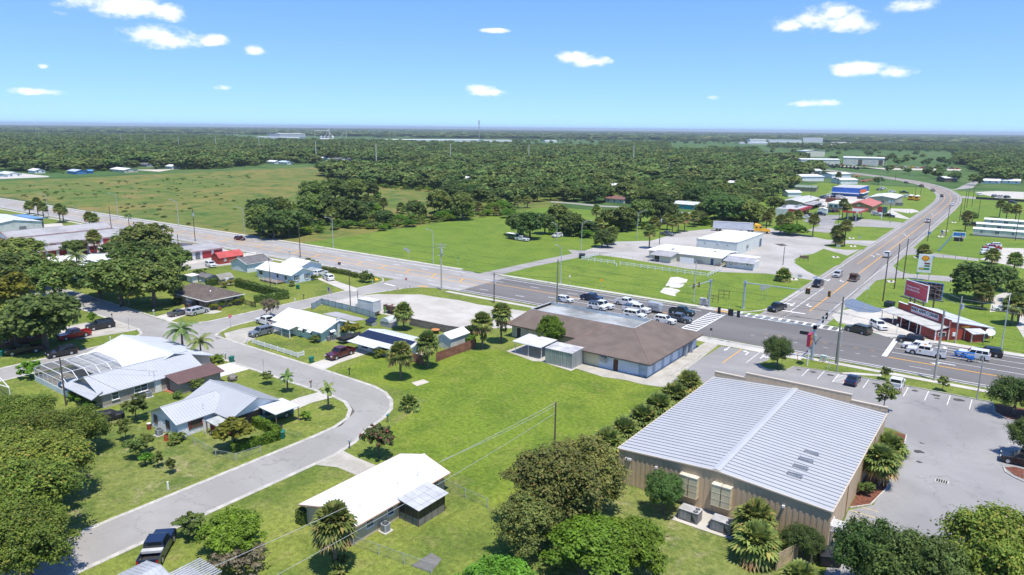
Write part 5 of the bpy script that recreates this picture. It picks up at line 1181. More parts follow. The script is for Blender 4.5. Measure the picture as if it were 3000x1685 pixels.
# ---------------------------------------------------------------- shops up the cross road
def shed(label,name,u0,u1,v0,v1,axis,ze,zr,wall,roof,cat='shop',ov=.4,**k):
 t=thing(name,label,cat);gable(t,u0,u1,v0,v1,axis,ze,zr,wall,roof,ov,0,None,ov,**k);return t
ORANGEW=M('tan_brown_stucco',(.42,.25,.13),.85,.06,.5)
t=shed('tan brown shop with salmon red gable roof','gable_shop',-80.4,-68.2,420,448,'v',3.2,5.2,ORANGEW,M('salmon_metal_roof',(.50,.16,.12),.55),ov=.5)
for v in(424,430,436,442):mb=MB();wbox(mb,fr('u+',-68.2),v-1,v+1,.6,2.3,0,.05);mb.obj('window',GLASS,t)
mb=MB();wbox(mb,fr('v-',420),-75.5,-74.2,2.9,3.6,0,.05);mb.obj('gable_vent',WTR,t)
t=thing('flat_shop','low white and blue fronted shop beside the salmon roof','shop');MX(-91,-80.9,424,446,0,3).obj('wall',WWL,t);MX(-91.5,-80.7,423.5,446.5,3,3.25).obj('flat_roof',M('pale_flat',(.66,.66,.62),.7),t)
for c in(-89.6,-87):window(t,'v-',424,c,1.2,1.6,1.1,M('blue_frame',(.10,.35,.60),.5),(2,1))
mb=MB();wbox(mb,fr('v-',424),-91,-81,0,.9,0,.05);mb.obj('brick_base',ORANGEW,t)
t=shed('beige metal workshop with pale grey roof beside the school buses','metal_workshop',-78.2,-64.2,467.5,497,'v',4.3,5.3,M('beige_metal',(.46,.42,.35),.6),M('pale_metal_roof2',(.64,.65,.62),.5))
window(t,'v-',467.5,-70.6,1.4,1.8,1.4,WTR,(2,2));mb=MB();wbox(mb,fr('v-',467.5),-67.6,-64.8,1.8,3.4,0,.05);mb.obj('wall_sign',M('sign_white2',(.66,.72,.74),.5),t)
MX(-64,-60.5,470,473,0,1.9).obj('lean_to',DKMETAL,t)
t=thing('blue_building','bright blue box building with white awning band','shop');BLU=M('bright_blue_wall',(.035,.125,.46),.6,.06,.4)
MX(-109.6,-92.4,517,548,0,5.6).obj('wall',BLU,t);MX(-109.4,-92.6,517.2,547.8,5.6,5.7).obj('flat_roof',M('grey_flat',(.45,.45,.45),.8),t);mb=MB();mb.box(-111,-90.4,515.6,517,1.9,2.3);mb.box(-92.4,-90.4,515.6,540,1.9,2.3);mb.obj('awning',WTR,t)
MB().add([(-92,516,2.6),(-88.6,518,3.2),(-88.6,518,5.4),(-92,516,4.8)],[(0,1,2,3)]).obj('orange_flag',M('orange_banner',(.80,.17,.06),.6),t)
t=shed('tan shop with low grey gable roof behind the small red fronted store','tan_shop',-114.2,-102,414,450,'v',3.4,4.6,M('tan_wall3',(.38,.31,.21),.8),M('grey_roof3',(.50,.50,.48),.6),ov=.6)
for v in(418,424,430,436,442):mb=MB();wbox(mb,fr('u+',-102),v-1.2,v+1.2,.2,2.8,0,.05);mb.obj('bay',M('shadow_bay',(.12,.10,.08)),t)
mb=MB();mb.slab([(-101.9,412,3),(-96,412,2.7),(-96,436,2.7),(-101.9,436,3)],.15);mb.obj('side_canopy',GREYROOF,t)
t=thing('convenience_store','small white store with red front fascia near the palms','shop');MX(-104.4,-94,371,394,0,3.7).obj('wall',M('pale_green_white',(.62,.66,.63),.7),t);MX(-104.2,-94.2,371.2,393.8,3.7,3.8).obj('flat_roof',M('grey_flat',(.45,.45,.45)),t)
MX(-94,-92.2,370.6,394,2.7,3.9).obj('red_fascia',RED,t);MX(-98,-92.2,370.4,371,2.7,3.9).obj('red_fascia',RED,t)
mb=MB();wbox(mb,fr('u+',-94),372,393,.3,2.4,0,.06);mb.obj('shop_window',GLASS,t)
for v in(375,380,385,390):MX(-93.4,-92.9,v-.25,v+.25,0,2.7).obj('red_pillar',RED,t)
for c in('s270,720','s480,720','s540,700'):u,v=G(c,4.2);MX(u-.8,u+.8,v-.8,v+.8,3.8,4.8).obj('roof_unit',STEEL,t)
t=thing('fuel_canopy','fuel station canopy with red and orange fascia and pumps','canopy');MX(-73,-65.4,372,392,4.3,4.4).obj('canopy_deck',M('canopy_grey',(.30,.30,.32),.8),t)
mb=MB();mb.box(-73.2,-65.2,371.8,372,4.0,4.9);mb.box(-65.4,-65.2,372,392,4.0,4.9);mb.box(-73.2,-73,372,392,4.0,4.9);mb.box(-73.2,-65.2,392,392.2,4,4.9);mb.obj('fascia',M('orange_red_fascia',(.55,.08,.05),.5),t)
for p in((-71,375),(-67.4,375),(-71,388),(-67.4,388)):MX(p[0]-.25,p[0]+.25,p[1]-.25,p[1]+.25,0,4.2).obj('column',WTR,t)
for p in((-69.2,376),(-69.2,382),(-69.2,387)):MX(p[0]-.35,p[0]+.35,p[1]-.5,p[1]+.5,.1,1.7).obj('pump',M('pump_red',(.30,.07,.05),.5),t)
mb=MB();mb.tube((-66.4,371.7,4.45),(-66.4,371.65,4.45),.55,n=16);mb.obj('emblem',M('emblem_white',(.75,.65,.45),.5),t)
t=thing('price_sign','red and dark price sign beside the fuel canopy','sign',(*G('s1900,925'),0));MX(-.25,.25,-.15,.15,0,3.4).obj('post',WTR,t)
for x,m_ in((-1.15,RED),(1.05,M('sign_teal',(.05,.12,.14),.5))):MX(x-1.05,x+1.05,-.14,.14,3.2,6.0).obj('panel',m_,t)
t=thing('red_shipping_container','rust red shipping container between the tan shops','container',(-97,466,0));MX(-4.6,4.6,-1.3,1.3,0,2.6).obj('body',M('rust_container',(.22,.09,.06),.7),t);battens(t,'v-',-1.3,-4.5,4.5,.1,2.5,.4,M('rust_container2',(.17,.07,.05),.7),.15,.04,'ribs')
t=thing('storage_kiosk','small white portable shed parked behind a dark pickup','shed',(*G('s915,830'),0));gable(t,-2.2,2.2,-1.4,1.4,'v',2.3,2.9,WWL,WRF,.1)
for(lab,u0,u1,v0,v1)in(('white mobile home nearest the lawn at right',-18,18,353,357.6),('white mobile home in the middle of the row at right',-18.2,18,374,378.6),('pale mobile home farthest back in the row at right',-16.4,16,396,400.6)):
 t=thing('mobile_home',lab,'mobile home',group='row of mobile homes');gable(t,u0,u1,v0,v1,'u',2.9,3.3,M('ivory_siding',(.60,.60,.54),.7),WRF,.2,0,None,.2)
 for k in range(6):window(t,'v-',v0,u0+3+k*5.4,1.5,1.5 if k==1 else .8,1.0,None,(2,2),sill=False)
 mb=MB();wbox(mb,fr('v-',v0),u0,u1,0,.6,-.05,.02);mb.obj('skirting',DKMETAL,t)
# ---------------------------------------------------------------- implement dealer and far commercial strip
def bx(label,name,base0,base1,depth,h,wall,roof,cat='building',doors=0):
 a,b=G(base0),G(base1);d=Vector((b[0]-a[0],b[1]-a[1],0));L=d.length
 t=thing(name,label,cat,(*a,0),math.atan2(d.y,d.x))
 MX(0,L,0,depth,0,h).obj('wall',wall,t);MB().slab([(-.5,-.5,h+.05),(L+.5,-.5,h+.05),(L+.5,depth/2,h+1.2),(-.5,depth/2,h+1.2)],.2).obj('roof_slope',roof,t);MB().slab([(-.5,depth/2,h+1.2),(L+.5,depth/2,h+1.2),(L+.5,depth+.5,h+.05),(-.5,depth+.5,h+.05)],.2).obj('roof_slope',roof,t)
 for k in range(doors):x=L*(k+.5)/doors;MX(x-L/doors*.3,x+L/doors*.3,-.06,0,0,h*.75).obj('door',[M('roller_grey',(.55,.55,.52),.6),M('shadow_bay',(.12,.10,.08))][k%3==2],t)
 return t
CW,PR=M('cream_metal_far',(.62,.60,.50),.7),M('pale_metal_far',(.68,.69,.68),.6)
bx('tall cream machinery dealer hall with roller doors','dealer_hall','d755,522','d1165,533',30,9,CW,PR,doors=6)
bx('long low cream machinery dealer shed','dealer_shed','d330,517','d720,522',22,6,CW,PR,doors=5)
bx('pale workshop with two dark bays beside the far road','workshop','d240,635','d540,640',22,5.2,CW,PR,doors=3)
bx('white roofed low building behind the blue store trees','long_shed','d330,690','d560,690',25,4,WWL,WRF)
bx('pale metal shed with grey roof near the far bend','metal_shed','d640,665','d830,660',14,4,WWL,PR)
bx('white roofed shed beside the orange trailers','metal_shed','d730,720','d900,720',14,3.5,WWL,WRF)
bx('dull green roofed house among trees behind the tan shop','green_roof_house','d270,790','d480,800',12,3,M('tan_wall3',(.38,.31,.21)),M('dull_green_roof',(.20,.25,.20),.8))
bx('white shed between the trees left of the tan shop','white_shed','d200,850','d330,850',8,3,WWL,WRF)
bx('cream hangar at the far left of the dealer','hangar','d285,440','d365,445',40,10,CW,PR)
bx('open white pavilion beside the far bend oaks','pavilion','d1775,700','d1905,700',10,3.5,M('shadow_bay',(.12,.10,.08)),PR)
# airport buildings and distant plants
bx('long white terminal shed near the horizon at right','airport_hangar','d350,300','d550,303',60,16,M('far_white',(.74,.74,.74),.7),PR)
bx('low row of pale hangars near the horizon at right','airport_hangar','d5,300','d340,303',50,9,M('far_white',(.74,.74,.74)),M('far_blue_roof',(.45,.52,.60),.6))
bx('low white sheds in front of the pale hangars','airport_hangar','d340,340','d640,343',40,6,M('far_white',(.74,.74,.74)),M('far_blue_roof',(.45,.52,.60)))
bx('white roofed terminal at the right end of the hangars','airport_hangar','d640,345','d770,345',30,6,M('far_white',(.74,.74,.74)),M('far_red_white',(.70,.62,.60),.6))
bx('pale block office near the horizon in the centre right','far_office','c2395,310','c2560,312',60,13,M('far_white',(.74,.74,.74)),PR)
bx('low pale sheds before the block office','far_shed','c2290,316','c2576,320',25,5,M('far_white',(.74,.74,.74)),PR)
bx('long pale warehouse on the horizon in the centre','far_warehouse','c650,192','c930,192',120,14,M('far_white',(.74,.74,.74)),PR)
bx('grey stepped factory near the horizon at left','factory','b245,268','b500,266',60,18,M('far_grey',(.46,.48,.50),.8),PR)
bx('long low white factory shed below the stepped factory','factory_shed','b0,268','b420,275',40,7,M('far_white',(.74,.74,.74)),PR)
bx('tan low mill building under the grain elevator','mill_building','b655,300','b790,300',30,9,M('far_tan',(.45,.33,.22),.8),PR)
bx('white rounded shed at the right of the mill','mill_shed','b900,310','b1090,310',30,6,M('far_white',(.74,.74,.74)),WRF)
bx('very long pale wall and roof strip near the horizon','far_plant','b1300,296','b2270,296',50,6.5,M('far_white',(.74,.74,.74)),PR)
bx('low white far sheds right of the cell tower','far_shed','b2300,300','b2576,300',40,6,M('far_white',(.74,.74,.74)),PR)
bx('white low building on the far pasture at centre right','far_shed','c1300,322','c1420,322',25,6,M('far_white',(.74,.74,.74)),WRF)
bx('long white roofed sheds beside the dark grove','far_shed','c1440,402','c1580,405',18,5,M('far_white',(.74,.74,.74)),WRF)
bx('pale blue roofed barn inside the dark grove','far_barn','c1140,365','c1245,365',18,7,M('far_white',(.74,.74,.74)),M('pale_blue_roof',(.50,.62,.75),.6))
bx('dark roofed lodge at the left of the grove','far_lodge','c920,365','c1045,368',18,6,M('far_tan',(.45,.33,.22)),SHINGLE2)
bx('dark roofed far house with white front in open pasture','far_house','c335,298','c390,298',20,5,M('far_white',(.74,.74,.74)),WRF)
bx('white far house next to the dark roofed one','far_house','c410,300','c455,300',20,5,M('far_white',(.74,.74,.74)),WRF)
# grain elevator legs
ge=thing('grain_elevator','grain elevator with slanting conveyor legs near the horizon','grain elevator',(*G('b740,296'),0),HEAD)
for p,q,r in(((-18,0,0),(-2,0,34),1.0),((14,0,0),(-2,0,34),1.0),((0,0,0),(0,0,40),1.2),((22,0,2),(42,0,26),1.2),((48,0,0),(48,0,34),.8),((-40,0,30),(0,0,30),1.2),((-40,0,0),(-40,0,30),.8)):mb=MB();mb.tube(p,q,r,n=6);mb.obj('conveyor_leg',M('far_steel',(.50,.48,.45),.6),ge)
for x in(-24,-14,-4,8):mb=MB();mb.tube((x,6,0),(x,6,14),4,n=14);mb.tube((x,6,14),(x,6,18),4,.6,n=14);mb.obj('silo',M('far_steel2',(.56,.57,.58),.5),ge)
# ---------------------------------------------------------------- houses in the woods and along the meadow
def wood_house(code,w,d,label,roof,wall,axis='u',h=2.5,r=1.2,name='woodland_house'):
 u,v=G(code);t=thing(name,label,'house',(u,v,0))
 gable(t,-w/2,w/2,0,d,axis,h,h+r,wall,roof,.5,0,None,.4)
 for k in range(3):window(t,'v-',0,-w/2+w*(k+.5)/3,.9,1.2,1.1,None,(2,1),sill=False)
 for k in range(2):window(t,'u+',w/2,d*(k+.5)/2,.9,1.2,1.1,None,(2,1),sill=False)
 return t
TQ=M('turquoise_wall',(.03,.36,.42),.7,.06,.5)
wood_house('c1720,968',15,9,'turquoise house with pale roof behind the palms',M('pale_roof_tq',(.55,.57,.57),.6),TQ)
wood_house('c1030,910',12,9,'cream house with brown red roof under the oaks',M('brown_red_roof',(.20,.10,.085),.85),M('cream_wall_w',(.55,.52,.40),.8))
wood_house('c1580,598',22,12,'white roofed house in the clearing at centre right',WRF,M('grey_blue_wall',(.40,.46,.50),.8))
wood_house('c2030,605',24,14,'white gabled house at the end of the clearing lane',WRF,WWL,'v')
wood_house('c1910,560',18,12,'white roofed cottage left of the clearing lane',WRF,WWL)
wood_house('c1410,520',18,10,'white roofed cottage among dense treetops',WRF,WWL)
wood_house('c1560,545',12,10,'white dormered cottage among dense treetops',WRF,WWL,'v')
wood_house('b2140,695',13,9,'white roofed cream house in the middle of the wood',WRF,M('cream_wall_w',(.55,.52,.40)))
wood_house('b1615,545',26,14,'wide white roofed house on the far street',WRF,M('pale_blue_w',(.50,.60,.70),.8))
wood_house('b1460,515',30,14,'white roofed bungalow left of the wide one on the far street',WRF,WWL)
wood_house('b1360,455',22,14,'white roofed house deeper in the far trees',WRF,WWL)
wood_house('b660,480',26,14,'white roofed house with red edge at the meadow end',WRF,WWL)
wood_house('b775,485',24,14,'grey roofed house at the meadow end',SHINGLE_G,WWL)
wood_house('b920,485',18,12,'dark grey roofed house right of the meadow end',SHINGLE_G,M('grey_wall_w',(.40,.42,.45),.8))
wood_house('b1345,352',36,20,'white roofed barn on the far side of the wood',WRF,WWL)
wood_house('a720,618',16,9,'bright blue cottage at the left edge of the meadow',M('blue_grey_roof',(.45,.52,.60),.6),M('cottage_blue',(.03,.20,.50),.7))
wood_house('a880,612',5,4,'tiny blue shed with white door beside the meadow',M('blue_roof_s',(.10,.28,.55),.6),M('cottage_blue',(.03,.20,.50)),'v',2.2,.8)
wood_house('a1180,600',26,12,'white roofed cream house at the meadow edge',WRF,M('cream_wall_w',(.55,.52,.40)))
wood_house('a1700,565',12,8,'white roofed porch house behind the meadow trees',WRF,WWL)
wood_house('a320,610',14,8,'small white trailer beside the left palm',WRF,WWL)
wood_house('a30,645',20,10,'pale grey roof at the left border by the meadow',M('pale_grey_roof',(.62,.66,.68)),WWL)
wood_house('a1440,545',14,9,'dark carport under the meadow edge trees',SHINGLE_G,M('grey_wall_w',(.40,.42,.45)))
wood_house('b270,520',16,8,'pale blue roofed trailer at the back of the meadow',M('pale_blue_roof',(.50,.62,.75)),WWL)
wood_house('b150,515',14,8,'white trailer at the back of the meadow',WRF,WWL)
wood_house('c1040,770',12,9,'white roof peeping between the oaks at centre',WRF,WWL)
wood_house('c2230,740',10,8,'white roof beside palms right of centre',WRF,WWL)
wood_house('d2230,715',14,9,'white roofed trailer behind the fenced car lot at right',WRF,WWL)
wood_house('d2420,715',16,9,'second white roofed trailer behind the fenced car lot',WRF,WWL)
sheet('far_street','b830,505 b1200,515 b1500,530 b1500,538 b1200,527 b830,515',.02,CONC,'pale far street at the back of the meadow','street')
sheet('far_street','c1980,635 c2100,620 c2230,605 c2230,612 c2100,632 c1990,645',.02,CONC,'pale lane in the clearing at centre right','street')
sheet('far_street','c390,892 c700,915 c900,935 c1120,945 c1120,958 c880,948 c690,928 c390,902',.02,ASPH_OLD,'asphalt lane under the oaks at centre','street')
sheet('far_street','c1680,1000 c1840,1010 c1840,1020 c1680,1010',.02,ASPH_OLD,'bit of asphalt lane beside the turquoise house','street')
sheet('far_street','a0,625 a200,610 a500,640 a480,650 a0,668',.02,CONC,'pale street end at the left border','street')
sheet('far_street','a1290,575 a1600,572 a1760,570 a1600,595 a1400,580',.02,SAND,'sandy track behind the meadow','street')
sheet('dealer_yard','d200,530 d1250,560 d1950,570 d1930,585 d1200,575 d900,545 d540,530',.03,SAND,'pale gravel yard of the machinery dealer','yard')
sheet('pasture_pond','c1580,380 c2576,385 c2576,415 c1700,405',.03,M('dark_crop',(.035,.055,.03),.9,.2,.02),'dark cultivated strip across the far pasture','field')
sheet('straight_lane','d2060,690 d2130,625 d2190,585 d2220,588 d2200,610 d2140,680 d2060,760 d1900,775 d1830,780 d1900,765 d2000,715',.02,ASPH_OLD,'pale lane leaving the bend towards the right','street')
sheet('lot_lane','d1900,835 d2150,855 d2576,885 d2576,900 d2100,872 d1950,860',.02,ASPH_OLD,'narrow lane in front of the fenced car lot','street')
sheet('car_lot','d2080,800 d2300,790 d2576,800 d2576,870 d2300,860',.018,CONC,'pale fenced car lot behind the lawn at right','lot')
sheet('runway','d560,290 d1400,318 d2576,325 d2576,335 d1500,330 d650,305',.03,M('runway_pale',(.42,.42,.40),.9),'pale runway strip near the horizon at right','runway')
# ================================================================== VEHICLES
TYRE=plain('tyre_rubber',(.018,.018,.018),.85);RIM=M('alloy_rim',(.50,.51,.52),.35,.05,2,metal=.5)
CGLASS=glassy('car_glass',(.012,.016,.02),.04)
HEADL=M('headlamp_lens',(.72,.74,.76),.15,.02,2);TAILL=M('tail_lamp_red',(.45,.012,.012),.3,.02,2);GRILLE=plain('grille_black',(.015,.015,.016),.4);CHROME=M('chrome_trim',(.55,.55,.56),.25,.03,2,metal=.7)
def paint(n,c,metal=.1):return M('paint_'+n,c,.32,.03,.8,metal,spec=.5,coat=.6)
PAINT={k:paint(k,c)for k,c in dict(white=(.76,.76,.75),black=(.012,.012,.014),navy=(.012,.022,.06),grey=(.10,.105,.115),silver=(.48,.48,.47),green=(.012,.035,.032),olive=(.055,.065,.038),burgundy=(.09,.012,.016),red=(.42,.02,.02),brown=(.06,.045,.035),slate=(.16,.18,.20),blue=(.05,.16,.35),teal=(.02,.09,.10),orange=(.60,.13,.03),yellow=(.80,.42,.02)).items()}
SPEC=dict(
sedan=dict(L=4.8,W=1.84,H=1.45,wb=2.8,r=.33,hood=.88,belt=.95,ws=(.95,.25),rw=(-1.35,-.75),tail=.98),
hatch=dict(L=4.2,W=1.78,H=1.58,wb=2.6,r=.32,hood=.95,belt=.98,ws=(1.15,.45),rw=(-1.95,-1.65),tail=.98),
suv=dict(L=4.85,W=1.93,H=1.76,wb=2.85,r=.38,hood=1.08,belt=1.12,ws=(1.0,.42),rw=(-2.28,-1.95),tail=1.12),
bigsuv=dict(L=5.3,W=2.03,H=1.92,wb=3.05,r=.41,hood=1.18,belt=1.22,ws=(1.15,.62),rw=(-2.52,-2.3),tail=1.22),
minivan=dict(L=5.1,W=1.98,H=1.75,wb=3.0,r=.36,hood=1.02,belt=1.08,ws=(1.55,.6),rw=(-2.45,-2.1),tail=1.08),
pickup=dict(L=5.85,W=2.03,H=1.95,wb=3.7,r=.42,hood=1.17,belt=1.25,ws=(1.2,.72),rw=(-1.0,-.92),tail=1.22,bed=True),
longpickup=dict(L=6.6,W=2.05,H=2.05,wb=4.3,r=.45,hood=1.27,belt=1.33,ws=(1.65,1.2),rw=(-.85,-.75),tail=1.3,bed=True),
oldpickup=dict(L=5.6,W=1.98,H=1.85,wb=3.3,r=.41,hood=1.1,belt=1.15,ws=(1.0,.7),rw=(-.5,-.42),tail=1.15,bed=True))
def loft(P,w,ch=.07,ins=.05,mi=0):
 """side outline P (x, z) lofted across the width with softened shoulders"""
 cx=sum(p[0]for p in P)/len(P);cz=sum(p[1]for p in P)/len(P)
 Q=[(x+(cx-x)/max(abs(cx-x),.3)*ins*min(1,abs(cx-x)),z-(ins if z>cz else-ins*.3))for x,z in P]
 n=len(P);mb=MB();vs=[]
 for y,R in((-w/2,Q),(-w/2+ch,P),(w/2-ch,P),(w/2,Q)):vs+=[(x,y,z)for x,z in R]
 fs=[tuple(range(n)),tuple(range(3*n,4*n))[::-1]]
 for j in range(3):fs+=[(j*n+k,(j+1)*n+k,(j+1)*n+(k+1)%n,j*n+(k+1)%n)for k in range(n)]
 mb.add(vs,fs,mi);return mb
_vm={}
def vmesh(kind,color):
 key=(kind,color)
 if key in _vm:return _vm[key]
 s=SPEC[kind];L,W,H=s['L'],s['W'],s['H'];f,b=L/2,-L/2;gz=.24 if 'pickup' not in kind else .34
 bed=s.get('bed');xb=s['rw'][0]if bed else None
 hd,bl=s['hood'],s['belt']
 if bed:P=[(xb-.06,gz),(f-.15,gz),(f,gz+.16),(f,hd-.22),(f-.12,hd-.04),(s['ws'][0]+.1,hd+.04),(s['ws'][0]-.1,bl),(xb-.06,bl)]
 else:P=[(b+.12,gz),(f-.14,gz),(f,gz+.14),(f,hd-.26),(f-.16,hd-.07),(s['ws'][0]+.15,hd+.02),(s['ws'][0]-.1,bl),(s['rw'][0]+.02,bl),(b+.08,s['tail']if kind=='sedan' else bl-.05),(b,s['tail']-.25),(b,gz+.14)]
 parts={}
 body=loft(P,W)
 iw=.17 if H<1.9 else .14;zt=H-.05
 x0,x1=s['ws'];r0,r1=s['rw']
 lo=[(x0,W/2-.03),(r0,W/2-.03)];hi=[(x1,W/2-iw),(r1,W/2-iw)]
 v=[(x0,-W/2+.03,bl-.02),(x0,W/2-.03,bl-.02),(r0,W/2-.03,bl-.02),(r0,-W/2+.03,bl-.02),(x1,-W/2+iw,zt),(x1,W/2-iw,zt),(r1,W/2-iw,zt),(r1,-W/2+iw,zt),
  (x1-.12,-W/2+iw+.1,H),(x1-.12,W/2-iw-.1,H),(r1+.12,W/2-iw-.1,H),(r1+.12,-W/2+iw+.1,H)]
 body.add(v,[(0,1,5,4),(1,2,6,5),(2,3,7,6),(3,0,4,7),(4,5,9,8),(5,6,10,9),(6,7,11,10),(7,4,8,11),(8,9,10,11)])
 body.box(f-.02,f+.05,-W/2+.12,W/2-.12,gz+.08,gz+.24);
 parts['body']=(body.mesh('body',PAINT[color]),[(0,0,0)])
 if bed:
  m=MB();zb=s['tail'];t=.09;x_b=b+.02;x_f=xb-.08
  m.box(x_b,x_f,-W/2,-W/2+t,gz,zb);m.box(x_b,x_f,W/2-t,W/2,gz,zb);m.box(x_b,x_b+t,-W/2+t,W/2-t,gz+.1,zb-.02);m.box(x_f-t,x_f,-W/2+t,W/2-t,gz,zb);m.box(x_b+t,x_f-t,-W/2+t,W/2-t,gz,gz+.36,1);m.box(b-.14,b+.02,-W/2+.1,W/2-.1,gz+.06,gz+.24,2)
  parts['bed']=(m.mesh('bed',[PAINT[color],M('bed_liner',(.035,.035,.036),.8),CHROME]),[(0,0,0)])
 def face_pt(A,B,C,D,s_,t_,off):
  p=(A.lerp(B,s_)).lerp(D.lerp(C,s_),t_);n=(B-A).cross(D-A).normalized();return p+n*off
 V=[Vector(q)for q in v]
 def pane(i,j,k,l,s0,s1,t0,t1):
  A,B,C,D=V[i],V[j],V[k],V[l];m=MB();m.quad(*[tuple(face_pt(A,B,C,D,a,c,.012))for a,c in((s0,t0),(s1,t0),(s1,t1),(s0,t1))]);return m
 m=pane(0,1,5,4,.06,.94,.08,.95);parts['windshield']=(m.mesh('windshield',CGLASS),[(0,0,0)])
 m=pane(2,3,7,6,.1,.9,.15,.92);parts['rear_window']=(m.mesh('rear_window',CGLASS),[(0,0,0)])
 nwin=2 if bed or kind=='sedan' else 3
 for q in range(nwin):
  for sd,i,j,k,l in((0,1,2,6,5),(1,3,0,4,7)):
   a0,a1=.05+.9*q/nwin+.015,.05+.9*(q+1)/nwin-.015
   parts['side_window.%d%d'%(q,sd)]=(pane(i,j,k,l,a0,a1,.1,.9).mesh('side_window',CGLASS),[(0,0,0)])
 m=MB();m.box(f-.03,f+.02,-W/2+.45,W/2-.45,hd-.42,hd-.16);m.box(f-.05,f+.01,-W/2+.1,W/2-.1,gz,gz+.1);parts['grille']=(m.mesh('grille',GRILLE if color!='x' else CHROME),[(0,0,0)])
 m=MB();m.box(f-.2,f+.015,-.22,.22,hd-.40,hd-.17);hm=m.mesh('headlight',HEADL);parts['headlight']=(hm,[(0,W/2-.26,0),(0,-W/2+.26,0)])
 m=MB();zz=s['tail'];m.box(b-.012 if not bed else b+.0,b+.12,-.09,.09,zz-.42,zz-.1);tm=m.mesh('tail_light',TAILL);parts['tail_light']=(tm,[(0,W/2-.11,0),(0,-W/2+.11,0)])
 m=MB();m.box(-.09,.09,-.1,.1,-.08,.08);parts['mirror']=(m.mesh('mirror',PAINT[color]),[(x0-.25,W/2+.08,bl+.1),(x0-.25,-W/2-.08,bl+.1)])
 wm=MB();r=s['r'];wm.tube((0,-.11,0),(0,.11,0),r,n=20);tyre=wm.mesh('wheel',TYRE)
 rm=MB();rm.tube((0,-.118,0),(0,.118,0),r*.62,n=14);rim=rm.mesh('rim',RIM)
 am=MB();am.tube((0,-.02,0),(0,.02,0),r+.075,n=20);arch=am.mesh('wheel_arch',GRILLE)
 wb=s['wb'];fx=wb/2+(.05 if bed else .1)
 pos=[(x,y,r)for x in(fx,fx-wb)for y in(W/2-.08,-W/2+.08)]
 _vm[key]=(parts,(tyre,rim,arch,pos,W,fx))
 return _vm[key]
NV=[0]
def vehicle(kind,color,front=None,rear=None,head=None,side='R',label='',at=None,name=None,group=None,cat=None,dz=.022,detail=True):
 s=SPEC[kind];parts,(tyre,rim,arch,pos,W,fx)=vmesh(kind,color);wb=s['wb']
 if head is None:
  A,B=G(front),G(rear);h=math.atan2(A[1]-B[1],A[0]-B[0])
 else:h=radians(head)
 d=Vector((cos(h),sin(h)));lft=Vector((-d.y,d.x));sy=-1 if side=='R' else 1
 if at is not None:c=Vector(G(at)if isinstance(at,str)else at)
 elif front is not None and rear is not None:c=(Vector(G(front))+Vector(G(rear)))/2-d*(fx-wb/2)-lft*sy*(W/2)
 elif front is not None:c=Vector(G(front))-d*fx-lft*sy*(W/2)
 else:c=Vector(G(rear))-d*(fx-wb)-lft*sy*(W/2)
 nm=name or{'sedan':'sedan','hatch':'hatchback','suv':'suv','bigsuv':'suv','minivan':'minivan'}.get(kind,'pickup_truck')
 ct=cat or{'sedan':'car','hatch':'car','suv':'suv','bigsuv':'suv','minivan':'minivan'}.get(kind,'pickup truck')
 t=thing(nm,label,ct,(c.x,c.y,dz),h,group)
 for pn,(me,ls)in parts.items():
  for l in ls:link(pn.split('.')[0],me,t,l)
 for x,y,z in pos:
  w=link('wheel',tyre,t,(x,y,z));link('rim',rim,w)
  link('wheel_arch',arch,t,(x,y,z+.02),sca=(1,4.6,1))
 return t
GQ='cars queuing at the lights on the left';GR='cars queuing at the lights on the right';GP='cars on the cross road';GH='cars parked at the houses'
t=vehicle('hatch','white','x297,322',None,0,'R','white compact van with blue side graphics last in the queue',group=GQ)
MB().add([(-1.9,-.905,.45),(-.4,-.905,.4),(-1.0,-.905,.95),(-1.9,-.905,1.05)],[(0,1,2,3)]).obj('side_graphic',PAINT['blue'],t)
vehicle('pickup','navy','x690,312',None,0,'R','dark navy pickup near the back of the left queue',group=GQ)
vehicle('pickup','white','x1170,376',None,0,'R','white pickup in the left turn lane behind the horse trailer',group=GQ)
t=vehicle('pickup','white','x835,416',None,0,'R','white pickup carrying an orange cone in its bed',group=GQ)
MT((-1.6,-.4,1.0),(-1.6,-.4,1.75),.22,.03,n=10).obj('traffic_cone',PAINT['orange'],t)
t=vehicle('suv','white',at='x700,402',head=0,label='white off roader with black hardtop in the left queue',group=GQ);MX(-2.1,.55,-.82,.82,1.77,1.83).obj('black_hardtop',PAINT['black'],t)
t=vehicle('longpickup','white','x1330,474',None,0,'R','white pickup with dark load cover in the left queue',group=GQ);MX(-3.1,-1.0,-.98,.98,1.3,1.5).obj('load_cover',PAINT['black'],t)
vehicle('bigsuv','white',at='x1215,523',head=0,label='long white estate car half hidden by the brown roof',group=GQ)
vehicle('pickup','grey','x1905,604',None,0,'R','dark grey pickup with black bed cover first at the left crossing',group=GQ)
vehicle('suv','white','x1690,620',None,0,'R','white suv at the roof edge with a white trailer hitch load',group=GQ)
vehicle('pickup','green','x1945,505',None,0,'R','dark green pickup towing the silver horse trailer',group=GQ)
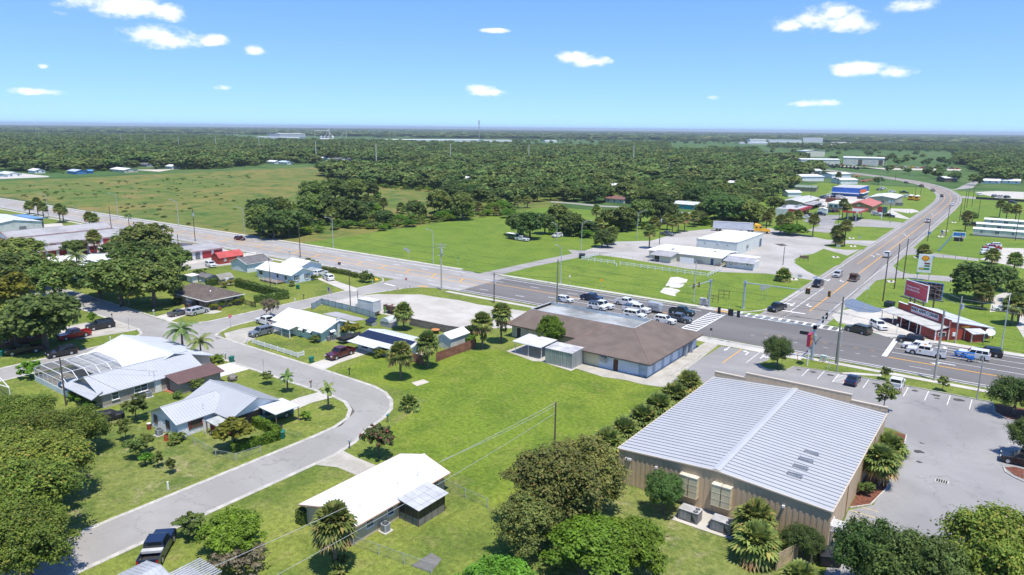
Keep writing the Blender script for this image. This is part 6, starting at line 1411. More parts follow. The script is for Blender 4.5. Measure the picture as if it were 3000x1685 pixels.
# silver horse trailer
ht=thing('horse_trailer','silver enclosed horse trailer behind the dark green pickup','trailer',(*G('x1475,455'),.022),0);ht.location.y+=.9
MB().add([(-1.7,-.95,.55),(1.5,-.95,.55),(1.9,-.5,.55),(1.9,.5,.55),(1.5,.95,.55),(-1.7,.95,.55),(-1.7,-.95,2.35),(1.1,-.95,2.35),(1.8,-.5,1.9),(1.8,.5,1.9),(1.1,.95,2.35),(-1.7,.95,2.35)],[(5,4,3,2,1,0),(0,1,7,6),(1,2,8,7),(2,3,9,8),(3,4,10,9),(4,5,11,10),(5,0,6,11),(6,7,8,9,10,11)]).obj('body',M('trailer_silver',(.46,.48,.50),.4,.08,1,metal=.4),ht)
for x in(-.5,.3):
 for y in(-.95,.95):MT((x,y-.1,.34),(x,y+.1,.34),.34,n=16).obj('wheel',TYRE,ht)
for z in(1.3,1.5,1.7):MX(-1.5,.9,-.97,-.95,z,z+.06).obj('side_vent',DKMETAL,ht)
MT((1.8,0,.5),(3.1,0,.5),.05,n=6).obj('drawbar',DKMETAL,ht)
# right queue (facing the crossing)
vehicle('suv','black','t462,1150',None,180,'L','black suv first at the right stop line nearest the red store',group=GR)
vehicle('suv','white','t552,1257',None,180,'L','white crossover second row at the right stop line',group=GR)
t=vehicle('longpickup','white','t632,1337',None,180,'L','white utility pickup with roof beacon towing the blue lift',group=GR)
MX(.1,.5,-.3,.3,2.05,2.18).obj('beacon',M('amber_lens',(.55,.25,.05),.4),t)
MT((1.0,1.03,.95),(1.0,1.035,.95),.2,n=14).obj('door_emblem',M('emblem_gold',(.35,.28,.10),.5),t)
vehicle('bigsuv','white',None,'t1690,1432',180,'L','white suv with dark rear side glass beside the blue lift',group=GR)
vehicle('suv','black',None,'t1895,1388',180,'L','black suv last in the right queue',group=GR)
# towable boom lift
bl=thing('boom_lift','bright blue towable boom lift on two wheels','boom lift',(*G('t1440,1430'),.022),pi);BLF=M('lift_blue',(.02,.17,.52),.4,.05,1)
mb=MB();mb.path([(-1.2,0,.55),(2.6,0,.55)],.09,6);mb.path([(-1.0,-.7,.5),(-1.0,.7,.5)],.08,6);mb.path([(.6,-.6,.5),(.6,.6,.5)],.07,6);mb.obj('chassis',BLF,bl)
for y in(-.12,.12):MB().path([(-1.1,y,.8),(1.9,y,1.15),(1.9,y,1.5),(-1.3,y,1.65)],.09,6).obj('boom_arm',BLF,bl)
for q in(((-1.1,0,.5),(-1.1,0,1.2)),((.3,0,.6),(.8,0,1.2)),((1.8,0,.6),(1.8,0,1.5)),((-.8,-.6,.5),(.4,-.3,1.2)),((-.8,.6,.5),(.4,.3,1.2))):MT(*q,.07,n=6).obj('strut',BLF,bl)
MX(-1.3,-.3,-.5,.5,.5,1.0).obj('motor_box',BLF,bl)
for y in(-.8,.8):w=MT((-.6,y-.1,.34),(-.6,y+.1,.34),.34,n=16).obj('wheel',TYRE,bl);MT((-.6,y-.11,.34),(-.6,y+.11,.34),.2,n=12).obj('rim',RIM,w)
mb=MB()
for x in(-2.2,-1.5):
 for y in(-.5,.5):mb.tube((x,y,.5),(x,y,1.5),.03,n=5)
for z in(.5,1.0,1.5):mb.path([(-2.2,-.5,z),(-1.5,-.5,z),(-1.5,.5,z),(-2.2,.5,z),(-2.2,-.5,z)],.03,4)
mb.obj('basket',M('pale_basket',(.42,.46,.44),.5),bl)
# intersection
vehicle('bigsuv','olive','h808,932','h942,967',side='L',label='dark green suv turning in front of the red store',group='cars at the crossing')
vehicle('suv','white','h1105,917','h1037,882',side='R',label='white suv waiting on the concrete apron of the red store',group='cars at the crossing')
vehicle('pickup','black','q1120,478','q1243,440',side='L',label='black pickup turning right at the stop line of the cross road',group='cars at the crossing')
vehicle('pickup','black','h522,492',None,270,'L','black pickup driving towards the crossing on the cross road',group=GP)
vehicle('minivan','silver','h722,392',None,270,'L','silver minivan driving towards the crossing on the cross road',group=GP)
t=vehicle('pickup','brown',None,'h893,432',90,'R','brown pickup with loaded rack driving away from the crossing',group=GP);MX(-2.7,-1.0,-.9,.9,1.2,2.3).obj('rack_load',M('load_brown',(.08,.05,.035),.9,.3,3),t);MX(-2.9,-2.7,-1.0,1.0,2.1,2.25).obj('rack_bar',M('load_rust',(.25,.12,.08),.9),t)
vehicle('pickup','white',None,'h1222,192',90,'R','white pickup driving away past the roadside poles',group=GP)
vehicle('pickup','silver','d1625,1110',None,270,'L','silver pickup on the straight before the bend',group=GP)
vehicle('suv','white',None,'d1872,938',90,'R','white suv entering the bend',group=GP)
vehicle('suv','black','d1765,852',None,276,'L','black suv in the bend nearest the yellow line',group=GP)
vehicle('pickup','black','d1682,795',None,290,'L','black pickup farther round the bend',group=GP)
vehicle('pickup','burgundy',at='d1543,748',head=300,label='dark red pickup beyond the bend',group=GP)
vehicle('hatch','burgundy',at='d1392,712',head=310,label='dark red car farthest along the bend',group=GP)
vehicle('suv','navy',at='d248,540',head=305,label='navy car on the far road by the dealer',group=GP)
vehicle('suv','white',at='d345,545',head=305,label='white car on the far road by the dealer',group=GP)
vehicle('hatch','burgundy','a2437,1290','a2360,1283',side='R',label='dark red hatchback driving alone on the highway at left',head=None,group='cars on the highway')
# houses
vehicle('pickup','burgundy','f1155,1222','f1303,1170',side='L',label='burgundy pickup in front of the solar panel house',group=GH)
vehicle('suv','slate','f355,992','f478,962',side='L',label='slate grey suv in front of the mint green house',group=GH)
t=vehicle('pickup','white',None,'f465,885',180,'L',label='white pickup with black bed cover beside the mint green house',group=GH);MX(-2.85,-1.1,-.95,.95,1.2,1.28).obj('bed_cover',PAINT['black'],t)
vehicle('minivan','silver','e2087,742','e1958,775',side='R',label='silver minivan in the brown roofed house driveway',group=GH)
vehicle('sedan','grey',None,'e1770,785',90,'R',label='dark grey crossover behind the silver minivan',group=GH)
vehicle('bigsuv','black',at='e1990,690',head=90,label='black suv in front of the brown roofed house',group=GH)
vehicle('bigsuv','black','e953,926','e1097,900',side='L',label='black suv in the driveway under the big left oak',group=GH)
vehicle('pickup','red',None,'e868,985',270,'L',label='red pickup mostly hidden by the big left oak',group=GH)
vehicle('suv','black','e557,1202','e715,1170',side='L',label='black suv parked on the street behind the pool cage',group=GH)
vehicle('pickup','black',at='e250,1150',head=250,label='black pickup in the shade at the left border',group=GH)
vehicle('suv','white','e2120,295','e2065,275',side='R',label='white suv on the grass beside the red barn shed',group=GH)
vehicle('suv','white','f1012,402','f1065,428',side='L',label='white suv on the pale blue house driveway',group=GH)
vehicle('suv','white',None,'f985,378',100,'R',label='white suv parked behind the pale blue house',group=GH)
vehicle('oldpickup','teal','j1312,832','j1500,776',side='L',label='old teal pickup under the white house carport',group=GH)
t=vehicle('pickup','navy',None,'k1640,1330',135,'R',label='navy pickup with pale tool box at the bottom left',group=GH);MX(-1.6,-1.05,-.98,.98,1.1,1.35).obj('tool_box',M('alloy_box',(.55,.55,.54),.4),t)
vehicle('hatch','navy',at='e1045,520',head=180,label='navy car half hidden by the left oaks',group=GH)
vehicle('suv','silver',at='e860,440',head=150,label='silver car glimpsed between the left oaks',group=GH)
# car park
vehicle('sedan','navy',None,'o893,452',90,'R','dark blue sedan parked behind the tan building',group='cars in the grey car park')
vehicle('pickup','white',None,'o1335,522',90,'R','white pickup parked nose to the verge in the grey car park',group='cars in the grey car park')
vehicle('suv','black',at='o2555,1240',head=180,label='dark car at the right border under a tree',group='cars in the grey car park')
# field and yards
vehicle('pickup','white','c118,1298','c52,1288',side='R',label='white pickup on the mown field with a trailer',group='cars across the highway')
vehicle('suv','white',at='c455,1255',head=260,label='white car under the trees of the mown field',group='cars across the highway')
vehicle('pickup','slate',at='c1560,1238',head=-10,label='grey pickup in the palm shade behind the store',group='cars across the highway')
ut=thing('utility_trailer','dark open trailer with white roof behind the field pickup','trailer',(*G('c5,1275'),.02),math.atan2(*(np.array(G('c118,1298'))-np.array(G('c52,1288')))[::-1]))
MX(-2.6,2.2,-1,1,.5,.62).obj('deck',BLACK,ut);MX(-2.6,2.2,-1,1,2.2,2.35).obj('roof',WTR,ut)
mb=MB()
for x in(-2.55,-1,.6,2.15):
 for y in(-.97,.97):mb.box(x-.05,x+.05,y-.05,y+.05,.6,2.2)
for z in(.95,1.3):mb.box(-2.6,2.2,-1,-.95,z,z+.06);mb.box(-2.6,2.2,.95,1,z,z+.06)
mb.obj('cage',M('dark_green_frame',(.03,.05,.04),.6),ut)
for y in(-.95,.95):
 for x in(-.5,.3):MT((x,y-.1,.33),(x,y+.1,.33),.33,n=14).obj('wheel',TYRE,ut)
# parked cars along the white line lot at right
for code,c,k,lab in(('h2230,160','white','pickup','white pickup nearest in the row on the pale lot at right'),('h2240,135','white','pickup','second white pickup in the row on the pale lot at right'),('h2250,108','red','pickup','red pickup in the row on the pale lot at right'),('h2270,82','white','suv','white suv farthest in the row on the pale lot at right')):
 vehicle(k,c,at=code,head=-160,label=lab,group='row parked on the pale lot at right')
vehicle('sedan','white',at='h2370,730',head=5,label='white coupe parked behind the oak at right',group='cars at the right border')
vehicle('pickup','brown',at='d2065,1145',head=0,label='tan pickup beside the mobile homes',group='cars at the right border')
for k,(code,c,lab)in enumerate((('d2130,835','white','white car at the left of the fenced lot'),('d2280,850','slate','grey car second in the fenced lot'),('d2340,855','silver','silver car third in the fenced lot'),('d2405,860','navy','navy car at the right of the fenced lot'),('d2460,915','brown','dark pickup on the lane before the fenced lot'))):
 vehicle('suv',c,at=code,head=60 if k<4 else 0,label=lab,group='cars in the fenced lot')
for code,c,k,h_,lab in(('s640,925','white','pickup',0,'white pickup in front of the small red fronted store'),('s750,890','black','suv',0,'black suv beside the white pickup at the red fronted store'),('s870,865','navy','pickup',0,'navy pickup carrying the white portable shed'),('s1010,815','navy','suv',60,'blue car behind the portable shed'),('s1810,850','white','suv',0,'white car under the price sign'),('s1830,870','silver','suv',0,'silver pickup under the price sign'),('s1910,830','blue','hatch',0,'blue car under the price sign'),('s2020,895','black','pickup',0,'black pickup right of the price sign'),('s1130,815','burgundy','suv',60,'dark red car by the flat shop'),('s1195,600','white','suv',20,'white suv beside the rust red container'),('s870,720','white','pickup',0,'white pickup under the tan shop canopy'),('s1270,595','white','sedan',40,'white sedan right of the rust red container'),('s900,590','navy','pickup',30,'navy pickup in the crowded lot'),('s960,570','slate','suv',30,'grey suv in the crowded lot'),('s1030,550','white','suv',30,'white suv in the crowded lot'),('s1110,575','black','suv',30,'black suv in the crowded lot'),('s1190,550','silver','sedan',30,'silver sedan in the crowded lot'),('s1680,580','white','suv',0,'white van behind the salmon roof'),('s1560,590','black','suv',0,'black car behind the salmon roof'),('s2330,560','white','suv',0,'white car beside the buses'),('s2280,495','green','pickup',0,'dark green trailer truck on the verge by the buses'),('s1930,425','white','suv',10,'white car under the far tree'),('s1870,450','slate','suv',10,'grey car under the far tree'),('s2080,480','white','suv',10,'white van left of the buses')):
 vehicle(k,c,at=code,head=h_,label=lab,group='cars around the shops')
def bus(code,label):
 t=thing('school_bus',label,'bus',(*G(code),.02),pi/2,'yellow school buses');YB=M('bus_yellow',(.72,.33,.02),.5)
 MX(-5,3.6,-1.2,1.2,.6,2.7).obj('body',YB,t);MX(3.6,5.2,-1.0,1.0,.6,1.5).obj('bonnet',YB,t);MX(-5,3.6,-1.1,1.1,2.7,2.95).obj('roof',WTR,t)
 for y in(-1.21,1.21):MX(-4.7,3.2,min(y,y*.99),max(y,y*.99),1.8,2.45).obj('window_band',CGLASS,t)
 MX(-5.03,-5,-.9,.9,1.7,2.4).obj('rear_window',CGLASS,t)
 for x in(-3,3.4):
  for y in(-1.1,1.1):MT((x,y-.12,.5),(x,y+.12,.5),.5,n=14).obj('wheel',TYRE,t)
bus('s2400,600','yellow school bus behind the beige workshop');bus('s2500,610','yellow school bus at the right of the pair')
# yellow lorry with long trailer
sx0,sx1=G('r1225,188'),G('r1830,222')
sm=thing('semi_trailer','long white box semi trailer behind the flat roofed warehouse','trailer',(*sx0,.02),math.atan2(sx1[1]-sx0[1],sx1[0]-sx0[0]));TL=math.hypot(sx1[0]-sx0[0],sx1[1]-sx0[1])
MX(0,TL,0,2.6,1.15,4.0).obj('box',M('trailer_white',(.60,.62,.66),.5,.06,.4),sm);MX(-.05,TL+.05,-.04,2.64,3.95,4.05).obj('roof_rail',M('trailer_rail',(.40,.41,.44),.5),sm);MX(0,TL,0.05,2.55,1.0,1.15).obj('frame_rail',DKMETAL,sm)
battens(sm,'v-',0,.3,TL-.3,1.2,3.9,.6,M('trailer_rib',(.54,.56,.60),.5),.04,.02,'side_ribs')
for x in(1.6,2.9):
 for y in(.25,2.35):MT((x,y-.25,.5),(x,y+.25,.5),.5,n=14).obj('wheel',TYRE,sm)
MX(TL*.7,TL*.7+.3,.4,2.2,0,1.0).obj('landing_leg',DKMETAL,sm)
tr_=thing('semi_tractor','bright yellow sleeper lorry tractor coupled to the white trailer','truck',(sx1[0],sx1[1],.02),sm.rotation_euler.z);YEL=paint('yellow2',(.82,.42,.015))if 'paint_yellow2' not in MATS else None;YEL=MATS['paint_yellow2']
MB().add([(.5,.1,.9),(5.0,.1,.9),(5.0,2.5,.9),(.5,2.5,.9),(.5,.1,3.6),(3.2,.1,3.2),(3.2,2.5,3.2),(.5,2.5,3.6),(.5,.4,4.0),(1.6,.4,4.0),(1.6,2.2,4.0),(.5,2.2,4.0),(4.0,.15,2.1),(4.0,2.45,2.1),(6.6,.25,1.8),(6.6,2.35,1.8),(6.8,.3,.8),(6.8,2.3,.8)],
 [(0,1,12,5,4),(3,7,6,13,2),(0,4,8,11,7,3),(4,5,9,8),(5,6,10,9),(6,7,11,10),(8,9,10,11),(5,12,13,6),(12,14,15,13),(1,16,14,12),(2,13,15,17),(14,16,17,15),(0,3,2,1),(1,2,17,16)]).obj('cab',YEL,tr_)
MB().quad((3.28,.3,3.1),(3.95,.3,2.2),(3.95,2.3,2.2),(3.28,2.3,3.1)).obj('windshield',CGLASS,tr_)
for x0,x1 in((2.5,3.4),(.9,1.7)):MX(x0,x1,.05,.09,2.2,2.85).obj('side_window',CGLASS,tr_)
MX(-2.5,5.5,.6,2.0,.7,.95).obj('chassis',DKMETAL,tr_)
for x in(-1.6,-.3,5.6):
 for y in(.3,2.3):MT((x,y-.2,.5),(x,y+.2,.5),.5,n=14).obj('wheel',TYRE,tr_)
MX(6.7,6.9,.35,2.25,.45,.95).obj('bumper',CHROME,tr_);MX(6.66,6.72,.7,1.9,.95,1.65).obj('grille',GRILLE,tr_)
# box truck and covered boat near the limerock lot
bt0=G('f1500,745');bk=thing('box_truck','white box truck parked on the limerock lot','truck',(bt0[0],bt0[1],.015),radians(180))
MX(-3.2,1.9,-.2,2.2,1.0,3.5).obj('cargo_box',M('box_white',(.58,.59,.60),.55,.08,.6),bk);MX(-3.25,1.95,-.25,2.25,3.45,3.55).obj('roof',M('box_roof',(.66,.66,.65),.5),bk)
cbm=loft([(1.9,.45),(4.1,.45),(4.2,.9),(4.05,1.35),(3.3,1.5),(2.7,2.25),(1.95,2.25)],2.0);cbm.T=None;o_=cbm.obj('cab',PAINT['white'],bk);o_.location.y=1.0
MB().quad((3.32,.15,1.52),(3.32,1.85,1.52),(2.78,1.75,2.2),(2.78,.25,2.2)).obj('windshield',CGLASS,bk);MX(2.1,2.75,-.02,.02,1.45,2.05).obj('side_window',CGLASS,bk)
MX(-3.2,2,.2,1.8,.6,1.0).obj('chassis',M('rust_chassis',(.10,.06,.045),.8,.3,2),bk)
for x in(-1.9,3.1):
 for y in(.1,1.9):MT((x,y-.15,.42),(x,y+.15,.42),.42,n=14).obj('wheel',TYRE,bk)
sk=thing('food_trailer','rusty brown equipment trailer with white lids behind the box truck','trailer',(*G('f1700,760'),.015));MX(-2.4,2.6,0,1.9,.7,1.9).obj('body',M('rust_mottled',(.13,.07,.05),.8,.5,1.2),sk)
for x in(-1.3,.5):MT((x,.9,1.9),(x,.9,2.05),.5,n=14).obj('lid',M('pale_lid',(.62,.58,.50),.6),sk)
for x in(-.6,.4):MT((x,-.1,.4),(x,.12,.4),.4,n=14).obj('wheel',TYRE,sk)
MX(-1.9,-1.5,-.3,-.1,.2,1.6).obj('green_flag',M('lime_green',(.15,.35,.06),.7),sk);MB().path([(2.6,.9,.5),(4.6,.9,.5)],.06,6).obj('drawbar',DKMETAL,sk)
boat0=G('f1250,1045');bo=thing('covered_boat','boat under a black cover beside the solar panel house','boat',(boat0[0]-.2,boat0[1]+1.2,0),pi/2)
mb=MB();n=9;secs=[]
for k in range(n):
 x=-2.6+5.2*k/(n-1);w=1.05*(1-max(0,(k-5)/(n-5))**1.6*.95);zt=1.75 if k in(3,4)else 1.35+.1*(k>5)
 secs.append([(x,-w,.75),(x,-w*1.02,1.15),(x,0,zt),(x,w*1.02,1.15),(x,w,.75)])
vs=[p for s_ in secs for p in s_];fs=[(k*5+j,k*5+j+1,(k+1)*5+j+1,(k+1)*5+j)for k in range(n-1)for j in range(4)]+[(0,1,2,3,4)[::-1]]
mb.add(vs,fs);mb.obj('cover',M('black_tarp',(.018,.018,.02),.6,.2,2),bo)
MX(-2.4,1.8,-.7,.7,.45,.75).obj('hull',M('hull_grey',(.40,.40,.41),.5),bo)
for y in(-.95,.95):MT((-.6,y-.1,.3),(-.6,y+.1,.3),.3,n=14).obj('wheel',TYRE,bo)
# covered car by the taupe house and a shed-like cover
cc=thing('covered_car','car under a black tarpaulin beside the taupe house corner','car',(*G('i1085,790'),0),1.2)
loft([(-2.2,.25),(2.2,.25),(2.2,.75),(1.2,.95),(.6,1.4),(-1.2,1.4),(-1.9,1.0),(-2.2,.9)],1.8,.3,.2).obj('tarpaulin',M('black_tarp',(.018,.018,.02)),cc)
for x in(-1.3,1.3):MT((x,-.85,.32),(x,.85,.32),.32,n=14).obj('axle_wheels',TYRE,cc)
# green tractors and machinery in the dealer yard
rngd=random.Random(3)
GRN=M('tractor_green',(.015,.10,.03),.5)
def machine(code,label,m_,yel=True):
 t=thing('tractor',label,'tractor',(*G(code),.02),rngd.uniform(0,6.28),'machines in the dealer yard')
 MX(.2,2.6,-.5,.5,.9,1.8).obj('bonnet',m_,t);MX(-1.2,.3,-.8,.8,1.0,2.9).obj('cab',[BLACK,m_][0],t);MX(-1.3,.4,-.9,.9,2.9,3.05).obj('roof',m_,t)
 for x,r in((-.8,.95),(2.0,.6)):
  for y in(-1,1):MT((x,y-.25,r),(x,y+.25,r),r,n=12).obj('wheel',TYRE if not yel else[TYRE,M('hub_yellow',(.6,.45,.03),.5)][0],t)
k=0
for x,y in((525,532),(560,535),(600,540),(640,545),(660,560),(690,552),(720,556),(750,560),(790,562),(830,566),(870,568),(900,574)):
 machine('d%d,%d'%(x,y),'green tractor number %s along the dealer lawn counted from the left'%('one two three four five six seven eight nine ten eleven twelve'.split()[k]),GRN);k+=1
for j in range(26):
 x=1180+j*29;c=['white','red','orange','grey','silver','burgundy','yellow','black'][rngd.randrange(8)]
 vehicle(['suv','pickup','hatch'][rngd.randrange(3)],c,at='d%d,%d'%(x,548+j*.55+rngd.uniform(-3,8)),head=rngd.choice((50,60,130)),label='vehicle in the long row on the pale dealer yard',group='long row in the dealer yard')
for j in range(9):vehicle('suv',['white','black','red','silver'][j%4],at='d%d,%d'%(640+j*55,530+j*1.5),head=55,label='car parked along the dealer hall front',group='cars along the dealer hall')
for j in range(7):vehicle('suv',['white','slate','red'][j%3],at='c%d,%d'%(1640+j*16,428-(j%2)*5),head=60,label='car in the far lot below the dark strip',group='cars in the far lot')
for q,(x,y)in enumerate(((890,650),(960,700),(1010,690))):t=thing('farm_trailer',('left','middle','right')[q]+' orange farm trailer under the far palms','trailer',(*G('d%d,%d'%(x,y)),.02),.6);MX(-4,4,-1.2,1.2,.8,1.6).obj('body',PAINT['orange'],t);MT((0,-1.2,.5),(0,1.2,.5),.5,n=10).obj('axle_wheels',TYRE,t)
# ================================================================== STREET FURNITURE
GALVP=M('galvanised_pole',(.47,.50,.52),.5,.06,1,metal=.2)
SIGP=M('painted_signal_pole',(.30,.37,.42),.5,.06,1)
WPOLE=M('brown_wood_pole',(.115,.085,.065),.9,.25,1.5,stretch=(3,3,.3));CPOLE=M('concrete_pole',(.40,.385,.35),.9,.12,1,stretch=(3,3,.3));GPOLE=M('green_treated_pole',(.18,.20,.15),.9,.15,1,stretch=(3,3,.3))
WIRE=plain('wire',(.05,.05,.05),.6);WIREL=plain('bright_wire',(.45,.46,.46),.4)
def streetlight(code,label,arm=2.6,h=10.2,toward=-pi/2,bend=True):
 u,v=G(code)if isinstance(code,str)else code
 t=thing('street_lamp',label,'street lamp',(u,v,0),toward,'tall street lamps along the highway')
 MT((0,0,0),(0,0,h),.13,.075,n=10).obj('pole',GALVP,t);MT((0,0,0),(0,0,.35),.22,n=10).obj('base',GALVP,t)
 MB().path([(0,0,h-.15),(arm*.35,0,h+.55),(arm,0,h+1.0)],.055,6).obj('arm',GALVP,t)
 MB().path([(0,0,h-.7),(arm*.5,0,h+.55)],.04,6).obj('brace',GALVP,t)
 MX(arm-.1,arm+.75,-.16,.16,h+.93,h+1.08).obj('lamp_head',GALVP,t)
for c,l in(('a490,1060','leftmost near side lamp post behind the small palms'),('a1188,1050','lamp post at far left beyond the meadow edge'),('a1798,1135','second lamp post from the left on the meadow side'),('a2463,1230','lamp post against the dark oak clump'),('b778,1362','lamp post at the left end of the mown field'),('f2128,245','lamp post beside the white utility pole'),('g833,450','lamp post on the field verge near the sand patch'),('g2172,640','lamp post beside the traffic signal cabinet')):
 streetlight(c,l)
streetlight('c1258,1268','lamp post among palms behind the store',toward=0.3);streetlight('c697,1405','lamp post beside the green dumpster',toward=0.6);streetlight('c450,1290','small lamp post by the white car under the trees',1.5,6,-2.5)
streetlight('h2345,1112','tall lamp post right of the red store',1.6,10.0,pi/2)
def utility(code,label,h=11,mat=None,r=.16,arms=(),trans=False,name='utility_pole'):
 u,v=G(code)if isinstance(code,str)else code
 t=thing(name,label,'utility pole',(u,v,0),0,'utility poles')
 MT((0,0,0),(0,0,h),r,r*.7,n=10).obj('pole',mat or WPOLE,t)
 for z,L,a in arms:
  c,s=cos(a),sin(a);MT((-L/2*c,-L/2*s,z),(L/2*c,L/2*s,z),.06,n=4).obj('crossarm',GALVP if mat is not WPOLE else WPOLE,t)
  for q in(-.48,-.2,.2,.48):MT((L*q*c,L*q*s,z),(L*q*c,L*q*s,z+.25),.05,n=6).obj('insulator',GALVP,t)
 if trans:MT((.35,-.1,h-2.6),(.35,-.1,h-1.5),.26,n=12).obj('transformer',GALVP,t)
 return t
V90=pi/2
utility('a1135,1290','wooden pole rising from the storage sheds',12.5,WPOLE,.15,((10.6,2.2,V90),));utility('a1965,1298','wooden pole with small lamp on the near highway verge',12,WPOLE,.15,((10.8,1.6,V90),),True)
utility('f790,188','plain wooden pole behind the pale blue house',12,WPOLE,.15);utility('f490,492','wooden service pole in front of the pale blue house',8,WPOLE,.12);utility('f1295,707','wooden pole behind the box truck fence',8.5,WPOLE,.12);utility('f1372,710','short wooden pole beside the box truck',4.4,WPOLE,.1)
utility('f2210,517','pale concrete pole with fanned crossarms at the side street mouth',12.6,CPOLE,.2,((12.2,3.2,.3),(11.4,2.4,1.2),(9.4,1.8,.6)),True)
utility((-86.6,137.2),'tall plain pole in front of the abandoned roof',12.5,GPOLE,.2)
utility((-103.5,135.0),'pole with transformers behind the palm clump',7.6,WPOLE,.15,((7.2,1.8,0),),True)
utility('h683,1257','greenish pole nearest the crossing beside the red pawn sign',12.8,GPOLE,.19,((11.6,3.0,0),(9.6,2.2,.1)));utility('h692,1338','grey concrete pole leaning beside the greenish pole',7.5,CPOLE,.12)
utility('h1672,1425','concrete pole in front of the red store sign',12.6,CPOLE,.22);utility('h1882,1048','grey pole at the side of the red store',9.8,CPOLE,.16,(),True)
utility('h1155,627','dark roadside pole nearest the puddle',12.5,WPOLE,.16);utility('h1270,502','dark roadside pole second from the puddle',12.5,WPOLE,.16);utility('h1360,407','dark roadside pole behind the price sign',12,WPOLE,.16)
utility('n425,330','wooden service pole beside the round bushes',8.5,WPOLE,.13);utility('i665,645','wooden pole beside the pool cage',7.6,WPOLE,.13);utility('o2100,586','concrete lamp pole on the car park verge',7.4,CPOLE,.12,((7.3,.8,0),))
utility('r420,388','wooden pole with transformer by the truck yard palm',11,WPOLE,.15,(),True);utility('e1815,285','wooden pole with lamp beside the left oaks',10,WPOLE,.14);utility('s1175,1070','leaning pole in the palm clump by the yard mouth',9,WPOLE,.13)
utility('h150,265','short brown pole in the bushy palm',6,WPOLE,.12)
for c,h,l in(('w330,985',12.5,'tall pole beside the lawn ditch at right'),('w80,1060',9,'pole with blue sign by the cross road at right'),('w515,785',11,'dark pole left of the vine covered palm'),('w580,640',11,'dark pole beyond the vine covered palm'),('w615,600',11,'dark pole on the bend right verge'),('w685,590',11,'grey green pole nearest the fenced lot'),('w770,740',10.5,'dark pole at the lawn corner by the mobile homes'),('w1280,1050',10.5,'dark pole in front of the nearest mobile home'),('w860,220',10,'pole by the straight lane'),('w820,205',8,'second pole by the straight lane'),('s1865,480',14,'white steel pole left of the beige workshop'),('s1960,180',14,'white steel pole by the far palms'),('s2030,920',10,'dark pole right of the price sign'),('s705,690',11,'dark pole in front of the tan shop'),('s990,810',9,'dark pole behind the portable shed'),('s2460,590',9,'pole beside the school buses'),('s2130,290',9,'pole at the far bend'),('d1425,640',10,'dark pole on the far lawn'),('s2550,560',9,'dark pole on the bend left verge')):
 utility(c,l,h,WPOLE if c[0]!='s' or c[1:3]not in('18','19')else GALVP,.15)
# far transmission poles in the wood
for c,l in(('a1225,330','second'),('a1467,340','third'),('a1803,385','fourth'),('a2178,390','fifth'),('b37,410','sixth'),('b607,490','seventh'),('b1212,525','eighth'),('b1958,520','ninth'),('c168,530','tenth'),('c1218,550','eleventh'),('a400,290','first')):
 u,v=G(c);d=math.hypot(u,v);hh=24
 t=thing('transmission_pole',l+' pale transmission pole from the left above the wood','utility pole',(u,v,0),0,'pale transmission poles in the wood');MT((0,0,0),(0,0,hh),.45,.3,n=8).obj('pole',M('far_pole',(.62,.60,.56),.8),t);MX(-1.2,1.2,-.1,.1,hh-1.2,hh-1.0).obj('crossarm',M('far_pole',(.62,.60,.56)),t)
ct=thing('cell_tower','slender cell tower near the horizon at centre','tower',(*G('b2245,318'),0));MT((0,0,0),(0,0,62),1.1,.7,n=8).obj('mast',M('tower_grey',(.36,.38,.40),.6),ct)
for z in(50,55,59):
 for k in range(6):a=k*pi/3;MX(1.9*cos(a)-.35,1.9*cos(a)+.35,1.9*sin(a)-.35,1.9*sin(a)+.35,z,z+3).obj('antenna_panel',M('tower_panel',(.50,.50,.50),.6),ct)
for k in range(8):
 c=('a2275,228','a2357,228','a2387,228','a2437,228','b30,235','b118,235','b143,235','b208,235')[k];u,v=G(c)
 t=thing('floodlight_mast','distant floodlight mast %s from the left over the wood'%('first second third fourth fifth sixth seventh eighth'.split()[k]),'light mast',(u,v,0),0,'distant floodlight masts');MT((0,0,0),(0,0,34),.5,.35,n=6).obj('mast',M('far_pole',(.62,.60,.56)),t);MX(-2.2,2.2,-.4,.4,33,35).obj('lamp_bank',M('far_pole2',(.72,.72,.70),.5),t)
# wires
def wire(pts,label,sag=.5,r=.02,mat=None,name='power_line'):
 mb=MB()
 for a,b in zip(pts,pts[1:]):
  A,B=Vector(a),Vector(b);P=[A.lerp(B,k/14)-Vector((0,0,sag*4*(k/14)*(1-k/14)))for k in range(15)];mb.path(P,r,4)
 return tag(mb.obj(name,mat or WIRE),label,'wire','overhead wires')
hp=[(-273.7,124,10.5),(-248.5,141.8,10.7),(-191.5,145,10.5),(-123.1,137.6,11.2),(-86.6,137.2,11.6),(-25.1,137.2,11.4),(-9.5,138.1,11.5),(30,138,11.5)]
wire(hp,'upper power line along the near side of the highway',.7,.022);wire([(x,y,z-1.6)for x,y,z in hp],'lower power line along the near side of the highway',.8,.022);wire([(x,y,z-3.4)for x,y,z in hp[1:]],'telephone line along the near side of the highway',.9,.03)
wp=[(-9.5,138.1,12.3),(-8.7,166.7,9.5)]
wire([(-27.2,232,11.6),(-27.2,216.5,12),(-27.1,198.2,12),(-25.1,137.2,12)],'wire from the roadside poles across the crossing',.8,.022)
wire([(-27.1,198.2,10.6),(-8.7,166.7,9.2),(40,168,9.4)],'wire behind the red store front',.6,.024,WIREL)
wire([(-27.1,198.2,9.2),(-8.7,166.7,8.0),(40,168,8.2)],'lower wire behind the red store front',.6,.024,WIREL)
wire([(-25.1,137.2,9.6),(-59.8,163.8,6.8)],'signal feed wire over the crossing',.5,.022)
wire([(-45.4,72.4,7.6),(-51.5,57.2,4.1)],'service wire from the wooden pole to the beige house',.3,.018,WIREL)
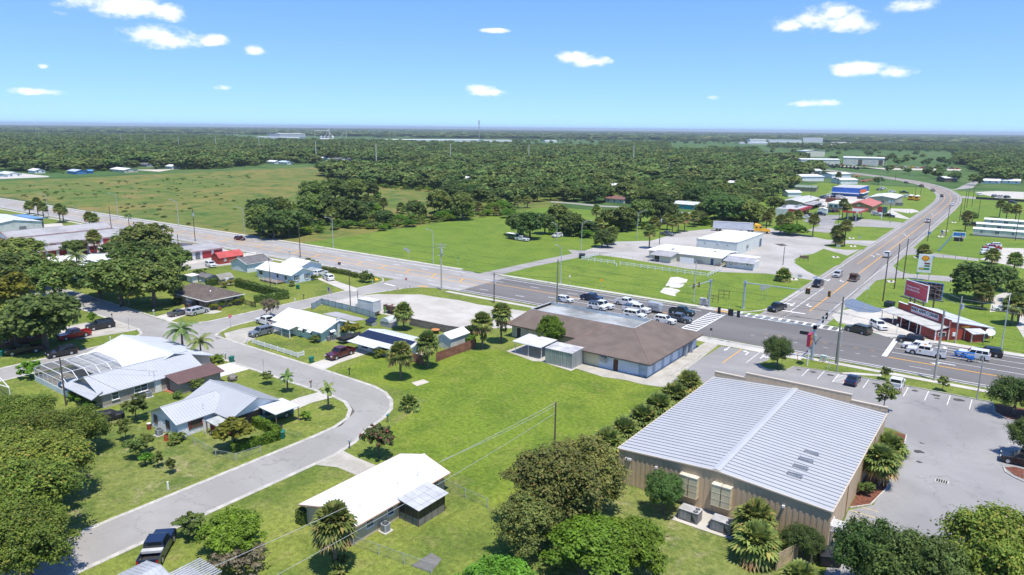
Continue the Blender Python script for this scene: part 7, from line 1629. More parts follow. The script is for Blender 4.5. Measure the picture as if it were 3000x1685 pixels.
wire([(-45.4,72.4,8.0),(-50,18,7.6)],'bright service line over the beige house garden',.7,.022,WIREL);wire([(-45.4,72.4,6.6),(-46,18,6.4)],'thin service line over the vacant lot',.6,.018,WIREL)
wire([(-115.2,42.6,7.2),(-109.6,54.2,3.4)],'service wire over the taupe house roof',.3,.02);wire([(-115.2,42.6,7),(-95,47,3.2)],'service wire to the white house',.4,.02)
wire([(-27.2,232,11.5),(-20,330,11.5),(-14,420,10.6)],'roadside wire towards the mobile homes',.8,.03)
# ---------------------------------------------------------------- traffic signals
SIGY=M('signal_yellow',(.62,.30,.02),.5);SBK=M('signal_black',(.02,.02,.022),.6)
def sighead(par,pos,rz,wide=False,col_=None,back=True):
 mb=MB();T=Matrix.Translation(pos)@Matrix.Rotation(rz,4,'Z');mb.T=T
 w=.2 if not wide else .42
 mb.box(-w-.12,w+.12,-.02,.02,-.75,.65);o=mb.obj('signal_head',col_ or SIGY,par)
 mb=MB();mb.T=T;mb.box(-w,w,-.2,.1,-.62,.52);mb.obj('signal_housing',SBK,o)
 for k,c in enumerate(((.20,.01,.01),(.25,.14,.02),(.02,.16,.05))):
  mb=MB();mb.T=T;mb.tube((0,-.2,.34-.38*k),(0,-.24,.34-.38*k),.13,n=12);mb.obj('lens',M('lens_%d'%k,c,.3),o)
 return o
def mast(base,label,arms,h=6.9,r=.19):
 t=thing('traffic_signal',label,'traffic signal',(*base,0),0,'traffic signal masts')
 MT((0,0,0),(0,0,h),r,r*.85,n=12).obj('pole',SIGP,t);MT((0,0,0),(0,0,.3),r*1.5,n=12).obj('base',GALVP,t)
 for(dx,dy),heads,z in arms:
  MT((0,0,z),(dx,dy,z+.35),.13,.06,n=10).obj('mast_arm',SIGP,t);L=math.hypot(dx,dy)
  MX(-.3,.3,-.3,.3,z-.3,z+.35).obj('arm_bracket',SIGP,t)
  for f,rz,wide,c in heads:sighead(t,(dx*f,dy*f,z+.35*f-.1),rz,wide,c)
 return t
m1=mast((-29.4,136.9),'grey signal mast beside the red pawn sign with two arms',[((-20.0,.6),[(.93,pi,False,SBK),(.81,pi,True,SBK),(.73,pi,False,SBK)],6.3),((-.3,16.2),[(.42,pi/2+pi,False,SBK),(.62,pi/2+pi,True,SBK)],6.3)],6.8,.27)
MX(-2.6,-1.0,-.12,.12,4.6,5.2).obj('street_name_sign',SBK,m1);MT((0,0,5.4),(-2.8,0,5.4),.04,n=6).obj('sign_bracket',SIGP,m1);MX(.12,.5,-.3,0,4.2,4.9).obj('control_box',M('pale_green_box',(.45,.55,.50),.5),m1)
mast((-59.8,163.8),'grey signal mast across the highway beside the signal cabinet',[((-.9,-11.2),[(.78,-pi/2,False,SIGY),(.55,-pi/2,False,SIGY)],6.6)],7.0,.2)
mast((-52.8,168.0),'grey signal mast with long arm over the cross road',[((22.0,-1.0),[(.66,0,True,SIGY),(.87,0,False,SIGY)],6.4)],7.0,.26)
sc1=thing('signal_cabinet','grey traffic signal cabinet beside the footpath','cabinet',(*G('r1075,1310'),.03));MX(-.75,.75,-.45,.45,0,1.7).obj('body',M('cabinet_grey',(.40,.40,.38),.5),sc1);MX(.75,1.3,-.35,.35,.2,1.4).obj('side_box',M('cabinet_grey',(.40,.40,.38)),sc1);MX(-.8,.8,-.5,.5,1.7,1.78).obj('lid',M('cabinet_lid',(.50,.50,.48),.5),sc1)
sc2=thing('utility_cabinet','small pale green utility box on the car park verge','cabinet',(*G('q1805,1190'),0));MX(-.5,.5,-.3,.3,0,1.1).obj('body',M('pale_green_box',(.45,.55,.50)),sc2);MX(-.53,.53,-.33,.33,1.1,1.15).obj('lid',M('pale_green_box',(.45,.55,.50)),sc2)
# ---------------------------------------------------------------- signs
SREV=M('sign_back_grey',(.40,.41,.41),.5)
def post(t,h,r=.035):MT((0,0,0),(0,0,h),r,n=6).obj('post',GALVP,t)
def stop_sign(code,rz,label,back=False):
 t=thing('stop_sign',label,'stop sign',(*G(code),0),rz,'stop signs');post(t,2.5)
 P=[(.38*cos(pi/8+k*pi/4),.38*sin(pi/8+k*pi/4))for k in range(8)]
 MB().add([(x,-.05,2.5+z)for x,z in P]+[(x,-.03,2.5+z)for x,z in P],[tuple(range(8)),tuple(range(8,16))[::-1]]+[(k+8,(k+1)%8+8,(k+1)%8,k)for k in range(8)]).obj('plate',[SREV if back else M('stop_red',(.55,.02,.03),.5)][0],t)
 if not back:
  m4=Matrix(((1,0,0),(0,0,-1),(0,1,0))).to_4x4();m4.translation=Vector((0,-.06,2.5));text('STOP',.24,PALET,t,m4,bold=.008)
 return t
stop_sign('e2322,890',radians(70),'stop sign at the corner of the mint house street');t=stop_sign('f1857,495',radians(10),'stop sign at the side street mouth by the highway');MX(-.25,.25,-.05,-.03,1.6,2.0).obj('lower_plate',WTR,t)
stop_sign('e1300,925',2.6,'back of a stop sign on the corner under the oak',True)
def panel_sign(code,w,h,z,mat,label,rz=0,name='road_sign',hp=None,two=False,diamond=False):
 t=thing(name,label,'sign',(*G(code),0),rz,'road signs')
 for x in((-w*.3,w*.3)if two else(0,)):MT((x,0,0),(x,0,z+h*.5),.035,n=6).obj('post',GALVP,t)
 if diamond:MB().add([(0,-.06,z-h/2),(w/2,-.06,z),(0,-.06,z+h/2),(-w/2,-.06,z),(0,-.04,z-h/2),(w/2,-.04,z),(0,-.04,z+h/2),(-w/2,-.04,z)],[(0,1,2,3),(7,6,5,4),(0,4,5,1),(1,5,6,2),(2,6,7,3),(3,7,4,0)]).obj('plate',mat,t)
 else:MX(-w/2,w/2,-.06,-.04,z-h/2,z+h/2).obj('plate',mat,t)
 return t
GRS=M('sign_green',(.02,.30,.17),.5);BLS=M('sign_blue',(.03,.20,.55),.5);ORS=M('sign_orange_yellow',(.80,.40,.015),.5)
panel_sign('f2378,275',.95,.28,2.6,GRS,'green street name sign at the mown field edge',.4,'street_name_sign')
t=panel_sign('f1880,210',1.1,.7,3.0,SREV,'grey sign back on the mown field verge',.5);MX(-1.5,-.2,.02,.04,3.1,3.9).obj('plate',SREV,t)
panel_sign('g1240,510',1.0,1.0,2.6,ORS,'yellow diamond warning sign on the field verge',.6,diamond=True);panel_sign('g922,470',.45,.6,2.6,WTR,'small white sign plate beside the field lamp post',.6)
panel_sign('b88,1262',.8,1.0,2.4,BLS,'blue sign in front of the dark oak clump',.6);panel_sign('a260,960',.6,.6,1.4,ORS,'yellow guard marker at far left of the highway',.6)
panel_sign('a762,975',.6,.8,2.0,GRS,'green route sign at far left of the highway',.6);panel_sign('a970,1100',1.8,.8,4.0,WTR,'white panel sign beside the storage shed palms',.3)
panel_sign('f1185,320',.9,.8,2.2,M('dark_brown_sign',(.10,.06,.05),.7),'dark brown sign back among the hedge by the highway',.6);panel_sign('f685,205',.5,.6,2.4,SREV,'small grey sign back behind the pale blue garage',.6)
t=panel_sign('j1280,320',.85,.85,2.3,SREV,'grey diamond sign back on the curved street verge',2.6,diamond=True);MX(-.2,.2,-.06,-.04,1.5,1.85).obj('plate',SREV,t)
panel_sign('h310,465',1.1,.75,2.6,SREV,'grey sign back beside the truck yard mouth',.3);panel_sign('h700,150',1.4,.8,2.8,SREV,'double grey sign back at the grass island tip',.2,two=True);panel_sign('h995,590',.7,.8,2.6,WTR,'white route marker sign on the grass by the red store',.2)
panel_sign('q905,320',1.3,1.1,3.6,SREV,'grey three line sign back on the field corner',.3);panel_sign('q980,300',.7,.9,3.6,SREV,'narrow grey sign back on the field corner',.3)
panel_sign('s1525,1340',.7,.9,2.4,SREV,'grey sign back beside the palm clump island',.2);panel_sign('s2035,1060',.5,.7,2.4,SREV,'white sign on the forecourt verge',.2)
panel_sign('w465,700',.9,.9,2.0,ORS,'yellow curve warning sign on the right verge of the bend',.5,diamond=True);panel_sign('w617,590',1.0,1.0,2.6,M('sign_orange',(.75,.17,.03),.5),'orange work sign on a pole by the bend',.5,diamond=True)
panel_sign('w95,1010',1.0,1.0,1.9,BLS,'blue sign on the roadside pole at right',.5);panel_sign('z2685,825',.9,.3,2.4,GRS,'green street name sign by the round palm',.3,'street_name_sign')
panel_sign('h1290,965',.4,.5,2.1,WTR,'small white sign on the apron of the red store',.4)
panel_sign('q155,880',.45,.5,2.3,BLACK,'pedestrian signal post at the near left crossing',.4,'pedestrian_signal')
panel_sign('e1300,670',.5,.5,2.0,ORS,'orange sign on a white post under the left oaks',.4)
# pawn sign
pw=thing('pawn_sign','red cabinet sign with two lit yellow panels on a white pole','sign',(*G('q1570,1250'),0),0)
MT((0,0,0),(0,0,4.0),.11,n=8).obj('pole',WTR,pw);MX(-.28,.28,-1.0,1.0,3.8,6.1).obj('cabinet',M('sign_maroon',(.36,.03,.08),.4),pw)
MX(.28,.3,-.9,.9,5.0,6.0).obj('panel',M('sign_dark_red',(.32,.03,.03),.4),pw);MX(.28,.3,-.9,.9,3.9,4.95).obj('panel',M('sign_orange_red',(.55,.10,.03),.4),pw)
for bd,z in(('CASH',5.5),('PAWN',4.42)):text(bd,.72,M('sign_letter_yellow',(.75,.38,.04),.5),pw,facing((.31,0,z),(1,0)),bold=.01,sx=.85)
# price sign with yellow shell
ps=thing('price_sign','tall white fuel price sign with yellow shell emblem','sign',(*G('h1555,415'),0),radians(14))
for x in(-1.5,1.5):MX(x-.1,x+.1,-.1,.1,0,2.6).obj('post',GALVP,ps)
MX(-1.75,1.75,-.22,.22,2.3,7.6).obj('panel',M('sign_pale',(.74,.77,.80),.5),ps)
mb=MB();n=15;P=[(0,-.85)]+[(.98*sin(a)*1.0,.15+.85*cos(a)*.9)for a in[radians(118-236*k/n)for k in range(n+1)]]
mb.add([(x,-.24,6.35+z)for x,z in P],[tuple(range(len(P)))]);em=mb.obj('shell_emblem',M('shell_red',(.55,.05,.02),.5),ps)
mb=MB();mb.add([(x*.84,-.25,6.35+z*.84)for x,z in P],[tuple(range(len(P)))]);mb.obj('shell_face',M('shell_yellow',(.80,.40,.01),.5),em)
mb=MB()
for k in range(-3,4):mb.box(k*.2-.015,k*.2+.015,-.262,-.256,5.85,6.95-abs(k)*.12)
mb.obj('shell_ribs',M('shell_red',(.55,.05,.02)),em)
for x0,x1,z0,z1,m_ in((-.1,1.3,4.75,5.2,M('led_red',(.20,.02,.04),.4)),(-.1,1.3,4.05,4.5,M('led_green',(.02,.14,.05),.4)),(-1.4,1.3,3.1,3.7,M('sub_green',(.03,.20,.10),.5))):MX(x0,x1,-.235,-.22,z0,z1).obj('price_panel',m_,ps)
MX(-1.3,-.1,-.245,-.235,3.2,3.6).obj('price_panel',M('sub_yellow',(.60,.45,.03),.5),ps)
# blue dealer sign and flags
ds=thing('dealer_sign','blue and white sign board on the lawn at right','sign',(*G('w500,1060'),0),radians(12));MX(-1.6,1.6,-.2,.2,0,1.6).obj('base',BLACK,ds);MX(-2.2,2.2,-.2,.2,1.6,3.6).obj('panel',WTR,ds);MX(-2.0,2.0,-.23,-.2,2.2,3.5).obj('blue_panel',BLS,ds)
FLG=M('flag_red_white',(.62,.16,.18),.7,.5,6,stretch=(.2,.2,3),c2=(.75,.75,.75));FLB=M('flag_blue',(.03,.05,.22),.7)
def flag(code,h,label,s=1.0):
 t=thing('flag',label,'flag',(*G(code),0),.3,'small flags');MT((0,0,0),(0,0,h),.04,n=6).obj('flag_pole',GALVP,t)
 mb=MB();n=8
 for k in range(n):a,b=k/n,(k+1)/n;f=lambda q:(.05+q*1.0*s,.12*sin(q*6),-q*.9*s);A,B=f(a),f(b);mb.quad((A[0],A[1],h+A[2]),(B[0],B[1],h+B[2]),(B[0]-.1,B[1],h+B[2]-.75*s),(A[0]-.1,A[1],h+A[2]-.75*s))
 mb.obj('cloth',FLG,t);MB().quad((.05,-.02,h),(.45*s,-.03,h-.35*s),(.42*s,-.03,h-.7*s),(.02,-.02,h-.4*s)).obj('canton',FLB,t)
flag('w500,1150',5.5,'striped flag in front of the blue lawn sign',1.4);flag('w225,1205',8,'striped flag on the lawn by the ditch',1.4);flag('f1070,640',4.0,'striped flag beside the tall grey fence',1.2)
# bins
GBIN=M('green_wheelie_bin',(.01,.16,.11),.55,.05,1)
def bin_(code,label,rz=.3,mat=None):
 t=thing('wheelie_bin',label,'bin',(*G(code),.02),rz,'green wheelie bins');m_=mat or GBIN
 MB().add([(-.26,-.3,.05),(.26,-.3,.05),(.26,.28,.05),(-.26,.28,.05),(-.34,-.4,1.0),(.34,-.4,1.0),(.34,.38,1.0),(-.34,.38,1.0)],[(3,2,1,0),(0,1,5,4),(1,2,6,5),(2,3,7,6),(3,0,4,7),(4,5,6,7)]).obj('body',m_,t)
 MB().add([(-.36,-.44,1.0),(.36,-.44,1.0),(.36,.42,1.03),(-.36,.42,1.03),(-.28,-.35,1.1),(.28,-.35,1.1),(.28,.36,1.12),(-.28,.36,1.12)],[(0,1,5,4),(1,2,6,5),(2,3,7,6),(3,0,4,7),(4,5,6,7),(3,2,1,0)]).obj('lid',m_,t)
 for x in(-.3,.3):MT((x-.04,.34,.13),(x+.04,.34,.13),.13,n=10).obj('wheel',TYRE,t)
 MT((-.25,.46,.98),(.25,.46,.98),.025,n=5).obj('handle',m_,t)
bin_('f100,1240','green wheelie bin at the new concrete driveway');bin_('f902,1245','green wheelie bin on the lawn beside the white picket fence');bin_('f765,505','green wheelie bin on the pale blue house lawn');bin_('j1470,975','nearer green wheelie bin beside the clipped hedge',.8);bin_('j1445,925','black wheelie bin behind the green one by the hedge',.8,BLACK);bin_('e30,1180','green wheelie bin at the left border');bin_('e2145,240','green wheelie bin behind the white suv near the barn shed')
def dumpster(code,label,rz,mat,g='dumpsters'):
 t=thing('dumpster',label,'dumpster',(*G(code),.02),rz,g);MB().add([(-.95,-.7,.15),(.95,-.7,.15),(.95,.7,.15),(-.95,.7,.15),(-1.05,-.8,1.2),(1.05,-.8,1.2),(1.05,.8,1.5),(-1.05,.8,1.5)],[(3,2,1,0),(0,1,5,4),(1,2,6,5),(2,3,7,6),(3,0,4,7)]).obj('body',mat,t)
 for x in(-.52,.52):MB().slab([(x-.5,-.82,1.24),(x+.5,-.82,1.24),(x+.5,.82,1.54),(x-.5,.82,1.54)],.05).obj('lid',BLACK,t)
 for x in(-1.1,1.1):MX(x-.06,x+.06,-.3,.3,.6,.8).obj('lift_pocket',mat,t)
 for x in(-.8,.8):MT((x,-.6,.08),(x,-.5,.08),.1,n=8).obj('castor',TYRE,t)
DG=M('dumpster_green',(.02,.07,.045),.5)
dumpster('g1048,195','green dumpster at the lane end by the white fence',.6,DG);dumpster('h1218,690','dark green dumpster on the grass behind the red store',-.3,DG);dumpster('p605,1330','black dumpster at the corner of the tan building',.5,BLACK)
# bollards
for c,l in(('p870,1155','farther red bollard at the tan building dock'),('p830,1235','nearer red bollard at the tan building dock')):
 t=thing('bollard',l,'bollard',(*G(c),.02),0,'red bollards');MT((0,0,0),(0,0,1.35),.09,n=10).obj('post',RED,t);MT((0,0,1.35),(0,0,1.4),.09,.05,n=10).obj('cap',RED,t)
# mailboxes
def mailbox(code,label,mat,rz=0,pm=None):
 t=thing('mailbox',label,'mailbox',(*G(code),0),rz,'mailboxes');MX(-.06,.06,-.06,.06,0,1.05).obj('post',pm or WOOD,t)
 mb=MB();n=6;P=[(-.11,1.05),(.11,1.05)]+[(.11*cos(pi*k/n),1.2+.11*sin(pi*k/n))for k in range(n+1)]
 mb.add([(x,-.3,z)for x,z in P]+[(x,.22,z)for x,z in P],[tuple(range(len(P))),tuple(range(len(P),2*len(P)))[::-1]]+[(k,(k+1)%len(P),(k+1)%len(P)+len(P),k+len(P))[::-1]for k in range(len(P))]);mb.obj('box',mat,t);MX(.11,.13,-.05,.03,1.15,1.35).obj('flag',RED,t)
mailbox('f1285,1370','black mailbox on the lawn of the solar panel house',BLACK,.5,BLACK);mailbox('f255,1065','white mailbox at the picket fence end',WTR,.5,WTR);mailbox('f825,610','black mailbox on the lawn by the side street',BLACK,1.2,BLACK);mailbox('i2270,185','pale green mailbox by the new concrete driveway',M('pale_green_box',(.45,.55,.50)),.2);mailbox('j2145,1080','silver mailbox beside the bend of the street',GALVP,1.4,DKMETAL);mailbox('j1757,470','grey wooden mailbox post on the curved street corner',WOOD,.2);mailbox('e1550,770','white mailbox beside the brown house driveway',WTR,.6,WTR);mailbox('e1130,810','dark mailbox opposite the oak driveway',BLACK,1.0)
mailbox('j2530,815','teal birdhouse style mailbox by the bend',M('teal_paint',(.05,.25,.30),.6),.3)
def stub(code,label,h=.9,mat=None,name='utility_pedestal',r=.1):
 t=thing(name,label,'post',(*G(code),0),0,'little utility posts');MT((0,0,0),(0,0,h),r,n=8).obj('post',mat or WTR,t);MT((0,0,h),(0,0,h+.06),r*1.2,n=8).obj('cap',mat or WTR,t)
stub('k1693,580','white utility marker on the verge of the lower street');stub('e1112,1030','white utility marker on the oak corner lawn');stub('f735,625','white utility marker by the side street hedge',.7);stub('f1515,450','grey pedestal at the highway hedge end',.8,GALVP);stub('f1893,495','grey pedestal beside the highway stop sign',.8,GALVP);stub('q1425,1185','orange and white marker post by the verge tree',1.6,M('marker_orange',(.70,.22,.10),.6),r=.05);stub('q1800,1215','orange and white marker at the utility box',1.0,M('marker_orange',(.70,.22,.10)),r=.07);stub('q1865,1330','thin white guy marker beside the poles',2.4,M('marker_pale',(.62,.66,.52),.6),r=.04);stub('q1895,1300','second thin white guy marker beside the poles',2.2,M('marker_pale',(.62,.66,.52)),r=.04);stub('h1130,640','tilted yellow marker by the roadside pole',1.7,M('marker_yellow',(.75,.55,.02),.6),r=.07);stub('q430,435','pale post at the field corner',1.2,M('marker_pale',(.62,.66,.52)),r=.05)
hy=thing('hydrant','small red and white hydrant on the side street verge','hydrant',(*G('f1770,520'),0));MT((0,0,0),(0,0,.55),.14,n=10).obj('body',M('hydrant_white',(.68,.55,.5),.5),hy);MT((0,0,.55),(0,0,.72),.15,.05,n=10).obj('bonnet',RED,hy)
for y in(-.2,.2):MT((0,y*.5,.4),(0,y,.4),.06,n=8).obj('outlet',RED,hy)
# culvert mouths
for c,l in(('h1240,435','on the grass behind the red store'),('h680,188','on the oval grass island'),('h258,412','at the truck yard mouth'),('s1425,1390','on the palm clump island'),('s2370,825','by the used car lot'),('w440,805','by the right verge driveways'),('w330,920','by the tall pole at right'),('w260,1000','by the ditch pipe at right'),('s1400,1255','beside the palm clump'),('h1500,190','beside the round palm')):
 t=thing('culvert_end','pale concrete culvert mouth '+l,'culvert',(*G(c),0),.6,'concrete culvert mouths');MB().add([(-1.1,-.7,.02),(1.1,-.7,.02),(1.1,.7,.35),(-1.1,.7,.35),(-1.1,.7,0),(1.1,.7,0)],[(0,1,2,3),(2,1,5),(0,3,4),(3,2,5,4)]).obj('apron',CONC,t);MT((0,-.2,.16),(0,.1,.2),.3,n=12).obj('pipe_mouth',BLACK,t)
# ---------------------------------------------------------------- fences
def post_fence(P,label,mat,name='fence',h=1.2,step=2.4,rails=(.45,.8,1.1),pr=.07,rr=.05,cat='fence',pickets=None,board=None,group=None):
 P=[Vector((*(G(p)if isinstance(p,str)else p),0))for p in(P.split()if isinstance(P,str)else P)]
 t=thing(name,label,cat,(0,0,0),0,group)
 pm=MX(-pr,pr,-pr,pr,0,h).mesh('post',mat)
 for a,b in zip(P,P[1:]):
  L=(b-a).length;n=max(1,round(L/step));ang=math.atan2(b.y-a.y,b.x-a.x)
  for k in range(n+(1 if b is P[-1]else 0)):link('post',pm,t,a.lerp(b,k/n),(0,0,ang))
  for z in rails:
   mb=MB();mb.box(0,L,-rr*.4,rr*.4,z-rr,z+rr);o=mb.obj('rail',mat,t);o.location=a;o.rotation_euler=(0,0,ang)
  if pickets:
   w,gap,z0,z1=pickets;mb=MB();x=.1
   while x<L-.1:mb.box(x,x+w,-.05,-.02,z0,z1);x+=w+gap
   o=mb.obj('pickets',mat,t);o.location=a;o.rotation_euler=(0,0,ang);o['kind']='stuff'
  if board:
   w,z0,z1,bm=board;me=MX(0,w*.94,-.02,.02,z0,z1).mesh('board',bm);n=int(L/w);d=(b-a).normalized()
   for k in range(n):
    o=link('board',me,t,a+d*(k*w)+Vector((0,0,random.Random(k*7+int(L*10)).uniform(-.03,.03))),(0,0,ang))
 return t
post_fence('f305,1050 f765,1195 f825,1175','low white picket fence on the mint green house lawn',WTR,'picket_fence',1.0,2.2,(.2,.85),.08,.06,pickets=(.09,.09,.12,.95))
post_fence([(-116.6,210.2),(-116.6,199.4),(-104.8,199.6)],'white rail fence at the lane end of the field',WTR,'rail_fence',1.25,2.3,(.5,1.05),.1,.08)
post_fence([(-104.8,199.6),(-102.8,197.4)],'broken leaning stretch of the white rail fence',WTR,'rail_fence',.9,2.6,(.3,.7),.1,.08)
post_fence([(-102.6,199.4),(-73.6,199.0),(-74.0,211)],'white rail fence along the front of the cream store',WTR,'rail_fence',1.25,2.35,(.5,1.05),.1,.08)
post_fence([(-116.6,211.4),(-96,211.0),(-76,210.8)],'low pale wire fence behind the white rail fence',GALVP,'wire_fence',1.0,4,(.95,),.03,.02)
post_fence('y-10,740 y340,610 y700,480','cedar board fence at the edge of the vacant lot',FENCEWOOD,'board_fence',1.75,2.4,(.4,1.4),.05,.05,board=(.15,.05,1.8,FENCEWOOD))
post_fence('f1900,1235 f2030,1270','short cedar board fence under the fan palms',FENCEWOOD,'board_fence',1.75,2.4,(.4,1.4),.05,.05,board=(.15,.05,1.8,FENCEWOOD))
GRYB=M('weathered_grey_boards',(.20,.18,.16),.9,.2,1.5)
post_fence('f1890,870 f2250,945 f2440,975','weathered grey board fence along the limerock lot',GRYB,'board_fence',1.7,2.4,(.4,1.4),.05,.05,board=(.15,.05,1.7,GRYB))
BLP=M('blue_grey_fence_sheet',(.33,.42,.48),.6,.08,.6)
post_fence('f905,715 f1005,660 f1290,730 f1560,810','blue grey panel fence behind the mint green house',WOOD,'panel_fence',1.6,2.4,(.3,1.4),.06,.05,board=(.6,.05,1.5,BLP))
CHAIN,nt_,p_,out_=nmat('chain_link_mesh')
p_.inputs['Base Color'].default_value=(.33,.35,.35,1);p_.inputs['Metallic'].default_value=.3
tr=nt_.nodes.new('ShaderNodeBsdfTransparent');mx=nt_.nodes.new('ShaderNodeMixShader');mx.inputs[0].default_value=.16
nt_.links.new(tr.outputs[0],mx.inputs[1]);nt_.links.new(p_.outputs[0],mx.inputs[2]);nt_.links.new(mx.outputs[0],out_.inputs['Surface'])
def chain(P,label,h=1.2,step=3):
 t=post_fence(P,label,GALVP,'chain_link_fence',h,step,(h-.03,),.035,.02)
 Q=[Vector((*(G(p)if isinstance(p,str)else p),0))for p in(P.split()if isinstance(P,str)else P)];mb=MB()
 for a,b in zip(Q,Q[1:]):mb.quad((a.x,a.y,.03),(b.x,b.y,.03),(b.x,b.y,h),(a.x,a.y,h))
 mb.obj('mesh_panel',CHAIN,t);return t
chain('l985,1150 l1760,1430','chain link fence from the beige house corner to the slab');chain('l1895,570 l2330,765','chain link fence beyond the screened porch')
chain('j480,980 j800,1160 j1000,1200 j1250,1120','low chain link fence round the white house side yard',1.0)
post_fence('e2420,650 e2576,690 f300,685','low black picket fence round the hedged lawn',BLACK,'metal_fence',1.3,2.4,(.2,1.2),.04,.02,pickets=(.03,.12,.1,1.25))
post_fence('p80,1400 p280,1290','cut pale wooden gate panel at the bottom by the tan building',M('pale_pine',(.50,.40,.26),.85,.15,2),'wooden_gate',1.9,2.4,(.4,1.5),.06,.06,board=(.16,.05,1.9,M('pale_pine',(.50,.40,.26))))
post_fence('p290,1290 p430,1350','open pale wooden gate leaf at the bottom by the tan building',M('pale_pine',(.50,.40,.26)),'wooden_gate',1.8,2.4,(.3,1.7),.06,.06)
post_fence('a0,860 a230,890 a770,975','dark guard railing along the far verge at left',M('dark_rail',(.12,.12,.11),.7),'guard_rail',.9,3,(.5,.85),.06,.05)
post_fence('d2090,870 d2576,900','dark screen fence of the car lot at right',M('dark_screen',(.035,.04,.038),.8),'screen_fence',1.5,3,(.75,),.05,.7)
post_fence('h1640,190 h2130,215','thin dark fence along the long driveway',M('dark_rail',(.12,.12,.11)),'wire_fence',1.1,3.5,(1.05,),.04,.02)
BP=M('blue_pipe',(.05,.14,.28),.5)
for P,l in(('w230,1200 w420,985','long blue pipe lying up the lawn at right'),('w100,1350 w170,1275','short blue pipe lying beyond the price sign')):a,b=[G(c)for c in P.split()];t=thing('drain_pipe',l,'pipe',(0,0,0));MT((*a,.2),(*b,.2),.2,n=8).obj('pipe',BP,t);MT((*a,.2),(a[0]+(b[0]-a[0])*.02,a[1]+(b[1]-a[1])*.02,.2),.24,n=8).obj('collar',BP,t)
# old sign frames on the field and island
for c,l,n_ in(('q350,265','rusty bare sign frame on the field corner',3),('q190,330','brown ladder shaped sign frame beside the signal mast',3),('h360,225','brown empty sign frame on the oval island',3)):
 t=thing('sign_frame',l,'sign frame',(*G(c),0),.2);RU=M('rusty_frame',(.15,.08,.05),.85,.25,2)
 for k in range(n_):MX(-1.3+1.3*k-.06,-1.3+1.3*k+.06,-.05,.05,0,2.0).obj('upright',RU,t)
 for z in(.9,1.7):MX(-1.4,1.4,-.04,.04,z,z+.1).obj('crossbar',RU,t)
 if c[0]=='h':MX(-1.3,1.3,-.02,.02,1.0,1.7).obj('faded_panel',M('faded_panel',(.22,.16,.12),.9,.3,3),t)
# planter pots etc.
for c,l,m_ in(('e2195,1210','dark planter pot with spiky plant by the driveway',BLACK),('e2215,715','terracotta pot beside the brown house shrubs',M('terracotta',(.35,.12,.07),.8))):
 t=thing('planter',l,'planter',(*G(c),0));MT((0,0,0),(0,0,.6),.3,.42,n=12).obj('pot',m_,t);mb=MB()
 for k in range(14):a=k*.45;mb.add([(.05*cos(a),.05*sin(a),.6),(.1*cos(a+.8),.1*sin(a+.8),.6),(.5*cos(a),.5*sin(a),1.2)],[(0,1,2)])
 mb.obj('leaves',M('planter_leaf',(.05,.11,.03),.7),t)
rk=thing('boulder','grey boulder on the lawn behind the white house','boulder',(*G('i2345,395'),0));bm=bmesh.new();bmesh.ops.create_icosphere(bm,subdivisions=2,radius=.8)
for v_ in bm.verts:v_.co=v_.co*(1+.25*sin(v_.co.x*5+v_.co.y*3)*cos(v_.co.z*4));v_.co.z=v_.co.z*.8+.5
me=bpy.data.meshes.new('boulder_stone');bm.to_mesh(me);bm.free();me.materials.append(M('grey_rock',(.20,.18,.16),.95,.3,2));link('stone',me,rk)
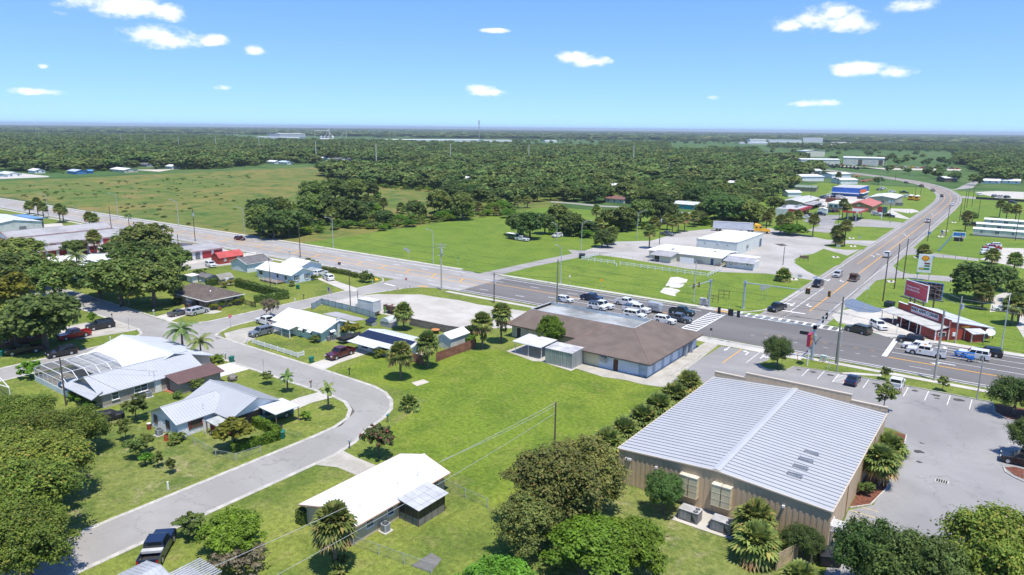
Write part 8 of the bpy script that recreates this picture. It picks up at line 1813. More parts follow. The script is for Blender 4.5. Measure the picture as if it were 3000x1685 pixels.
# ================================================================== VEGETATION
def foliage(name,dark,light,warm=None,trans=.36,rough=.55):
 m=bpy.data.materials.new(name);m.use_nodes=True;nt=m.node_tree;nt.nodes.clear()
 out=nt.nodes.new('ShaderNodeOutputMaterial');g=nt.nodes.new('ShaderNodeNewGeometry');oi=nt.nodes.new('ShaderNodeObjectInfo')
 c=mixc(nt,g.outputs['Random Per Island'],dark,light)
 v=posn(nt);fb=nt.nodes.new('ShaderNodeMapRange');fb.inputs['From Min'].default_value=.3;fb.inputs['From Max'].default_value=.7;fb.inputs['To Min'].default_value=.62;fb.inputs['To Max'].default_value=1.38;nt.links.new(noise(nt,v,.8,3,.65),fb.inputs['Value']);c=mixc(nt,1.0,c,fb.outputs[0],'MULTIPLY')
 if warm:
  r2=nt.nodes.new('ShaderNodeMath');r2.operation='FRACT';mm=nt.nodes.new('ShaderNodeMath');mm.operation='MULTIPLY';mm.inputs[1].default_value=37.7
  nt.links.new(g.outputs['Random Per Island'],mm.inputs[0]);nt.links.new(mm.outputs[0],r2.inputs[0]);c=mixc(nt,ramp(nt,r2.outputs[0],.86,.98),c,warm)
 hs=nt.nodes.new('ShaderNodeHueSaturation');mr=nt.nodes.new('ShaderNodeMapRange');mr.inputs['To Min'].default_value=.72;mr.inputs['To Max'].default_value=1.28;nt.links.new(oi.outputs['Random'],mr.inputs['Value']);nt.links.new(mr.outputs[0],hs.inputs['Value'])
 m2=nt.nodes.new('ShaderNodeMath');m2.operation='MULTIPLY';m2.inputs[1].default_value=71.3;f2=nt.nodes.new('ShaderNodeMath');f2.operation='FRACT';nt.links.new(oi.outputs['Random'],m2.inputs[0]);nt.links.new(m2.outputs[0],f2.inputs[0])
 mr2=nt.nodes.new('ShaderNodeMapRange');mr2.inputs['To Min'].default_value=.470;mr2.inputs['To Max'].default_value=.512;nt.links.new(f2.outputs[0],mr2.inputs['Value']);nt.links.new(mr2.outputs[0],hs.inputs['Hue']);nt.links.new(c,hs.inputs['Color'])
 d=nt.nodes.new('ShaderNodeBsdfPrincipled');d.inputs['Roughness'].default_value=rough;d.inputs['Specular IOR Level'].default_value=.25;t=nt.nodes.new('ShaderNodeBsdfTranslucent');mx=nt.nodes.new('ShaderNodeMixShader');mx.inputs[0].default_value=trans
 nt.links.new(hs.outputs[0],d.inputs['Base Color']);nt.links.new(hs.outputs[0],t.inputs['Color']);nt.links.new(d.outputs[0],mx.inputs[1]);nt.links.new(t.outputs[0],mx.inputs[2]);nt.links.new(mx.outputs[0],out.inputs['Surface'])
 MATS[name]=m;return m
F_OAK=foliage('oak_leaves',(.078,.142,.027),(.176,.250,.054),(.257,.270,.068))
F_OAKD=foliage('dark_oak_leaves',(.057,.115,.024),(.128,.203,.049))
F_BRIGHT=foliage('bright_leaves',(.086,.190,.014),(.178,.333,.034))
F_YEL=foliage('yellow_green_leaves',(.149,.196,.018),(.299,.322,.040))
F_OLIVE=foliage('olive_leaves',(.101,.142,.032),(.209,.236,.061),(.284,.243,.068))
F_NEAR=foliage('near_oak_leaves',(.092,.162,.022),(.223,.304,.046),(.311,.284,.054))
F_HEDGE=foliage('hedge_leaves',(.057,.149,.014),(.138,.287,.029))
F_PALM=foliage('palm_fronds',(.105,.165,.038),(.250,.315,.085),(.40,.36,.10),.28)
F_PALMD=foliage('old_palm_fronds',(.253,.178,.057),(.460,.333,.127),(.172,.103,.046),.15)
F_QUEEN=foliage('queen_palm_fronds',(.098,.172,.046),(.230,.299,.086),None,.25)
F_PINK=foliage('crape_myrtle_leaves',(.081,.127,.034),(.172,.218,.057),(.600,.138,.172))
F_DRY=foliage('dry_twigs',(.161,.138,.081),(.276,.241,.149))
F_FAR=foliage('far_tree_leaves',(.070,.142,.035),(.169,.243,.062),(.230,.270,.081),.25,.8)
BARK=M('grey_bark',(.12,.10,.08),.95,.3,2);PBARK=M('palm_trunk',(.17,.135,.10),.95,.3,2.5);IVY=F_OAKD
def npmesh(name,V,F,mats,mi=None,smooth=False):
 me=bpy.data.meshes.new(name);nv,nf,k=len(V),len(F),F.shape[1]
 me.vertices.add(nv);me.vertices.foreach_set('co',V.astype(np.float32).ravel());me.loops.add(nf*k);me.loops.foreach_set('vertex_index',F.astype(np.int32).ravel())
 me.polygons.add(nf);me.polygons.foreach_set('loop_start',np.arange(0,nf*k,k,dtype=np.int32));me.polygons.foreach_set('loop_total',np.full(nf,k,np.int32))
 for m in(mats if isinstance(mats,(list,tuple))else[mats]):me.materials.append(m)
 if mi is not None:me.polygons.foreach_set('material_index',mi.astype(np.int32))
 me.update(calc_edges=True);me.validate();return me
def unit(a):return a/np.maximum(np.linalg.norm(a,axis=1,keepdims=True),1e-6)
def leaf_quads(rng,P,Nrm,size,aspect=.62,jit=.9):
 n=len(P);N_=unit(Nrm+rng.normal(0,jit,(n,3)))
 A=unit(np.cross(N_,rng.normal(0,1,(n,3))));B=np.cross(N_,A)
 s=size*rng.uniform(.6,1.35,(n,1));A=A*s;B=B*s*aspect
 V=np.stack([P-A,P-B*1.0,P+A,P+B],1).reshape(-1,3);F=np.arange(4*n).reshape(n,4);return V,F
def crown(name,seed,w,h,z0,nl,size,mat,lobes=9,clumps=11,flat=.62,spread=.62,jit=.5,fill=.0,extra=None):
 """broad crown of leaf clumps: lobes round a centre, each lobe carrying flattened clumps of leaves"""
 rng=np.random.default_rng(seed);L=[]
 for k in range(lobes):
  a=k*2.399+rng.uniform(-.4,.4);q=math.sqrt((k+.4)/lobes)*spread
  zc=.30+.36*(1-q*q)+rng.uniform(-.13,.13)
  L.append((q*w/2*cos(a),q*w/2*sin(a),z0+h*max(.24,zc),w*rng.uniform(.16,.225),h*rng.uniform(.2,.3)))
 P,N_=[],[];tot=sum(l[3]**2 for l in L)
 for x,y,z,r,rz in L:
  nq=int(nl*r*r/tot);nc=clumps;d=unit(rng.normal(0,1,(nc,3))+np.array([0,0,.45]));C=np.array([x,y,z])+d*np.array([r,r,rz])*rng.uniform(.75,1.02,(nc,1))
  idx=rng.integers(0,nc,nq);dd=unit(rng.normal(0,1,(nq,3))+np.array([0,0,.35]));cr=np.array([r,r,r*flat])*rng.uniform(.22,.56,nc)[idx][:,None]
  out_=np.where(rng.random((nq,1))<.12,rng.uniform(1.05,1.6,(nq,1)),rng.uniform(.4,1.08,(nq,1)));pos=C[idx]+dd*cr*out_+rng.normal(0,.04*r,(nq,3));P.append(pos);N_.append(dd*.75+d[idx]*.35+np.array([0,0,.8]))
 P=np.concatenate(P);N_=np.concatenate(N_)
 V,F=leaf_quads(rng,P,N_,size,jit=jit);return npmesh(name,V,F,mat),L
def trunkmesh(name,L,r=.3,z0=.0,mat=None,split=.35,h=4):
 mb=MB();top=(0,0,h*split);mb.tube((0,0,-.1),top,r,r*.75,n=8)
 for x,y,z,rr,rz in L:
  m=(x*.45,y*.45,top[2]+(z-top[2])*.55);mb.tube(top,m,r*.5,r*.3,n=5);mb.tube(m,(x,y,z),r*.3,r*.1,n=5)
 return mb.mesh(name,mat or BARK)
class Asset:
 def __init__(s,seed,w,h,z0,nl,size,mat,r=.3,**k):s.c,L=crown('crown',seed,w,h,z0,nl,size,mat,**k);s.t=trunkmesh('trunk',L,r,h=z0+h)
A_OAK=[Asset(11+k,10,7.7,.4,9000,.33,F_OAK,.35,lobes=16+k,clumps=14)for k in range(3)]
A_OAKD=[Asset(31+k,10,7.7,.3,9000,.34,F_OAKD,.35,lobes=16+k,clumps=14)for k in range(3)]
A_NEAR=[Asset(51+k,10,6.8,.8,52000,.14,F_NEAR,.35,lobes=22+k*3,clumps=18,flat=.6)for k in range(2)]
A_NEARD=[Asset(56+k,10,6.6,.6,30000,.15,F_OAKD,.3,lobes=20,clumps=16)for k in range(1)]
A_OLIVE=[Asset(61,10,8.4,.3,30000,.16,F_OLIVE,.3,lobes=24,clumps=16)]
A_BRIGHT=[Asset(71,10,6.5,.2,24000,.2,F_BRIGHT,.2,lobes=22,clumps=15)]
A_YEL=[Asset(81,10,8,1.0,8000,.34,F_YEL,.3,lobes=11)]
A_SMALL=[Asset(91+k,3,2.6,.6,1800,.14,F_OAK,.07,lobes=7,clumps=7)for k in range(2)]
A_YSM=[Asset(95,3,2.6,.3,2600,.15,F_YEL,.08,lobes=9,clumps=8)]
A_PINK=[Asset(97,3,2.6,.5,3200,.12,F_PINK,.06,lobes=9,clumps=9)]
A_SHRUB=[Asset(101+k,2,1.5,.05,900,.13,[F_HEDGE,F_BRIGHT,F_OAK,F_YEL][k],.05,lobes=6,clumps=6)for k in range(4)]
A_DRY=[Asset(111,4,2.0,.1,1500,.12,F_DRY,.05,lobes=7,clumps=6)]
A_FAR=[Asset(121+k,10,7.9,.3,1500,.72,F_FAR,.3,lobes=11,clumps=9)for k in range(4)]
A_BLOB=[crown('crown',141+k,10,8,.2,170,1.7,F_FAR,lobes=7,clumps=5)[0]for k in range(3)]
# ---- palms
def sabal_crown(seed,nf=58,R=1.75,droop=1.0):
 rng=np.random.default_rng(seed);V=[];F=[];mi=[]
 for k in range(nf):
  t=k/(nf-1);el=radians(78-118*t+rng.uniform(-8,8));az=k*2.39996+rng.uniform(-.2,.2)
  d=np.array([cos(el)*cos(az),cos(el)*sin(az),sin(el)]);side=np.array([-sin(az),cos(az),0]);up=np.cross(d,side);up=up if up[2]>0 else-up
  pl=R*.55*rng.uniform(.85,1.1);E_=d*pl+np.array([0,0,-.10*pl*droop*(1+t)]);o=len(V);w=.03
  V+=[-side*w,side*w,E_+side*w,E_-side*w];F.append((o,o+1,o+2,o+3));old=t>.88;mi.append(1 if old else 0)
  n=12;fl=R*.62*rng.uniform(.85,1.1)
  for j in range(n):
   a=radians(-105+210*j/(n-1));dirv=d*cos(a)+side*sin(a)*.95;ln=fl*(1-.18*abs(a)/1.8)
   mid=E_+dirv*ln*.55+up*.05*(-1 if j%2 else 1);tip=E_+dirv*ln+np.array([0,0,-.30*ln*droop*(.6+t)])
   sd=np.cross(dirv,up);sd/=max(np.linalg.norm(sd),1e-6);ww=ln*.15
   o=len(V);V+=[E_,mid+sd*ww,tip,mid-sd*ww];F.append((o,o+1,o+2,o+3));mi.append(1 if old else 0)
 return npmesh('crown',np.array(V),np.array(F),[F_PALM,F_PALMD],np.array(mi))
SAB=[sabal_crown(7+k)for k in range(4)]
SABT=MT((0,0,-.1),(0,0,1),.17,.14,n=9).mesh('trunk',PBARK)
def skirt(seed):
 rng=np.random.default_rng(seed);V,F=[],[]
 for k in range(26):
  az=rng.uniform(0,6.28);r=rng.uniform(.25,.75);z=-rng.uniform(.2,.9);L=rng.uniform(.5,1.0);w=.12;c,s=cos(az),sin(az);o=len(V)
  V+=[np.array([.1*c,.1*s,-.05]),np.array([r*c-w*s,r*s+w*c,z]),np.array([r*1.05*c,r*1.05*s,z-L*.6]),np.array([r*c+w*s,r*s-w*c,z])];F.append((o,o+1,o+2,o+3))
 return npmesh('dead_fronds',np.array(V),np.array(F),F_PALMD)
SKT=[skirt(k)for k in range(2)]
pcount=[0]
def sabal(code,h,label,s=1.0,rz=None,vine=False,group='fan palms',at=None):
 u,v=at or G(code);k=pcount[0];pcount[0]+=1
 s*=1.17;t=thing('fan_palm',label,'palm',(u,v,0),k*1.3,group)
 link('trunk',SABT,t,sca=(s,s,h));link('crown',SAB[k%4],t,(0,0,h+.05),sca=(s,s,s));link('dead_fronds',SKT[k%2],t,(0,0,h),sca=(s,s,s))
 if vine:link('vines',A_SMALL[0].c,t,(0,0,-.5),sca=(.75*s,.75*s,h/2.6))
 return t
def queen_crown(seed,nf=15,L=2.6):
 rng=np.random.default_rng(seed);V,F=[],[]
 for k in range(nf):
  az=k*2.39996;el=radians(72-75*k/nf+rng.uniform(-8,8));P=np.zeros(3);d=np.array([cos(el)*cos(az),cos(el)*sin(az),sin(el)]);side=np.array([-sin(az),cos(az),0]);seg=11
  for j in range(seg):
   Q=P+d*L/seg;d=d+np.array([0,0,-.17]);d/=np.linalg.norm(d)
   for sgn in(-1,1):
    for q in(0,.5):
     B=P+(Q-P)*q;ll=.62*sin(pi*(j+q+1.2)/(seg+1.6));tip=B+side*sgn*ll*.75+d*ll*.35+np.array([0,0,-.5*ll]);o=len(V);w=d*.07
     V+=[B-w,B+w,tip+w*.3,tip-w*.3];F.append((o,o+1,o+2,o+3))
   o=len(V);V+=[P+side*.025,Q+side*.02,Q-side*.02,P-side*.025];F.append((o,o+1,o+2,o+3));P=Q
 return npmesh('crown',np.array(V),np.array(F),F_QUEEN)
QC=[queen_crown(3),queen_crown(4,10,1.7)]
def queen(code,h,label,s=1.0,young=False):
 t=thing('feather_palm',label,'palm',(*G(code),0),pcount[0],'feather palms');pcount[0]+=1
 MT((0,0,-.1),(0,0,h),.17*s,.11*s,n=9).obj('trunk',PBARK,t);link('crown',QC[1 if young else 0],t,(0,0,h),sca=(s,s,s))
tcount=[0]
def tree(code,w,h,label,kinds,name='oak_tree',cat='tree',group=None,at=None,dz=0):
 """kinds: asset list; w, h: crown width and total height in metres"""
 u,v=at or G(code);k=tcount[0];tcount[0]+=1;A=kinds[k%len(kinds)]
 bw={id(x):q for L,q in((A_OAK,(10,8.1)),(A_OAKD,(10,8)),(A_NEAR,(10,7.6)),(A_NEARD,(10,7.2)),(A_OLIVE,(10,8.7)),(A_BRIGHT,(10,6.7)),(A_YEL,(10,9)),(A_SMALL,(3,3.2)),(A_YSM,(3,2.9)),(A_PINK,(3,3.1)),(A_SHRUB,(2,1.55)),(A_DRY,(4,2.1)),(A_FAR,(10,8.3)))for x in L}[id(A)]
 t=thing(name,label,cat,(u,v,dz),(k*2.1)%6.28,group);sx,sz=w/bw[0],h/bw[1];t.scale=(sx,sx,sz)
 link('trunk',A.t,t);link('crown',A.c,t);return t
# ------------------------------------------------------------ near trees
T=tree
T('k380,720',12.5,8.4,'broad leafy oak filling the lower left lawn',A_NEAR);T('i420,1330',10,7.6,'leafy oak at the left border above the lower street',A_NEAR)
T('i250,1010',8.5,6.6,'oak with pale bare twigs behind the covered car',A_NEAR);T('i800,1130',8.0,6.2,'leafy oak between the covered car and the side yard',A_NEAR)
T('',12,8.8,'bright leafy oak at the bottom left corner',A_NEAR,at=(-77.5,22.5));T('',8.6,7.6,'bright leafy tree over the navy pickup',A_NEAR,at=(-70.5,21.2))
T('',9,7.6,'leafy oak at the bottom left edge',A_NEAR,at=(-86,27))
T('e470,1120',15,10.5,'big round oak over the left driveways',A_OAKD+A_OAK);T('e170,1080',10,7.4,'oak at the left border beside the big round one',A_OAK)
T('e120,780',12,10,'yellow green tree at the left border',A_YEL);T('e60,560',15,10,'oak at the left border behind the yellow green tree',A_OAK);T('e330,520',14,9.5,'oak in front of the white roofed cottage',A_OAK);T('e560,600',12,9,'oak left of the side street end',A_OAK);T('e180,330',15,9.5,'oak nearest the low storage shed',A_OAK)
T('e700,440',8,6,'small oak at the side street end',A_OAK);T('e1010,600',13,9.5,'dark oak beside the side street end',A_OAKD);T('e1230,680',15,11,'broad oak overhanging the side street',A_OAK);T('e1560,690',14,10.5,'broad oak beside the brown roofed house',A_OAK);T('e1420,430',15,11,'oak behind the two street oaks',A_OAK);T('e1720,420',12,9,'oak behind the brown roofed house',A_OAK);T('e1480,290',18,13,'tall dome shaped light oak by the storage sheds',A_OAK);T('e1150,180',9,5,'low dark tree beside the storage shed palms',A_OAKD);T('e760,170',8,5,'low bright tree by the low storage shed',A_OAK);T('e1740,230',7,6,'small light tree beside the lamp pole',A_OAK)
T('e2010,400',5,3,'dark shrub behind the white tool shed',A_SHRUB[2:3],'shrub','shrub')
T('n420,1010',11,9.0,'large olive bush left of the pair behind the beige house',A_OLIVE,'bush','bush');T('n720,800',9.5,8.4,'large olive bush right of the pair beside the service pole',A_OLIVE,'bush','bush');T('n150,1230',7,6.4,'dark olive bush nearest the old slab',A_OLIVE,'bush','bush')
T('n800,1400',9,5.2,'bright green bush at the bottom centre',A_BRIGHT,'bush','bush');T('n1150,1350',8,4.6,'bright green bush at the bottom right of centre',A_BRIGHT,'bush','bush');T('',8,4.6,'bright green bush at the bottom edge of centre',A_BRIGHT,'bush','bush',at=(-33,44))
T('n1520,830',4.6,5.0,'round shrub against the tan metal wall',A_NEARD,'bush','bush');T('p340,1270',4.2,3.4,'round shrub at the tan wall corner',A_NEARD,'bush','bush')
T('k2360,1230',6.6,4.2,'bright round bush on the beige house lawn',A_BRIGHT,'bush','bush');T('k1930,1060',3.6,2.6,'wispy light shrub beside the lower street',A_SMALL,'shrub','shrub');T('k2400,1420',6,2.6,'dry grey green shrub at the bottom left',A_DRY,'shrub','shrub');T('',5,2.2,'dry shrub under the tall fan palm',A_DRY,'shrub','shrub',at=(-52,31.5));T('l820,1410',3,1.8,'small leafy shrub at the tall palm foot',A_SHRUB[2:3],'shrub','shrub')
T('j990,1080',5.6,4.4,'yellow green fruit tree in the white house side yard',A_YSM,'fruit_tree');T('i1370,800',4.4,4.0,'dark citrus tree between the taupe and white houses',A_SMALL,'fruit_tree');T('j2440,1170',4.6,4.6,'pink flowering crape myrtle beside the bend',A_PINK,'crape_myrtle')
T('f1300,985',4.2,3.2,'yellow green bush beside the mint house',A_SHRUB[3:4],'bush','bush');T('i1790,575',1.8,1.4,'small shrub in front of the taupe shed',A_SHRUB[2:3],'shrub','shrub');T('i1990,500',3,2.2,'sparse shrub beside the brown metal roof',A_SMALL,'shrub','shrub')
T('i310,370',4.2,3.4,'round bright shrub left of the pool cage',A_SHRUB[1:2],'shrub','shrub');T('i1550,110',3.2,2.4,'bright fern shrub at the taupe house far corner',A_SHRUB[3:4],'shrub','shrub');T('i740,590',2.2,1.6,'dark shrub at the taupe house gable',A_SHRUB[0:1],'shrub','shrub');T('i830,640',2.4,1.7,'second dark shrub at the taupe house gable',A_SHRUB[0:1],'shrub','shrub');T('i910,690',2.2,1.5,'third shrub at the taupe house corner',A_SHRUB[0:1],'shrub','shrub')
T('i1270,1000',2.6,3.4,'thin sapling beside the covered car lawn',A_SMALL,'sapling');T('i1470,1250',2.2,1.8,'bright small shrub on the side yard',A_SHRUB[0:1],'shrub','shrub');T('i1595,1270',1.6,2.2,'thin sapling on the side yard',A_SMALL,'sapling');T('i1725,1330',1.6,2.0,'small young tree on the side yard',A_SMALL,'sapling');T('i1370,1180',3,3,'light wispy shrub at the oak edge',A_SMALL,'shrub','shrub');T('i1480,1120',2.4,2.6,'second light wispy shrub at the oak edge',A_SMALL,'shrub','shrub')
T('j1705,785',2.2,1.3,'bright low plant on the white house lawn',A_SHRUB[1:2],'shrub','shrub');T('j1315,430',2.6,2.2,'spiky shrub on the white house front lawn',A_SMALL,'shrub','shrub');T('e935,850',2.2,2.6,'small conical conifer on the oak corner lawn',A_SHRUB[0:1],'conifer');T('j385,1010',3.2,1.3,'weedy shrub at the white house corner',A_SHRUB[2:3],'shrub','shrub')
for c,k,l in(('e2140,715',3,'bright yellow green clipped shrub by the silver minivan'),('e2230,690',0,'dark clipped shrub in front of the brown house'),('e2310,670',2,'green clipped shrub third along the brown house'),('e2390,665',3,'golden clipped shrub at the brown house corner'),('e2420,625',1,'bright round shrub at the brown house far corner'),('e1790,660',3,'flowering shrub under the brown house eave'),('e2320,470',3,'golden round shrub by the gambrel shed'),('e2250,490',3,'low golden shrub by the gambrel shed'),('f700,475',2,'rounded shrub at the pale blue house deck'),('f925,415',2,'tiny shrub at the pale blue house corner'),('f945,1040',2,'small shrub at the mint house wall'),('f1555,1190',2,'round shrub before the solar house'),('f1635,1190',3,'yellow shrub before the solar house'),('i2110,240',3,'golden border plant by the new driveway'),('i2200,215',1,'green border plant by the new driveway'),('p1000,630',2,'low shrub in the red mulch bed')):
 T(c,2.6,1.7,l,A_SHRUB[k:k+1],'shrub','shrub','garden shrubs')
T('f490,780',4.5,4.5,'bare grey twiggy shrub beside the side street',A_DRY,'bare_shrub','shrub')
# car park and right side trees
T('q1125,1300',5.4,6.0,'young oak in the kerbed car park island',A_NEARD);T('o2470,740',7.4,6.0,'oak in the mulch bed at the right end of the car park',A_NEARD);T('',6.5,5.4,'oak behind the mulch bed at the right border',A_NEARD,at=(8,128))
T('o2600,1180',5.5,5.4,'oak cut by the right border over the car park',A_NEARD);T('o1160,700',4,4.6,'sparse tree at the front corner of the tan building',A_SMALL);T('h1175,1420',2.2,2.4,'small young tree on the verge by the sedan',A_SMALL);T('o1755,500',2.4,2.6,'small young tree on the verge beside the pole',A_SMALL)
T('',8.4,8.8,'dark leafy oak at the bottom right',A_NEARD,at=(-3.2,64.5));T('',6.6,8.0,'dark leafy oak left of the pair at the bottom right',A_NEARD,at=(-7.6,65.5));T('',9.5,9.8,'bright yellow green oak in the bottom right corner',A_NEAR,at=(1.8,70));T('',9,9.6,'bright oak at the right border bottom',A_NEAR,at=(7,70.5))
T('g735,1090',5.6,6.4,'leafy tree growing beside the rusty carport',A_BRIGHT)
T('h2080,620',13,9.5,'big dark oak on the lawn right of the billboards',A_OAKD);T('h2330,520',9,7,'oak right of the big dark oak',A_OAKD);T('h2530,640',8,6,'oak at the right border by the white coupe',A_OAK)
# hedges
def hedge(P,w,h,label,n,mat=None):
 P=[Vector((*(G(p)if isinstance(p,str)else p),0))for p in(P.split()if isinstance(P,str)else P)];rng=np.random.default_rng(n);pts,nr=[],[]
 Ls=[(b-a).length for a,b in zip(P,P[1:])]
 for a,b,L in zip(P,P[1:],Ls):
  d=(b-a).normalized();s=Vector((-d.y,d.x,0))
  for k in range(int(n*L/sum(Ls))):
   f=rng.uniform(-.02,1.02);q=a.lerp(b,f);r=rng.random();lump=.12*sin(f*L*1.7)+.08*sin(f*L*4.1+1)
   if r<.45:p=q+s*rng.uniform(-w/2,w/2)+Vector((0,0,h+lump+rng.uniform(-.1,.06)));m=(0,0,1)
   else:
    sg=1 if r<.72 else-1;p=q+s*sg*(w/2+lump*.5+rng.uniform(-.1,.05))+Vector((0,0,rng.uniform(.02,h)));m=tuple(s*sg+Vector((0,0,.3)))
   pts.append(tuple(p));nr.append(m)
 V,F=leaf_quads(rng,np.array(pts),np.array(nr),.15,jit=.6)
 t=thing('hedge',label,'hedge',(0,0,0));link('leaves',npmesh('leaves',V,F,mat or F_HEDGE),t)
 mb=MB()
 for a,b in zip(P,P[1:]):
  d=(b-a).normalized();s=Vector((-d.y,d.x,0))*(w/2-.12);mb.prism([(a+s)[:2],(b+s)[:2],(b-s)[:2],(a-s)[:2]],0,h-.15)
 mb.obj('core',F_OAKD,t);return t
hedge('j1070,770 j1250,870 j1400,930 j1430,985 j1200,1060 j960,1120',.9,1.25,'bright clipped hedge curving round the white house yard',6500)
hedge('f160,480 f420,545 f650,600',1.5,1.9,'tall dark hedge between the pale blue and brown houses',4500,F_OAK);hedge('f330,640 f520,620 f670,600',1.2,1.7,'lower hedge closing the side lawn',2200,F_OAK);hedge('e2080,480 e2220,460',1.3,1.8,'dark hedge in front of the small sheds',1200,F_OAK);hedge('e2390,470 e2576,520',1.3,1.9,'dark hedge right of the gambrel shed',1500,F_OAK)
hedge('f1010,320 f1250,360 f1370,395',1.2,1.3,'straggly brown hedge along the highway',1800,F_OLIVE)
hedge('l440,900 l500,930',.9,1.5,'dark shrub hedge at the beige house left corner',700,F_OAKD)
hedge('y560,230 y700,280',1.4,1.6,'vine covered fence behind the white shed',900,F_OAKD);hedge('y480,420 y640,360',1.6,1.3,'bright vine mound on the cedar fence',900,F_BRIGHT)
for c,w,l in(('f1400,430',3.4,'bushy shrub along the highway hedge'),('f1480,440',4,'bushy shrub at the end of the highway hedge'),('f1440,380',2.6,'tall shrub behind the highway hedge'),('f920,300',4,'leafy shrub behind the pale blue house'),('f870,240',2.4,'thin tree behind the pale blue house roof'),('f1130,330',2,'small shrub along the highway hedge')):T(c,w,w*.75,l,A_SHRUB[2:3],'shrub','shrub','roadside shrubs')
# ------------------------------------------------------------ palms
PL=sabal
PL('l805,1405',5.2,'tall fan palm in front of the beige house',1.08,group='fan palms near the houses')
for k,v in enumerate((75.2,80.2,85.4,90.6,96.0,101.6)):PL('',(2.9,2.5,2.7,2.8,2.9,3.0)[k],('first','second','third','fourth','fifth','last')[k]+' fan palm along the left wall of the tan building from the front',1.2,at=(-39.3-.2*(k%2),v),group='fan palms along the tan building')
PL('p1105,540',3.3,'fan palm in the mulch bed right of the tan building',1.05);PL('',.7,'stemless fan palm clump at the tan building corner',1.2,at=(-10.9,101));PL('',.5,'second stemless fan palm at the tan building corner',1.1,at=(-11.0,97.5))
PL('',2.6,'fan palm at the bottom beside the tan wall',1.12,at=(-18.6,69.0));PL('',1.9,'lower fan palm at the bottom beside the tan wall',1.15,at=(-17.4,66.0));PL('',.8,'small fan palm behind the wooden gate',1.0,at=(-12.6,64.0))
PL('f1800,1412',4.7,'fan palm on the lawn right of the solar house',1.12);PL('f2072,1300',4.9,'vine wrapped fan palm by the cedar fence',1.08,vine=True);PL('f1830,915',4.0,'fan palm behind the solar house',1.05)
PL('g45,1105',5.4,'vine covered fan palm left of the pair at the limerock lot',1.1,vine=True);PL('g235,1050',6.4,'taller vine covered fan palm of the pair',1.1,vine=True);PL('z1200,1200',.8,'small stemless fan palm on the vacant lot',.85)
queen('e1847,1178',5.0,'tall feather palm behind the taupe house',1.45);queen('e2030,1243',3.9,'shorter feather palm beside the tall one',1.15);queen('j1522,508',2.6,'young feather palm on the white house lawn',.9,True);queen('j1933,690',3.4,'young feather palm at the drive by the bend',.9,True);queen('a1310,1230',7.5,'slender feather palm beside the highway at left',1.0);queen('e790,360',5.5,'feather palm in front of the bright white roof',1.5);queen('c990,860',10,'tall feather palm standing out of the central wood',1.3)
for c,h,l in(('a300,1022',4,'first'),('a385,1037',6.5,'second'),('a440,1062',5,'third'),('a608,1112',6.5,'fourth'),('a640,1095',5,'fifth'),('a905,1140',4,'sixth'),('a950,1142',3.5,'seventh'),('a1500,1253',3,'eighth'),('a1575,1282',4.2,'ninth')):PL(c,h,l+' fan palm from the left along the near highway verge',1.15,group='fan palms along the highway')
PL('a960,1430',6,'tall fan palm in front of the low storage shed',1.25);PL('e1280,120',4.5,'shaggy fan palm beside the storage shed end',1.4);PL('e1180,140',3.6,'second shaggy fan palm beside the storage shed end',1.3)
for c,h,l in(('b1115,955',4,'behind the oak clump'),('b1285,990',4.5,'right of the oak clump'),('b1460,1010',3,'with brown skirt beside the round dark tree'),('b1500,1020',2,'low beside the round dark tree'),('b755,1135',6,'behind the field lamp post'),('b1185,1140',3,'low at the field edge'),('b1675,1060',2.4,'small at the field edge'),('b2240,1020',4,'left of the tall hedge'),('b2290,880',5,'in the clearing'),('b2420,1040',3,'low at the hedge end'),('c60,960',4.5,'yellowing at the wood edge'),('c155,960',4.5,'second yellowing at the wood edge'),('c845,1110',6,'behind the field trees'),('c870,1200',4,'lower behind the field trees'),('c1430,1190',4,'behind the yard palm'),('c1380,1367',6.6,'alone in the truck yard'),('c1610,1225',5.6,'in the row behind the yard left'),('c1735,1198',6,'in the row behind the yard right'),('c1670,1215',6.5,'in the middle of the row behind the yard'),('c1560,1180',5,'behind the row of the yard'),('c1830,1150',5,'at the trailer end'),('c1000,1330',4.4,'beside the field trees'),('c2450,1110',5,'behind the yellow lorry'),('c2555,1200',6.4,'right of the yellow lorry'),('d15,1140',6,'left of the bushy clump'),('s745,1228',7.4,'alone with red trunk mark by the forecourt'),('s1240,945',8.4,'tall before the fuel canopy'),('s1310,935',6,'lower before the fuel canopy'),('s1130,1385',5.8,'left in the island clump'),('s1275,1388',8,'tall in the island clump'),('s1180,1380',3,'low in the island clump'),('s200,1170',6,'left in the yard edge clump'),('s330,1170',7,'middle in the yard edge clump'),('s470,1150',7.5,'right in the yard edge clump'),('w590,925',7,'vine covered by the mobile homes'),('w1060,735',7,'left of the mobile home pair'),('w1145,825',7.5,'right of the mobile home pair'),('w1270,835',7.5,'at the mobile home end'),('h1560,190',2.6,'round by the long driveway'),('h2150,705',4.4,'beside the big dark oak'),('h2445,868',5.2,'at the right border lawn'),('h2510,860',4.5,'second at the right border lawn'),('h2470,330',4,'behind the car lot'),('h2250,250',3,'low before the pale lot'),('h150,425',1.6,'bushy at the field corner'),('d240,770',7,'yellowing behind the tan shop'),('d500,570',7,'beside the far road'),('d700,740',9,'yellowing among the shop trees'),('w715,260',6,'by the straight lane')):
 PL(c,h,'fan palm '+l,1.25 if c[0]in 'bcd' else 1.2,vine=(c=='w590,925'),group='fan palms across the highway')
T('h145,428',4.4,3.6,'leafy bush round the bushy palm at the field corner',A_SHRUB[0:1],'bush','bush');T('s350,1190',14,4.6,'bright leafy shrub mass under the yard edge palms',A_BRIGHT,'bush','bush');T('h1590,185',4,3,'round bush at the driveway palm',A_SHRUB[2:3],'bush','bush');T('w690,800',5,5,'leafy tree beside the vine covered palm',A_OAK)
